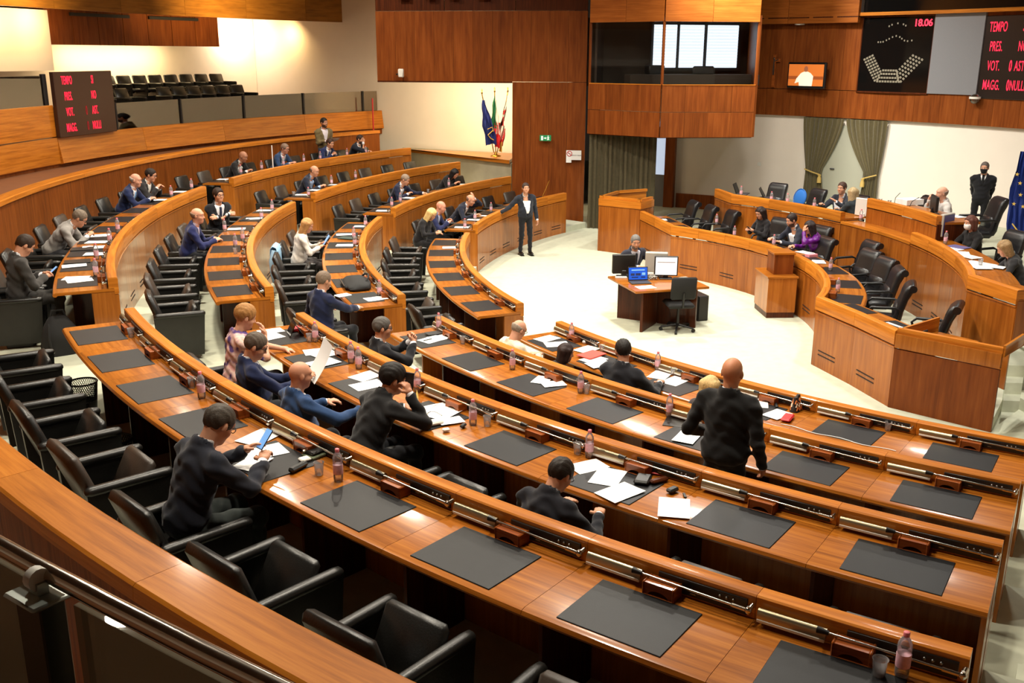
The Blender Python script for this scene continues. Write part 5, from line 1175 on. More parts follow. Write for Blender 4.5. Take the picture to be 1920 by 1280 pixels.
sitter('F', 1, 148.7, 'grey-haired man in navy jacket looking down at his hands', lean=30, pitch=26, L=(.62, .34, .80), R=(.42, -.08, .82), hair='short', hc=(140, 122, 106), top=(28, 32, 56), vee=.30, vz=.24, lod=2)
sitter('F', 1, 139.5, 'long-haired person in black, head bowed, at the right end of the second far bench', lean=42, pitch=36, L=(.48, .10, .82), R=(.50, -.10, .82), hair='long', hc=(24, 20, 20), top=(26, 25, 27), jacket=False, female=True, lod=2)
sitter('F', 0, 162.0, 'long-haired platinum blonde woman in black at the near end of the innermost far bench', lean=23, turn=-16, pitch=34, L=(.40, .06, .80), R=(.46, -.16, .80), hair='long', hc=(222, 190, 126), top=(28, 27, 29), jacket=False, female=True, lod=2, legs=(30, 29, 30))
sitter('F', 0, 158.4, 'bald man in blue suit looking at his phone beside the platinum blonde woman', lean=25, pitch=16, L=(.40, .04, .88), R=(.44, -.10, .86), Lh=((.8, -.3, .5), (-.4, .6, .6)), hair='bald', hc=(60, 44, 38), top=(32, 38, 74), shirt=(188, 196, 226), lod=2, skin=(206, 136, 110))
sitter('F', 0, 150.5, 'man in dark navy suit holding his forehead in his hand', lean=40, pitch=24, L=(.44, .08, 1.13), Lh=((-.1, -.2, .95), (.9, .2, .2)), R=(.60, -.26, .80), hair='fringe', hc=(120, 92, 76), top=(26, 30, 46), lod=2, lpole=(.5, .8, -.6))
person('man in dark suit and white shirt standing with a hand on the far bench', (-9.42, 5.72, 0), radians(-80), 'stand', lean=0, pitch=0, yaw=-8, R=(-.06, -.62, 1.03), Rh=((-.1, -.95, -.15), (.1, 0, 1)), L=(.03, .29, .84), hair='short', hc=(60, 46, 40), top=(38, 42, 52), shirt=(240, 240, 240), vee=.26, vz=.30, legs=(26, 27, 32), lod=1, sc=.95, belly=.03, rpole=(-.2, -.5, -.8), legpose=.6)
# ---- floor and dais
def facing(x, y, tx, ty): return atan2(ty - y, tx - x)
def dsit(label, x, y, z, tx, ty, **k): return person(label, (x, y, z), facing(x, y, tx, ty), 'sit', **k)
dsit('grey-bearded clerk in dark suit working at the table in the open floor', -8.50, .72, 0, -8.3, -.5, lean=14, yaw=-24, twist=8, pitch=12, L=(.46, .22, .82), R=(.46, -.10, .82), hair='short', hc=(112, 108, 104), beard=(120, 112, 106), top=(44, 46, 58), shirt=(190, 190, 200), tie=(30, 30, 36), lod=1)
dsit('long dark-haired woman in black lit by her phone at the front dais bench', -5.12, 2.52, .15, -6.5, 2.2, lean=10, turn=0, pitch=24, yaw=10, L=(.34, .06, .86), R=(.36, -.08, .86), Lh=((.8, -.4, .4), (-.3, .6, .7)), hair='long', hc=(40, 28, 26), top=(30, 28, 30), female=True, jacket=True, shirt=(40, 36, 38), lod=1) if False else person('long dark-haired woman in black lit by her phone at the front dais bench', (-5.12, 2.52, .15), facing(-5.12, 2.52, -6.5, 2.2), 'sit', lean=10, pitch=24, yaw=10, L=(.34, .06, .86), R=(.36, -.08, .86), Lh=((.8, -.4, .4), (-.3, .6, .7)), hair='long', hc=(40, 28, 26), top=(30, 28, 30), female=True, jacket=False, lod=1)
dsit('dark-haired man in dark jacket and white shirt behind the woman in purple', -4.90, 1.5, .15, -6.3, 1.4, lean=14, pitch=16, L=(.46, .16, .82), R=(.50, -.12, .84), hair='short', hc=(40, 30, 26), top=(38, 40, 52), vee=.32, vz=.28, lod=1, beard=(52, 40, 34))
dsit('dark-haired woman in purple satin blouse resting her head on her hand', -4.80, .78, .15, -6.1, 1.1, lean=22, pitch=18, yaw=14, L=(.36, .10, 1.10), Lh=((-.05, -.2, .95), (.9, .3, .2)), R=(.48, -.10, .80), hair='long', hc=(40, 30, 30), top='purple_satin', jacket=False, female=True, lod=1, lpole=(.5, .8, -.6))
dsit('man in dark jacket and open white shirt gesturing at the rear dais bench', -3.22, 3.05, .5, -5.0, 2.6, lean=-2, pitch=2, yaw=16, L=(.30, .20, .98), R=(.40, -.12, .90), hair='short', hc=(70, 50, 42), top=(40, 44, 54), vee=.34, vz=.30, lod=1, curl=(.15, .3))
dsit('long-haired blonde woman in black with her back turned beside the gesturing man', -3.35, 2.2, .5, -3.6, 3.4, lean=10, pitch=10, L=(.40, .14, .86), R=(.40, -.14, .86), hair='long', hc=(168, 146, 108), top=(40, 46, 50), jacket=False, female=True, lod=1)
dsit('bald presiding man in pale grey jacket, chin resting on his hand', -2.42, .55, .72, -4.0, 1.0, lean=14, pitch=4, yaw=4, R=(.36, -.02, 1.08), Rh=((.1, .3, .95), (.9, -.2, .2)), L=(.40, .28, .84), curl=(.4, .7), hair='fringe', hc=(150, 130, 116), top=(190, 184, 178), shirt=(226, 222, 220), lod=1, skin=(206, 150, 124))
dsit('auburn-haired woman in black wearing a white face mask', -3.12, -1.30, .5, -4.6, -1.4, lean=12, pitch=10, yaw=0, L=(.46, .12, .82), R=(.48, -.06, .82), hair='bob', hc=(92, 54, 42), top=(30, 28, 28), jacket=False, female=True, mask=(235, 232, 228), lod=1)
dsit('blonde woman in black writing at the right end of the rear dais bench', -3.80, -3.35, .5, -5.1, -2.7, lean=22, pitch=30, L=(.48, .14, .82), R=(.50, -.08, .82), hair='bob', hc=(150, 122, 84), top=(44, 44, 46), jacket=False, female=True, lod=1)
person('usher in black double-breasted uniform and black mask standing by the flag', (.05, 3.05, .5), radians(-130), 'stand', lean=0, pitch=2, yaw=-6, L=(-.14, .12, .86), R=(-.14, -.12, .86), hair='short', hc=(96, 86, 80), top=(24, 24, 28), shirt=(235, 235, 235), tie=(20, 20, 22), legs=(20, 20, 23), mask=(22, 22, 24), vee=.26, vz=.0, lod=1, lpole=(-1, .35, -.2), rpole=(-1, -.35, -.2))
# ------------------------------------------------------------------ things lying on the benches (bench, row, radius, angle[, turn, scale])
IT_BOTTLE = [('N', 4, 16.971, 208.71), ('N', 4, 17.053, 215.74), ('N', 4, 16.95, 227.63), ('N', 3, 15.126, 202.15), ('N', 3, 15.142, 205.54), ('N', 3, 15.172, 206.34), ('N', 3, 15.1, 209.81), ('N', 3, 15.262, 213.46), ('N', 3, 15.123, 217.68), ('N', 2, 13.37, 199.93), ('N', 2, 13.49, 207.36), ('N', 2, 13.459, 211.62), ('N', 2, 13.37, 215.92), ('N', 1, 11.63, 201.28), ('N', 1, 11.63, 208.99), ('M', 4, 16.98, 191.01), ('M', 4, 17.015, 187.31), ('M', 4, 16.96, 183.3), ('M', 4, 16.996, 180.04), ('M', 4, 17.187, 166.83), ('M', 4, 17.221, 163.18), ('M', 3, 15.61, 174.86), ('M', 3, 15.185, 178.42), ('M', 3, 15.255, 180.48), ('M', 3, 15.229, 170.04), ('M', 3, 15.295, 166.17), ('M', 2, 13.45, 166.77), ('M', 2, 13.48, 172.37), ('M', 2, 13.41, 175.45), ('M', 2, 13.426, 191.32), ('F', 1, 11.783, 159.1), ('F', 1, 11.885, 153.37), ('F', 1, 11.946, 147.61), ('F', 2, 13.604, 155.88), ('F', 2, 13.658, 153.13), ('F', 2, 13.88, 140.83), ('F', 3, 15.182, 159.03), ('F', 3, 15.61, 151.12), ('F', 3, 15.61, 146.91), ('F', 4, 17.41, 154.37), ('F', 4, 17.41, 151.35), ('F', 4, 17.41, 148.2), ('F', 4, 17.41, 145.31), ('F', 4, 17.41, 142.99), ('F', 4, 17.41, 139.26), ('F', 4, 17.41, 136.67)]
IT_CUP = [('N', 4, 16.925, 201.44), ('N', 4, 16.93, 207.68), ('N', 4, 17.08, 215.16), ('N', 4, 17.003, 227.34), ('N', 3, 15.179, 202.02), ('N', 3, 15.193, 213.83), ('N', 3, 15.126, 217.26), ('N', 2, 13.396, 202.64), ('N', 2, 13.427, 211.83), ('N', 1, 11.646, 204.43), ('N', 1, 11.63, 210.17), ('N', 1, 11.63, 222.39), ('M', 3, 15.23, 182.32), ('F', 3, 15.61, 158.2), ('F', 2, 13.782, 145.75)]
IT_PAPER = [('N', 4, 17.02, 212.33, 18, 1), ('N', 4, 17.147, 213.25, -10, 1), ('N', 4, 17.3, 213.64, 20, 0.8), ('N', 3, 15.22, 204.04, 10, 1), ('N', 3, 15.252, 203.59, -14, 1), ('N', 3, 15.384, 205.06, 8, 1), ('N', 3, 15.225, 207.28, 12, 1), ('N', 3, 15.361, 208.22, -4, 1), ('N', 3, 15.245, 211.63, -8, 1), ('N', 3, 15.278, 212.11, 16, 1), ('N', 3, 15.356, 212.81, -20, 0.7), ('N', 3, 15.273, 218.07, -20, 0.9), ('N', 3, 15.334, 218.9, 18, 1), ('N', 3, 15.5, 219.7, -12, 1), ('N', 3, 15.478, 221.24, 28, 1), ('N', 3, 15.5, 200.66, 12, 1), ('N', 3, 15.403, 199.79, 0, 0.9), ('N', 2, 13.619, 201.28, 14, 1), ('N', 2, 13.49, 201.1, 4, 0.9), ('N', 2, 13.49, 209.4, 28, 0.8), ('N', 2, 13.49, 210.12, -24, 0.8), ('N', 2, 13.722, 217.69, 14, 0.9), ('N', 1, 11.888, 200.43, 10, 1), ('N', 1, 11.932, 201.79, -22, 1), ('N', 1, 11.75, 203.64, 12, 1), ('N', 1, 11.958, 205.45, 4, 1), ('N', 1, 12.03, 206.36, -10, 1), ('N', 1, 11.75, 209.71, 20, 1), ('N', 1, 11.795, 210.96, 6, 1), ('N', 1, 11.75, 215.96, 30, 1), ('N', 1, 11.932, 217.5, -8, 0.9), ('M', 4, 17.166, 191.74, 8, 1), ('M', 4, 17.209, 191.26, -14, 1), ('M', 4, 17.261, 188.63, 6, 1), ('M', 4, 17.139, 184.43, 4, 1), ('M', 4, 17.057, 186.11, -6, 1), ('M', 4, 17.213, 181.02, 8, 1), ('M', 4, 17.16, 182.85, -8, 1), ('M', 4, 17.23, 168.29, 4, 1), ('M', 4, 17.268, 164.55, 8, 1), ('M', 3, 15.459, 173.9, 6, 1), ('M', 3, 15.381, 169.81, 10, 1), ('M', 3, 15.439, 166.21, 0, 1), ('M', 2, 13.542, 166.8, 4, 0.9), ('M', 2, 13.706, 170.51, 10, 1), ('M', 2, 13.589, 174.97, -4, 1), ('M', 2, 13.521, 192, 8, 1), ('M', 1, 11.774, 169.22, 4, 1), ('F', 1, 11.894, 158.24, 8, 1), ('F', 1, 11.918, 153.42, 4, 0.9), ('F', 1, 11.853, 150.67, -6, 0.7), ('F', 2, 13.606, 158.19, 6, 1), ('F', 2, 13.77, 149.91, -8, 1), ('F', 2, 13.77, 138.43, 20, 1), ('F', 3, 15.475, 157.69, 8, 1), ('F', 3, 15.5, 154.87, -6, 1), ('F', 3, 15.5, 151.3, 6, 0.9), ('F', 4, 17.3, 157.52, 6, 1)]
def milky(name, tint, dif, df):
    thin_glass(name, tint, 0.10); nt = MATS[name].node_tree; o = nt.nodes['Material Output']; l = o.inputs[0].links[0].from_socket
    d = nt.nodes.new('ShaderNodeBsdfDiffuse'); d.inputs[0].default_value = dif; m = nt.nodes.new('ShaderNodeMixShader'); m.inputs[0].default_value = df; nt.links.new(l, m.inputs[1]); nt.links.new(d.outputs[0], m.inputs[2]); nt.links.new(m.outputs[0], o.inputs[0])
milky('smoked_glass2', (0.80, 0.77, 0.68, 1), (0.34, 0.29, 0.21, 1), 0.35)  # brown diffuse share puts a hazy reflection into the near glass colour
milky('pet', (0.97, 0.97, 0.975, 1), (0.85, 0.83, 0.84, 1), 0.16); mat('label_pink', (226, 176, 190), .5, noise=.12, nscale=60); mat('cap_pink', (226, 120, 128), .5); mat('water', (225, 232, 236), .05)
thin_glass('water_clear', (0.95, 0.96, 0.97, 1), 0.06)
def bottle_parts():
    o = [(.0, .004), (.022, .0), (.030, .008), (.0315, .03), (.0315, .125), (.0305, .13), (.0315, .135), (.0325, .155), (.030, .172), (.020, .192), (.0125, .203), (.0125, .214)]
    return (Geo().lathe(o, 14).data('bottle', 'pet', 60), Geo().lathe([(.0322, .055), (.0325, .057), (.0325, .118), (.0322, .12)], 14).data('bottle_label', 'label_pink', 60),
            Geo().lathe([(.0145, .205), (.0145, .224), (.012, .226), (.0, .226)], 10).data('cap', 'cap_pink', 50), Geo().lathe([(.0, .006), (.028, .01), (.0295, .05), (.0295, .11), (.0, .11)], 12).data('water', 'water_clear', 60))
BP = bottle_parts()
CP = (Geo().lathe([(.024, .0), (.026, .002), (.034, .085), (.036, .088), (.036, .090), (.0335, .088), (.0255, .004), (.0, .004)], 14).data('cup', 'pet', 50), Geo().lathe([(.0, .006), (.025, .007), (.0275, .035), (.0, .035)], 12).data('water', 'water_clear', 50))
def rank(items):
    d = {}
    for it in items: d.setdefault((it[0], it[1]), []).append(it)
    for (b, i), l in d.items():
        l.sort(key=lambda t: t[3] if b == 'N' else -t[3])
        for k, it in enumerate(l): yield it, k, len(l)
ROWI = {1: 'innermost', 2: 'second', 3: 'third', 4: 'outermost'}
def where(b, i, k, n):
    e = 'left end' if b == 'N' else 'near end'
    return ('%s from %s, %s %s bench' % (ORD[k], e, ROWI[i], BLKN[b])) if n > 1 else 'only one on the %s %s bench' % (ROWI[i], BLKN[b])
for it, k, n in rank(IT_BOTTLE):
    b, i, r, a = it; t = thing('water_bottle', 'small clear water bottle, pink cap and label, ' + where(b, i, k, n), 'bottle', P(r, a, RZ[i - 1] - DZ), random.random() * 6, 'small water bottles on the benches')
    w = part('bottle', BP[0], t); part('bottle_label', BP[1], t); part('cap', BP[2], t); part('water', BP[3], w)
for it, k, n in rank(IT_CUP):
    b, i, r, a = it; t = thing('plastic_cup', 'clear plastic drinking cup, ' + where(b, i, k, n), 'cup', P(r, a, RZ[i - 1] - DZ), 0, 'clear cups on the benches')
    part('cup', CP[0], t); part('water', CP[1], t)
mat('print_grey', (176, 176, 180), .7)
def sheet_mesh(seed, lines):
    rnd = random.Random(seed); g = Geo(); nx, ny = 6, 8; V = []; F = []; c = [rnd.uniform(-1, 1) for _ in range(4)]
    for j in range(ny + 1):
        for k in range(nx + 1):
            x = (k / nx - .5) * .21; y = (j / ny - .5) * .297; V.append((x, y, .0016 + .004 * max(0, c[0] * x * 6 + c[1] * y * 5) ** 2 * 1.0 + .0007 * sin(9 * y * 3 + seed)))
    for j in range(ny):
        for k in range(nx): q = j * (nx + 1) + k; F.append((q, q + 1, q + nx + 2, q + nx + 1))
    n0 = len(V); g.mesh(V, F)
    if lines:
        for q in range(lines): y = .11 - q * .012; g.poly([(-.08, y, .006), (-.08 + rnd.uniform(.09, .16), y, .006), (-.08 + .09, y + .003, .006), (-.08, y + .003, .006)], None, 1)
    return g.data('sheet', ['paper', 'print_grey'], 60)
SHEETS = [sheet_mesh(s, 0) for s in range(5)]
zst = {}
for it, k, n in rank(IT_PAPER):
    b, i, r, a, tr, sc = it; z = RZ[i - 1] - DZ + .0062 + .0022 * (k % 5)
    o = single('paper_sheet', SHEETS[k % 5], 'white sheet of paper lying flat, ' + where(b, i, k, n), 'paper', P(r, a, z), (0, 0, radians(a) + pi / 2 + radians(tr)), 'loose white papers on the benches'); o.scale = (sc, sc, 1)
# ---- individual things
mat('red_leather', (190, 30, 36), .45); mat('yellow_card', (226, 190, 92), .7); mat('red_card', (222, 70, 56), .6); mat('phone_screen', (120, 170, 225), .2, emit=(110, 165, 235), es=1.3)
mat('black_fabric', (22, 22, 23), .8, bump=.4, bscale=250); mat('dark_green_card', (40, 62, 56), .6); mat('screen_blue', (30, 80, 190), .3, emit=(30, 84, 200), es=1.2); mat('screen_white', (235, 245, 250), .3, emit=(225, 240, 250), es=1.25)
mat('pouch', (40, 30, 26), .8); mat('pouch_orange', (208, 120, 60), .8); mat('pouch_white', (232, 214, 188), .8); mat('grey_plastic', (176, 172, 162), .5); mat('purple_folder', (92, 84, 130), .6); mat('blue_cloth', (30, 104, 186), .7); mat('tweezer_green', (92, 100, 74), .6)
mat('keyboard', (50, 50, 54), .5); mat('pink_card', (226, 140, 150), .6)
def deskz(i): return RZ[i - 1] - DZ
def flat(name, label, cat, w, d, h, m, x, y, z, rot=0, bev=.003):
    return single(name, Geo().box(-w / 2, w / 2, -d / 2, d / 2, 0, h, bev).data(name, m, 30), label, cat, (x, y, z), (0, 0, radians(rot)))
def phone(label, x, y, z, rotz, tilt=0, roll=0, screen='phone_screen'):
    t = thing('phone', label, 'phone', (x, y, z), rotz); t.rotation_euler = (radians(roll), -radians(tilt), rotz)
    part('case', Geo().box(-.075, .075, -.036, .036, 0, .009, .004).data('case', 'plastic_black', 30), t); part('screen', Geo().box(-.069, .069, -.032, .032, .009, .0096).data('screen', screen, 0), t); return t
def hold(ang, i, roff, xf, yl, zh, b='N', turn=0):
    """world point of a place given in a sitter's own frame"""
    bx, by, bz = seat_pos(b, i - 1, ang, roff); r = radians(ang) + pi + radians(turn)
    return (bx + xf * cos(r) - yl * sin(r), by + xf * sin(r) + yl * cos(r), bz + zh), r
q, r = hold(214.1, 4, 1.12, .615, .03, .955); phone('black phone with blue screen held by the grey-haired man', *q, r, 50)
q, r = hold(211.72, 3, 1.08, .40, -.115, 1.14); phone('black phone held to the ear of the curly-haired man', *q, r + .3, 80, 15, 'plastic_black')
q, r = hold(191.1, 4, 1.12, .42, -.01, .84, 'M', 16); phone('black phone held in the lap of the young man in grey', *q, r, 40)
q, r = hold(176.9, 2, 1.12, .46, -.04, .92, 'M', 10); phone('pale blue lit tablet held by the long-haired blonde woman', *q, r, 55).scale = (1.7, 2.2, 1)
q, r = hold(158.4, 1, 1.12, .55, -.03, .93, 'F'); phone('phone held by the bald man beside the platinum blonde woman', *q, r, 50, 0, 'plastic_black')
t = phone('white glowing phone in the hands of the woman in black', -5.52, 2.40, 1.05, facing(-5.12, 2.52, -6.5, 2.2), 40, 0, 'screen_white')
# held papers
def held(label, x, y, z, rotz, tilt, w=1.0, m='paper', h=1.0):
    g = Geo(); V = []; F = []
    for j in range(9):
        for k in range(5): u = (k / 4 - .5) * .21 * w; v = j / 8 * .297 * h; V.append((.035 * sin(j / 8 * 2.2), u, v))
    for j in range(8):
        for k in range(4): a = j * 5 + k; F.append((a, a + 1, a + 6, a + 5))
    g.mesh(V, F); o = single('held_paper', g.data('held_paper', m, 60), label, 'paper', (x, y, z)); o.rotation_euler = (0, radians(tilt), rotz); return o
q, r = hold(206.2, 3, 1.30, .54, .0, .80, 'N', -14); held('large white sheet held up by the man in navy and glasses', *q, r, 24, 1.7, 'paper', 1.3)
held('yellow card folder standing open beside the curly-haired man', -13.17, -8.06, deskz(3), radians(212 + 180 - 40), -6, .75, 'yellow_card', .62)
q, r = hold(139.9, 4, 1.28, .36, .0, 1.16, 'F', -20); held('white sheet held by the standing man in olive green', *q, r, 62, 1.2)
def pole(name, label, cat, pts, rad, m): return single(name, Geo().tube(pts, rad, 8).data(name, m, 50), label, cat)
x, y, z = P(RR[3] + .18, 152.3, deskz(4)); pole('white_stick', 'thin white stick standing on the outermost far bench before the bald man', 'stick', [(x, y, z), (x, y, z + .62)], .012, 'paper')
x, y, z = P(RR[0] + .3, 136.4, deskz(1)); pole('thin_rod', 'thin pale rod leaning on the right end of the innermost far bench', 'rod', [(x, y, z), (x + .22, y + .05, z + .48)], .008, 'brass')
# tablet on its cover, red cases, wallets, keys
t = thing('tablet', 'dark tablet leaning on its open cover before the woman in flowered blouse', 'tablet', (-14.30, -5.42, deskz(3)), radians(202 + 180)); t.rotation_euler.z = radians(10)
part('display', slab(.0, .005, .075, .165, .008, .235, .003).data('display', 'black_glass', 30), t); part('cover', Geo().box(-.10, .10, -.118, .118, 0, .005, .002).data('cover', 'black_fabric', 0), t); part('stand', slab(.16, .005, .075, .13, .005, .2, .002).data('stand', 'black_fabric', 0), t)
flat('red_case', 'red leather case beside the dark tablet on the third near bench', 'case', .17, .09, .05, 'red_leather', -14.22, -5.24, deskz(3), 30, .012)
flat('red_folder', 'bright red folder before the dark-haired woman on the innermost near bench', 'folder', .31, .22, .012, 'red_card', -10.78, -4.98, deskz(1) + .02, 35)
flat('red_wallet', 'long red wallet beside the zigzag pouch on the innermost near bench', 'wallet', .20, .10, .028, 'red_leather', -9.42, -7.40, deskz(1) + .012, 50, .012)
t = thing('zigzag_pouch', 'black, orange and white zigzag patterned pouch on the innermost near bench', 'pouch', (-9.20, -7.14, deskz(1)), radians(48))
V = []; F = []
for j in range(7):
    f = j / 6; w = .11 * (1 - .35 * f ** 2); d = .055 * (1 - .75 * f)
    for k in range(16): a = 2 * pi * k / 16; V.append((w * cos(a), d * sin(a) + .01 * sin(3 * a + j), .15 * f))
for j in range(6):
    for k in range(16): F.append((j * 16 + k, j * 16 + (k + 1) % 16, (j + 1) * 16 + (k + 1) % 16, (j + 1) * 16 + k))
F.append(tuple(range(96, 112)))
g = Geo(); g.mesh(V, F); part('body', g.data('body', 'pouch', 60), t)
for s, m in ((0, 'pouch_orange'), (1, 'pouch_white'), (2, 'pouch_orange')):
    for sg in (1, -1):
        pts3 = []
        for k in range(9):
            x = -.09 + .0225 * k; zz = .03 + .035 * s + (.022 if k % 2 else -.012); f = max(0, min(1, zz / .15)); w = .11 * (1 - .35 * f ** 2); d = .055 * (1 - .75 * f); pts3.append((x, sg * d * math.sqrt(max(.03, 1 - (x / w) ** 2)) * 1.08, zz))
        part('stripe', Geo().tube(pts3, .007, 5).data('stripe', m, 40), t)
pole('white_cable', 'thin white cable trailing along the innermost near bench edge', 'cable', [P(RR[0] + .66 - .02 * sin(k), 218.2 + k * .35, deskz(1) + .006) for k in range(16)], .004, 'paper')
flat('folding_spectacles', 'dark folded spectacles lying on a pad near the red wallet', 'glasses', .13, .03, .02, 'plastic_black', -9.36, -7.02, deskz(1) + .008, 70, .008)
single('paper_tissue', Geo().ball((0, 0, .02), (.04, .03, .025), 8, 6).data('paper_tissue', 'paper', 20), 'crumpled white tissue before the dark-haired woman', 'tissue', (-10.71, -4.42, deskz(1)))
phone('black phone lying on papers before the man with clasped hands', -12.65, -4.72, deskz(2) + .02, radians(20), 0, 0, 'plastic_black').scale = (1.3, 1.8, 1)
pole('dark_pen', 'dark pen on papers before the man with clasped hands', 'pen', [(-12.80, -5.02, deskz(2) + .022), (-12.70, -4.96, deskz(2) + .022)], .006, 'plastic_black')
flat('closed_tablet', 'thin dark tablet beside the standing bald man on the second near bench', 'tablet', .26, .18, .01, 'panel_black', -10.82, -7.98, deskz(2), 60)
for (nm, lb, ct, w, d, h, m, x, y, ro) in (
    ('black_pouch', 'black leather pouch by the speaker box before the man leaning over papers', 'pouch', .15, .11, .035, 'leather', -11.71, -9.75, 60), ('spectacle_case', 'brown spectacle case behind the black leather pouch', 'case', .15, .05, .03, 'wood_dark', -11.60, -9.78, 20),
    ('key_fob', 'oval black key fob between the pouch and the blank sheet', 'key fob', .09, .055, .03, 'plastic_black', -11.56, -9.95, 30), ('keys', 'small dark keys beside the oval black fob', 'keys', .07, .02, .008, 'panel_black', -11.50, -10.03, 80),
    ('red_pen', 'red pen under the microphone before the man leaning over papers', 'pen', .15, .014, .012, 'red_leather', -11.56, -9.66, -35), ('car_key', 'black and silver car key near the curly-haired man', 'car key', .07, .04, .025, 'plastic_black', -12.82, -8.46, 60),
    ('earbud_case', 'small white earbud case beside the charger of the curly-haired man', 'case', .06, .045, .025, 'white_plastic', -12.97, -8.53, 10), ('white_charger', 'rounded white charger on papers before the curly-haired man', 'charger', .13, .09, .035, 'white_plastic', -13.04, -8.36, 20),
    ('white_box', 'small square white case before the grey-haired man with the phone', 'case', .075, .065, .022, 'white_plastic', -14.06, -9.60, 30), ('black_case', 'slim black spectacle case beside the small square white case', 'case', .16, .05, .035, 'leather', -14.10, -9.74, 50)):
    z = deskz(3) if nm not in ('white_box', 'black_case') else deskz(4)
    flat(nm, lb, ct, w, d, h, m, x, y, z + .008, ro, min(w, d, h) * .35)
t = thing('gadget_stand', 'olive and dark metal gadget beside the speaker box and near bottle', 'gadget', (-13.97, -9.50, deskz(4) + .004), radians(40))
part('tray', Geo().box(-.10, .10, -.06, .06, 0, .02, .005).data('tray', 'tweezer_green', 0), t); part('clip', Geo().box(-.08, .02, -.04, .04, .02, .045, .008).data('clip', 'panel_black', 0), t); part('hinge', Geo().tube([(-.09, .05, .035), (.09, .05, .035)], .012, 8).data('hinge', 'lamp_metal', 0), t)
pole('charging_cable', 'looped white charging cable behind the yellow folder', 'cable', [(-13.02 + .06 * cos(k * .5), -8.16 + .09 * sin(k * .5), deskz(3) + .05 + .03 * sin(k * .9)) for k in range(14)], .004, 'paper')
flat('dark_folder', 'dark folder under papers on the outermost middle bench', 'folder', .32, .24, .014, 'panel_black', -17.09, -2.31, deskz(4) + .004, 12)
flat('dark_folder', 'dark folder before the man in light grey jacket', 'folder', .30, .24, .014, 'panel_black', -17.22, -1.40, deskz(4) + .004, 6)
flat('dark_tablet', 'dark tablet in a case beside the white-haired man', 'tablet', .20, .26, .02, 'panel_black', -16.84, 4.16, deskz(4) + .006, -14)
flat('green_folder', 'dark green folder on the second middle bench before the blonde woman', 'folder', .30, .22, .012, 'dark_green_card', -13.47, 1.86, deskz(2) + .012, -30)
pole('black_pen', 'thick black pen on the third middle bench before the man with folded arms', 'pen', [(-15.38, 2.48, deskz(3) + .012), (-15.22, 2.66, deskz(3) + .012)], .010, 'plastic_black')
flat('bright_tablet', 'lit white tablet before the man in dark blue suit', 'tablet', .20, .14, .01, 'screen_white', -13.66, -2.55, deskz(2) + .006, 30)
# bag on the bench, bags on the floor, bins
def blob_bag(name, label, x, y, z, rot, sx, sy, sz, straps):
    rnd = random.Random(len(label)); t = thing(name, label, 'bag', (x, y, z), radians(rot)); V = []; F = []; n, m = 18, 10
    for j in range(m + 1):
        f = j / m; zz = sz * f; w = (1 - f ** 3 * .65) * (1 - (1 - min(1, f * 6)) * .1)
        for k in range(n):
            a = 2 * pi * k / n; e = .55; cx_, sy_ = cos(a), sin(a); rr = (abs(cx_) ** (2 / e) + abs(sy_) ** (2 / e)) ** (-e / 2) if True else 1
            V.append((sx * cx_ * w * min(rr, 1.25) * (1 + .05 * sin(3 * a + 5 * f)), sy * sy_ * w * min(rr, 1.25) * (1 + .07 * sin(2 * a + 9 * f)), zz))
    for j in range(m):
        for k in range(n): F.append((j * n + k, j * n + (k + 1) % n, (j + 1) * n + (k + 1) % n, (j + 1) * n + k))
    F.append(tuple(range(m * n, m * n + n))); F.append(tuple(range(n))[::-1])
    g = Geo(); g.mesh(V, F); part('body', g.data('body', 'black_fabric', 70), t)
    for s in straps: part('strap', Geo().tube(s, .014, 6).data('strap', 'black_fabric', 50), t)
    part('front_pocket', Geo().box(-sx * .7, sx * .7, sy * .85, sy * 1.08, sz * .12, sz * .5, .03).data('front_pocket', 'black_fabric', 40), t); part('zip', Geo().tube([(-sx * .6, sy * 1.09, sz * .48), (sx * .6, sy * 1.09, sz * .48)], .006, 5).data('zip', 'steel', 40), t)
blob_bag('leather_bag', 'soft black bag slumped on the second middle bench beside the man in blue', -13.45, -1.98, deskz(2) + .006, 96, .38, .19, .13, [[(-.2, -.1, .10), (-.15, -.15, .15), (.0, -.17, .16), (.15, -.15, .14), (.2, -.1, .09)]])
blob_bag('backpack', 'black backpack standing on the floor at the left end of the outermost near bench', -16.98, -3.98, FZ[3], 20, .22, .16, .46, [[(-.08, 0, .44), (-.06, 0, .52), (.06, 0, .52), (.08, 0, .44)], [(-.12, -.14, .40), (-.14, -.22, .25), (-.12, -.15, .06)]])
blob_bag('handbag', 'black handbag beside the seated blonde woman with the tablet', -14.05, 2.05, FZ[1] + .46, 60, .20, .12, .28, [[(-.1, 0, .27), (-.08, 0, .42), (.08, 0, .42), (.1, 0, .27)]]) if False else None
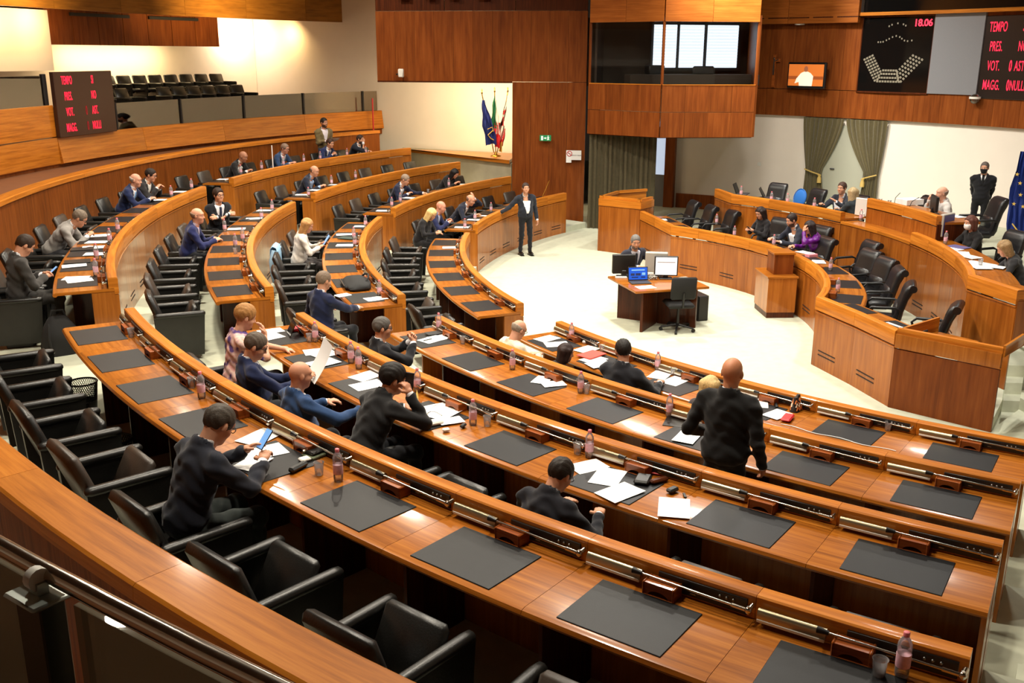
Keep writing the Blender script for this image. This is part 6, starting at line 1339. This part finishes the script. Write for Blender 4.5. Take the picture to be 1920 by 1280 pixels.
for lb, x, y in (('black mesh waste basket on the floor left of the second chair from the corner', -16.29, -6.03), ('black mesh waste basket further right, half hidden behind armchair', -15.68, -7.68)):
    t = thing('waste_basket', lb, 'basket', (x, y, FZ[3])); g = Geo(); n, m = 40, 9
    def wp_(k, j): a = 2 * pi * k / n; rr = .115 + .02 * j / m; return (rr * cos(a), rr * sin(a), .085 + .185 * j / m)
    for j in range(m):
        for k in range(n): h_ = .5 if j % 2 else 0; g.tube([wp_(k + h_, j), wp_(k + h_ + .5, j + 1)], .0032, 4, caps=False); g.tube([wp_(k + h_, j), wp_(k + h_ - .5, j + 1)], .0032, 4, caps=False)
    mm = part('mesh_wall', g.data('mesh_wall', 'plastic_black', 0), t); mm['kind'] = 'stuff'
    part('base', Geo().lathe([(.0, .004), (.11, .0), (.118, .085), (.112, .085), (.10, .01), (.0, .01)], 24).data('base', 'plastic_black', 40), t); part('rim', Geo().tube([(.136 * cos(2 * pi * k / 24), .136 * sin(2 * pi * k / 24), .275) for k in range(25)], .009, 6, caps=False).data('rim', 'plastic_black', 60), t)
# jacket hung over the blonde woman's chair
bx, by, bz = seat_pos('M', 1, 176.9, 1.12 + .36)
t = thing('hung_jacket', 'pale blue jacket hung over the chair back of the long-haired blonde woman', 'jacket', (bx, by, bz), radians(176.4) + pi)
mat('pale_blue_cloth', (150, 190, 220), .8, noise=.06, nscale=14)
g = Geo(); V = []; F = []
prof2 = [(.05, .56), (.05, .72), (.03, .87), (-.02, .90), (-.07, .86), (-.08, .70), (-.07, .50), (-.06, .30)]
for j, (x, z) in enumerate(prof2):
    for k in range(13): u = (k / 12 - .5) * (.44 + .05 * (j > 4)); V.append((x - .012 * sin(k * 1.5 + j * .5), u, z - .03 * abs(u) * (j > 1) * (j < 5)))
for j in range(len(prof2) - 1):
    for k in range(12): a = j * 13 + k; F.append((a, a + 1, a + 14, a + 13))
g.mesh(V, F); part('cloth', g.data('cloth', 'pale_blue_cloth', 70), t)
for s in (1, -1): part('sleeve', Geo().tube([(.0, .21 * s, .82), (-.05, .27 * s, .65), (-.04, .27 * s, .42), (-.03, .26 * s, .30)], [.06, .055, .05, .04], 10).data('sleeve', 'pale_blue_cloth', 70), t)
# ------------------------------------------------------------------ clerk's table on the open floor and what stands on it
tb = thing('clerk_table', 'square wooden table with crossed panel legs on the open floor', 'table', (-8.40, -.46, 0), radians(6))
part('table_top', Geo().box(-.66, .66, -.60, .60, .68, .72, .008).data('table_top', 'wood_top', 30), tb)
for a in (45, 135):
    M = Matrix.Rotation(radians(a), 4, 'Z'); part('leg_panel', Geo().box(-.70, -.03, -.022, .022, 0, .68, 0, M=M).data('leg_panel', 'wood_dark', 0), tb); part('leg_panel', Geo().box(.03, .70, -.022, .022, 0, .68, 0, M=M).data('leg_panel', 'wood_dark', 0), tb)
def monitor(label, x, y, z, rot, w, h, face, m='plastic_black', stand=.10, back=.05, content=None):
    t = thing('monitor', label, 'monitor', (x, y, z), rot)
    part('casing', Geo().box(-back, 0, -w / 2, w / 2, stand, stand + h, .01).data('casing', m, 30), t)
    s = part('screen', Geo().box(0, .004, -w / 2 + .02, w / 2 - .02, stand + .02, stand + h - .02).data('screen', face, 0), t)
    if content: part('picture_line', Geo().box(.004, .006, -w * .38, w * .38, stand + h * .68, stand + h * .72).data('picture_line', content, 0), s)
    part('neck', Geo().box(-back - .02, -.01, -.04, .04, .01, stand + .06, .01).data('neck', m, 30), t); part('foot', Geo().box(-.13, .06, -.11, .11, 0, .015, .006).data('foot', m, 30), t); return t
def laptop(label, x, y, z, rot, face, ang=105, sc=1.0):
    t = thing('laptop', label, 'laptop', (x, y, z), rot); t.scale = (sc, sc, sc)
    part('keyboard_base', Geo().box(-.12, .12, -.18, .18, 0, .02, .005).data('keyboard_base', 'keyboard', 30), t)
    a = radians(ang - 90); x1 = -.12 - .235 * sin(a); z1 = .02 + .235 * cos(a)
    l = part('lid', slab(-.12, .02, x1, z1, .010, .36, .004).data('lid', 'plastic_black', 30), t)
    part('screen', slab(-.112, .035, x1 + .006, z1 - .012, .008, .335, .001).data('screen', face, 0), l); return t
td = .72
def mosaic(face): return face
lp = laptop('laptop with blue tiled screen on the table in the open floor', -8.73, -.52, td, radians(-92), 'screen_blue', 100, .95)
mat('ui_navy', (14, 34, 80), .3, emit=(12, 36, 92), es=.8); mat('ui_cyan', (130, 190, 235), .3, emit=(130, 195, 240), es=1.1)
for k, (yy, zz, w, h, m) in enumerate(((-.10, .12, .07, .05, 'ui_navy'), (.0, .12, .09, .05, 'ui_navy'), (.10, .13, .06, .05, 'ui_cyan'), (.0, .2, .24, .02, 'ui_cyan'), (-.06, .07, .12, .03, 'ui_navy'), (.09, .07, .08, .03, 'ui_navy'))):
    part('tile', Geo().box(-.105, -.103, yy - w / 2, yy + w / 2, zz - h / 2, zz + h / 2).data('tile', m, 0), lp, (-.04 * (zz / .25) + .0, 0, 0), (0, 0, 0))
monitor('flat monitor with bright white screen on the table in the open floor', -8.20, -.30, td, radians(-104), .40, .34, 'screen_white', 'plastic_black', .05, .04, 'print_grey')
monitor('black monitor seen from behind before the grey-bearded clerk', -8.86, .02, td, radians(86), .40, .33, 'plastic_black', 'plastic_black', .06, .07)
monitor('old beige monitor beside the bright white screen', -8.28, -.02, td, radians(70), .38, .34, 'grey_plastic', 'grey_plastic', .08, .12)
flat('keyboard', 'small white keypad at the left corner of the table', 'keypad', .20, .10, .02, 'white_plastic', -8.93, -.10, td, -10)
flat('paper_sheet', 'white sheet of paper before the laptop with the blue screen', 'paper', .30, .21, .004, 'paper', -8.74, -.86, td, 8, .001)
flat('desk_telephone', 'small grey telephone at the right side of the table', 'telephone', .16, .12, .04, 'grey_plastic', -7.92, -.42, td, 10, .012)
t = thing('cable_tangle', 'tangle of cables and headphones between the screens', 'cables', (-8.46, -.30, td)); 
for k in range(5): part('cable', Geo().tube([(.10 * sin(j * .7 + k) * (1 - j * .03), .07 * cos(j * .9 + k * 1.3), .01 + .05 * abs(sin(j * .5 + k))) for j in range(14)], .006, 5).data('cable', 'plastic_black' if k % 2 else 'grey_plastic', 40), t)
part('headphone', Geo().tube([(.08 * cos(pi * k / 10), .02, .02 + .08 * sin(pi * k / 10)) for k in range(11)], .008, 6).data('headphone', 'white_plastic', 40), t)
# swivel chair
def base5(t, m, r=.28, n=5, z=.0):
    for k in range(n):
        a = 2 * pi * k / n + .3; part('foot', Geo().tube([(.03 * cos(a), .03 * sin(a), .10), (r * cos(a), r * sin(a), .065)], [.022, .016], 6).data('foot', m, 40), t)
        part('caster', Geo().tube([(r * cos(a) - .02 * sin(a), r * sin(a) + .02 * cos(a), .03), (r * cos(a) + .02 * sin(a), r * sin(a) - .02 * cos(a), .03)], .03, 8).data('caster', m, 40), t)
    part('column', Geo().tube([(0, 0, .08), (0, 0, .40)], [.028, .02], 8).data('column', m, 40), t)
sc_ = thing('swivel_chair', 'black fabric swivel chair with its back to us at the table', 'chair', (-8.20, -.98, 0), radians(84))
base5(sc_, 'plastic_black'); part('seat', Geo().box(-.22, .24, -.23, .23, .41, .49, .04).data('seat', 'black_fabric', 60), sc_)
g = slab(-.25, .58, -.30, .96, .06, .42, .04); part('backrest', g.data('backrest', 'black_fabric', 60), sc_)
part('back_stem', Geo().tube([(-.12, 0, .42), (-.28, 0, .46), (-.31, 0, .70)], [.02, .02, .018], 6).data('back_stem', 'plastic_black', 40), sc_)
t = thing('computer_tower', 'black computer tower on the floor at the right of the table', 'computer', (-7.60, -.28, 0), radians(8)); part('casing', Geo().box(-.10, .10, -.22, .22, 0, .44, .008).data('casing', 'plastic_black', 0), t); part('front_panel', Geo().box(-.09, .09, -.232, -.22, .02, .42, .004).data('front_panel', 'panel_black', 0), t)
t = thing('computer_tower', 'grey computer tower standing under the table', 'computer', (-8.50, -.25, 0), radians(8)); part('casing', Geo().box(-.10, .10, -.18, .18, 0, .42, .008).data('casing', 'grey_panel', 0), t); part('front_panel', Geo().box(-.09, .09, -.192, -.18, .02, .40, .004).data('front_panel', 'panel_black', 0), t)
# ---- executive chairs of the dais
EX = {}
EX['back'] = None
def exec_chair(label, x, y, z, rot, rolled=True, sc=1.0):
    t = thing('executive_chair', label, 'chair', (x, y, z), rot, 'black leather executive chairs on the dais'); t.scale = (sc, sc, sc)
    if 'b' not in EX:
        g = Geo(); V = []; F = []; n = 12; rows = [(.43, -.20, .25, .055), (.50, -.225, .255, .07), (.62, -.25, .255, .06), (.72, -.275, .25, .065), (.80, -.30, .245, .06), (.90, -.335, .245, .075), (.97, -.36, .24, .075), (1.02, -.385, .225, .05), (1.035, -.40, .20, .02)]
        for (zz, xx, hw, th) in rows:
            for k in range(n * 2):
                a = 2 * pi * k / (n * 2); cx_, sx_ = cos(a), sin(a); px_ = math.copysign(abs(cx_) ** .5, cx_); py_ = math.copysign(abs(sx_) ** .35, sx_); V.append((xx + th * px_ * (1 + .0 * k), hw * py_, zz))
        m = n * 2
        for j in range(len(rows) - 1):
            for k in range(m): F.append((j * m + k, j * m + (k + 1) % m, (j + 1) * m + (k + 1) % m, (j + 1) * m + k))
        F += [tuple(range(m))[::-1], tuple(range((len(rows) - 1) * m, len(rows) * m))]
        g.mesh(V, F); EX['b'] = g.data('backrest', 'leather_exec', 70)
        EX['r'] = Geo().tube([(-.405, -.245, .975), (-.405, .245, .975)], .055, 12).data('head_roll', 'leather_exec', 60)
        EX['l'] = slab(-.20, .50, -.25, .74, .12, .42, .05).data('lumbar_pad', 'leather_exec', 70)
        EX['s'] = Geo().box(-.24, .27, -.25, .25, .38, .50, .05).data('seat', 'leather_exec', 70)
        for s in (1, -1): EX['a', s] = Geo().tube([(-.22, .27 * s, .50), (-.25, .29 * s, .66), (-.18, .30 * s, .69), (.14, .30 * s, .68), (.20, .29 * s, .62), (.14, .27 * s, .44)], [.016, .018, .022, .022, .018, .015], 8).data('armrest', 'plastic_black', 50)
    part('backrest', EX['b'], t); part('seat', EX['s'], t); part('lumbar_pad', EX['l'], t)
    if rolled: part('head_roll', EX['r'], t)
    for s in (1, -1): part('armrest', EX['a', s], t)
    part('pedestal', EX.setdefault('p', Geo().lathe([(.26, .0), (.25, .03), (.05, .07), (.035, .12), (.035, .38)], 14).data('pedestal', 'plastic_black', 40)), t); return t
inC = (-10.7, 0)
for k, (x, y, lb) in enumerate(((-5.55, 5.45, 'at the far left end'), (-5.42, 4.72, 'second from the far left end'), (-5.22, 4.00, 'third from the far left end, with a wrinkled back'),
    (-4.66, 2.78, 'behind the woman lit by her phone'), (-4.30, 1.75, 'behind the man in white shirt'), (-4.85, .55, 'right of the woman in purple'), (-4.22, .08, 'first of the empty run'), (-4.68, -.78, 'second of the empty run'),
    (-4.80, -1.45, 'third of the empty run'), (-5.00, -2.08, 'fourth of the empty run'), (-5.45, -3.10, 'fifth and largest of the empty run'), (-5.55, -4.35, 'alone behind the boxed lectern'))):
    tx, ty = (-6.9, y) if k < 3 else (-10.7, 0); d_ = hypot(tx - x, ty - y); x += (tx - x) / d_ * .34; y += (ty - y) / d_ * .34; exec_chair('black executive chair, front dais bench, ' + lb, x, y, .15, facing(x, y, tx, ty) + (.25 if k in (7, 8) else 0))
for (x, y, z, tx, ty, lb, rl) in ((-3.75, 5.35, .5, -5.2, 4.5, 'black leather executive chair behind the laptop at the rear dais bench', False), (-3.35, 4.35, .5, -5, 4.0, 'black leather executive chair with a blue cushion at the rear dais bench', False),
    (-2.55, 1.45, .72, -4, 1.3, 'empty black leather executive chair left of the presiding man', False), (-1.95, .40, .72, -4, .9, 'large black leather executive chair behind the presiding man', False), (-2.65, -1.25, .5, -4.6, -1.4, 'black leather executive chair behind the woman in the white mask', False), (-3.42, -3.2, .5, -5.1, -2.7, 'black leather executive chair of the blonde woman at the right edge', False), (-2.95, 3.25, .5, -5, 2.6, 'black leather executive chair of the gesturing man', False)):
    exec_chair(lb, x, y, z, facing(x, y, tx, ty), rl, 1.12 if 'large' in lb else 1.0)
t = thing('blue_cushion', 'round bright blue cushion on an executive chair before the left curtain', 'cushion', (-3.52, 4.30, 1.0), facing(-3.35, 4.35, -5, 4.0)); part('cover', Geo().ball((-.02, 0, .36), (.05, .20, .20), 20, 12, M=Matrix.Rotation(radians(-12), 3, 'Y')).data('cover', 'blue_cloth', 60), t); part('piping', Geo().tube([(.0 + -.2 * sin(.2) * sin(2 * pi * k / 20) , .20 * cos(2 * pi * k / 20), .36 + .2 * sin(2 * pi * k / 20)) for k in range(21)], .008, 5, caps=False).data('piping', 'blue_cloth', 50), t)
# things on the dais
zd2 = 1.37
laptop('open black laptop at the far left end of the rear dais bench', -4.55, 5.0, zd2, radians(-35), 'plastic_black', 112)
laptop('open black laptop before the executive chair on the rear dais bench', -4.25, 4.25, zd2, radians(-30), 'plastic_black', 118)
monitor('white monitor on the low shelf beside the blonde woman, seen from behind', -3.50, 1.62, 1.33, radians(30), .36, .34, 'grey_plastic', 'white_plastic', .05, .05)
monitor('dark monitor before the presiding man', -3.15, -.12, 1.68, radians(-20), .42, .27, 'panel_black', 'plastic_black', .05, .05)
monitor('beige edged monitor at the left end of the right dais wing', -3.42, -.95, zd2, radians(-60), .40, .38, 'ui_navy', 'grey_plastic', .06, .07)
def simple_bottle(lb, x, y, z):
    t = thing('water_bottle', lb, 'bottle', (x, y, z), 0, 'small water bottles on the benches'); w = part('bottle', BP[0], t); part('bottle_label', BP[1], t); part('cap', BP[2], t); part('water', BP[3], w)
for lb, x, y, z in (('before the wrinkled executive chair', -5.62, 3.85, .9), ('before the woman lit by her phone', -5.85, 2.35, .9), ('before the woman in purple', -5.50, 1.30, .9), ('upright beside the dark pads, front dais bench', -5.53, -.95, .9), ('near the kink of the front dais bench, right', -6.19, -2.42, .9),
    ('by the far left laptop', -4.72, 4.72, zd2), ('by the second laptop', -4.45, 3.75, zd2), ('before the blue cushion', -4.25, 3.4, zd2), ('at the hand of the gesturing man', -4.0, 2.7, zd2), ('before the masked woman', -3.72, -1.35, zd2), ('beside the white shelf monitor', -3.72, 1.35, 1.33)):
    simple_bottle('small clear water bottle with pink cap ' + lb, x, y, z)
def paper(lb, x, y, z, rot, w=.21, d=.297, m='paper', h=.004): flat('paper_sheet' if m == 'paper' else 'card', lb, 'paper', w, d, h, m, x, y, z, rot, .001)
paper('white sheet beside the pink card on the front dais bench', -5.22, .58, .908, 20); flat('pink_box', 'pink card box on the front dais bench', 'box', .20, .12, .05, 'pink_card', -5.28, .22, .902, 15); paper('white sheet right of the pink card box', -5.38, -.26, .908, -20)
paper('bright white sheet at the left end of the front dais bench', -6.62, 4.62, .906, 80); paper('white sheet in the boxed lectern corner', -6.40, -4.35, .906, 10, .05, .30)
for k, (x, y, r, w, d, h) in enumerate(((-3.86, -1.75, 20, .21, .30, .004), (-4.05, -2.22, -30, .30, .38, .02), (-4.02, -2.45, 10, .21, .30, .012), (-4.22, -2.95, 24, .30, .42, .004), (-4.35, -3.15, -12, .25, .35, .004), (-4.15, -3.2, 40, .21, .30, .004))):
    paper(('single white sheet by the masked woman', 'thick open white dossier on the right dais wing', 'white stack beside the open dossier', 'large white spread of sheets before the blonde woman', 'white sheet under the plastic cup, right dais wing', 'turned white sheet at the right dais wing')[k], x, y, zd2 + .003 * (k + 1), r, w, d, 'paper', h)
flat('purple_folder', 'purple grey folder under the hands of the masked woman', 'folder', .24, .32, .014, 'purple_folder', -3.68, -1.65, zd2 + .002, 20)
t = thing('plastic_cup', 'clear plastic cup with dark drink on papers, right dais wing', 'cup', (-4.28, -3.06, zd2 + .02)); part('cup', CP[0], t); part('drink', CP[1], t)
paper('white sheets pile beside the presiding man', -2.95, 1.0, 1.685, 10, .4, .3, 'paper', .10); paper('white sheet at the right end of the presiding desk', -2.98, -.5, 1.684, 12)
for lb, x, y in (('clear tumbler on the presiding desk, left one', -3.45, 1.18), ('clear tumbler on the presiding desk, right one', -3.38, .98)):
    t = thing('tumbler', lb, 'cup', (x, y, 1.68)); part('cup', CP[0], t)
for lb, x, y, k in (('thin dark gooseneck microphone at the left of the presiding desk', -3.30, .95, 1), ('thin dark gooseneck microphone before the presiding man', -3.30, .45, -1)):
    t = thing('gooseneck_microphone', lb, 'microphone', (x, y, 1.68)); part('base', Geo().lathe([(.04, 0), (.04, .02), (.0, .025)], 12).data('base', 'plastic_black', 40), t); part('neck', Geo().tube([(0, 0, .02), (.03, .02 * k, .14), (.14, .06 * k, .22)], .006, 6).data('neck', 'plastic_black', 40), t)
flat('side_table_top', 'small reddish wooden stand top beside the usher', 'stand', .42, .5, .04, 'wood_box', -1.55, -1.70, 1.34, 20) if False else None
t = thing('side_lectern', 'small reddish wooden stand behind the masked woman', 'stand', (-1.45, -1.55, .5), radians(30)); part('top', Geo().box(-.24, .24, -.26, .26, .95, .99, .006).data('top', 'wood_box', 0), t); part('column', Geo().box(-.12, .12, -.14, .14, 0, .95).data('column', 'wood_dark', 0), t)
t = thing('side_bench', 'orange wooden bench end at the far right behind the executive chair', 'bench', (-1.9, -3.2, .5), radians(200)); part('front_panel', Geo().box(-.6, .6, -.06, .06, 0, .80).data('front_panel', 'wood_dais', 0), t); part('top_rail', Geo().box(-.6, .6, -.08, .08, .81, .98, .01).data('top_rail', 'wood_rail', 0), t)
# ---- flags
def flag(label, x, y, z0, H, tilt, parts_, finial='brass', sag=.5, name='flag', rot=0, w0=.03, w1=.20):
    t = thing(name, label, 'flag', (x, y, z0), rot); tx, ty = tilt
    part('pole', Geo().tube([(0, 0, 0), (tx, ty, H)], .014, 8).data('pole', 'brass', 50), t); part('finial', Geo().lathe([(.012, 0), (.03, .03), (.012, .06), (.022, .10), (.0, .16)], 10, (tx, ty, H)).data('finial', finial, 50), t)
    for (f0, f1, y0, y1, m) in parts_:      # f along the pole from the top, y across the drape
        V = []; F = []; n = 10; rows = 10
        for j in range(rows + 1):
            f = f0 + (f1 - f0) * j / rows; zz = H * (1 - f); cxp = tx * (1 - f); cyp = ty * (1 - f)
            wd = w0 + (w1 - w0) * min(1, (f - .05) / .5)
            for k in range(n + 1):
                s_ = y0 + (y1 - y0) * k / n; V.append((cxp - .03 - .05 * sin(s_ * 14 + f * 4) * min(1, f * 3) - .02, cyp + wd * s_ * 1.0 + .015 * sin(f * 20 + s_ * 5), zz - .08 * abs(s_) * (j == rows)))
        for j in range(rows):
            for k in range(n): a = j * (n + 1) + k; F.append((a, a + 1, a + n + 2, a + n + 1))
        g = Geo(); g.mesh(V, F); part('cloth', g.data('cloth', m, 70), t)
    return t
mat('flag_blue', (30, 44, 112), .75); mat('flag_green', (26, 100, 62), .75); mat('flag_white', (240, 234, 224), .75); mat('flag_red', (206, 40, 44), .75); mat('flag_gold', (216, 178, 80), .7); mat('flag_black', (30, 24, 24), .75); mat('eu_blue', (20, 44, 120), .7)
fr = radians(120); lx, ly = -8.98, 12.15
t = thing('flag_stand', 'brass flag stand on the wooden ledge holding three flags', 'stand', (lx, ly, 1.60)); part('foot', Geo().lathe([(.16, 0), (.15, .02), (.05, .05), (.03, .12), (.0, .13)], 16).data('foot', 'brass', 50), t)
f1 = flag('dark blue flag with gold border, left of the three in the niche', lx - .06, ly - .03, 1.70, 1.62, (-.02, .34), [(.10, .84, -.55, .75, 'flag_blue')], rot=fr - radians(30), w1=.24)
part('gold_band', Geo().tube([(-.10, .05, .62), (-.12, .19, .50), (-.12, .10, .40), (-.10, .02, .36)], .014, 6).data('gold_band', 'flag_gold', 40), f1); part('fringe', Geo().tube([(-.10, .20, .66), (-.10, .06, .72), (-.10, .03, .60)], .012, 6).data('fringe', 'flag_gold', 40), f1)
flag('green, white and red flag, middle of the three in the niche', lx, ly, 1.70, 1.66, (0, .03), [(.06, .60, -.1, .8, 'flag_green'), (.12, .68, -.6, -.05, 'flag_white'), (.50, .90, -.8, .2, 'flag_red')], rot=fr - radians(30), w1=.19)
flag('white flag with red and black patches, right of the three in the niche', lx + .05, ly + .03, 1.70, 1.66, (.0, -.30), [(.05, .46, -.35, .45, 'flag_white'), (.28, .36, -.1, .4, 'flag_red'), (.40, .55, -.3, .1, 'flag_red'), (.42, .60, .1, .5, 'flag_black'), (.55, .80, -.5, .3, 'flag_white'), (.60, .86, -.8, -.2, 'flag_red'), (.82, .97, -.7, -.1, 'flag_gold')], rot=fr - radians(30), w1=.16)
e = flag('dark blue flag with gold stars on a pole behind the usher', .72, 2.55, .5, 2.35, (-.04, .12), [(.16, .98, -.6, .9, 'eu_blue')], rot=radians(40), w1=.26)
star = [(.045 * (1 if k % 2 == 0 else .4) * cos(pi / 2 + k * pi / 5), .045 * (1 if k % 2 == 0 else .4) * sin(pi / 2 + k * pi / 5)) for k in range(10)]
for (yy, zz) in ((.10, 1.32), (.06, 1.08), (-.02, .84), (.16, .88), (.0, 1.5), (.18, 1.5)):
    g = Geo().prism(star, 0, .006); o = part('star', g.data('star', 'flag_gold', 0), e, (-.125, yy, zz), (pi / 2, 0, -pi / 2))
part('gold_fringe', Geo().tube([(-.10, -.14, .12), (-.12, .0, .30), (-.12, .14, .46)], .014, 6).data('gold_fringe', 'flag_gold', 40), e)
flag('edge of a red flag at the far right of the dais', 1.35, 1.9, .5, 2.3, (0, .05), [(.3, .95, -.5, .7, 'flag_red')], rot=radians(40))
# ---- red lamp stand, flower, notices at the far end of the benches
t = thing('rope_post', 'slim dark red post standing at the right end of the far gallery front', 'post', P(R_GAL - .35, 127.0, 2.0)); part('post', Geo().tube([(0, 0, 0), (0, 0, 1.05)], .022, 8).data('post', 'red_leather', 40), t); part('foot', Geo().lathe([(.12, 0), (.12, .02), (.02, .04)], 12).data('foot', 'red_leather', 40), t)
t = thing('poinsettia', 'small red poinsettia beside the right end of the outermost far bench', 'flower', P(RR[3] + 1.0, 134.2, FZ[3] + .62)); part('pot', Geo().lathe([(.0, -.62), (.10, -.62), (.12, -.30), (.0, -.30)], 12).data('pot', 'wood_box', 40), t); part('stem', Geo().tube([(0, 0, -.3), (0, 0, .1)], .02, 6).data('stem', 'flag_green', 40), t)
leaf = Geo(); leaf.mesh([(0, 0, 0), (.06, -.03, .02), (.13, 0, .0), (.06, .03, .02)], [(0, 1, 2, 3)]); lm_ = leaf.data('bract', 'flag_red', 0)
for k in range(14): part('bract', lm_, t, (0, 0, .06 + .02 * (k % 3)), (radians(10 * (k % 3)), radians(-35 + 22 * (k % 3)), k * 2.4))
# ---- our own balustrade, nearest corner
q0 = [P(20.03, a, 3.28) for a in (221.6, 222.6, 223.6, 224.4, 225.2, 226.2, 227.4, 229.0, 231)]
part('handrail', Geo().tube([tuple(Vector(q) + Vector(off_)) for q in q0] if False else [(q[0] - fb.location.x, q[1] - fb.location.y, q[2] - fb.location.z) for q in q0], .021, 16).data('handrail', 'chrome', 60), fb)
for (a0, a1) in ((218.5, 223.62), (224.0, 231)):
    part('glass_panel', Geo().arc([(20.02, 1.9), (20.034, 1.9), (20.034, 3.235), (20.02, 3.235)], a0, a1, 8).data('glass_panel', 'smoked_glass2', 30), fb, tuple(-c for c in fb.location))
pc_ = (-14.49 - fb.location.x, -13.87 - fb.location.y, 0); ra_ = radians(223.75)
part('post', Geo().box(-.03, .03, -.05, .05, 1.9 - fb.location.z, 3.235 - fb.location.z, .004).data('post', 'post_dark', 0), fb, pc_, (0, 0, ra_))
part('post_cap', Geo().box(-.05, .05, -.062, .062, 3.235 - fb.location.z, 3.247 - fb.location.z, .006).data('post_cap', 'steel_pale', 40), fb, pc_, (0, 0, ra_))
part('rail_collar', Geo().tube([(0, -.012, 3.28 - fb.location.z), (0, .012, 3.28 - fb.location.z)], .026, 14).data('rail_collar', 'white_plastic', 60), fb, pc_, (0, 0, ra_))
part('rail_clip', Geo().box(-.012, .012, -.02, .02, 3.245 - fb.location.z, 3.275 - fb.location.z).data('rail_clip', 'steel_pale', 0), fb, pc_, (0, 0, ra_))
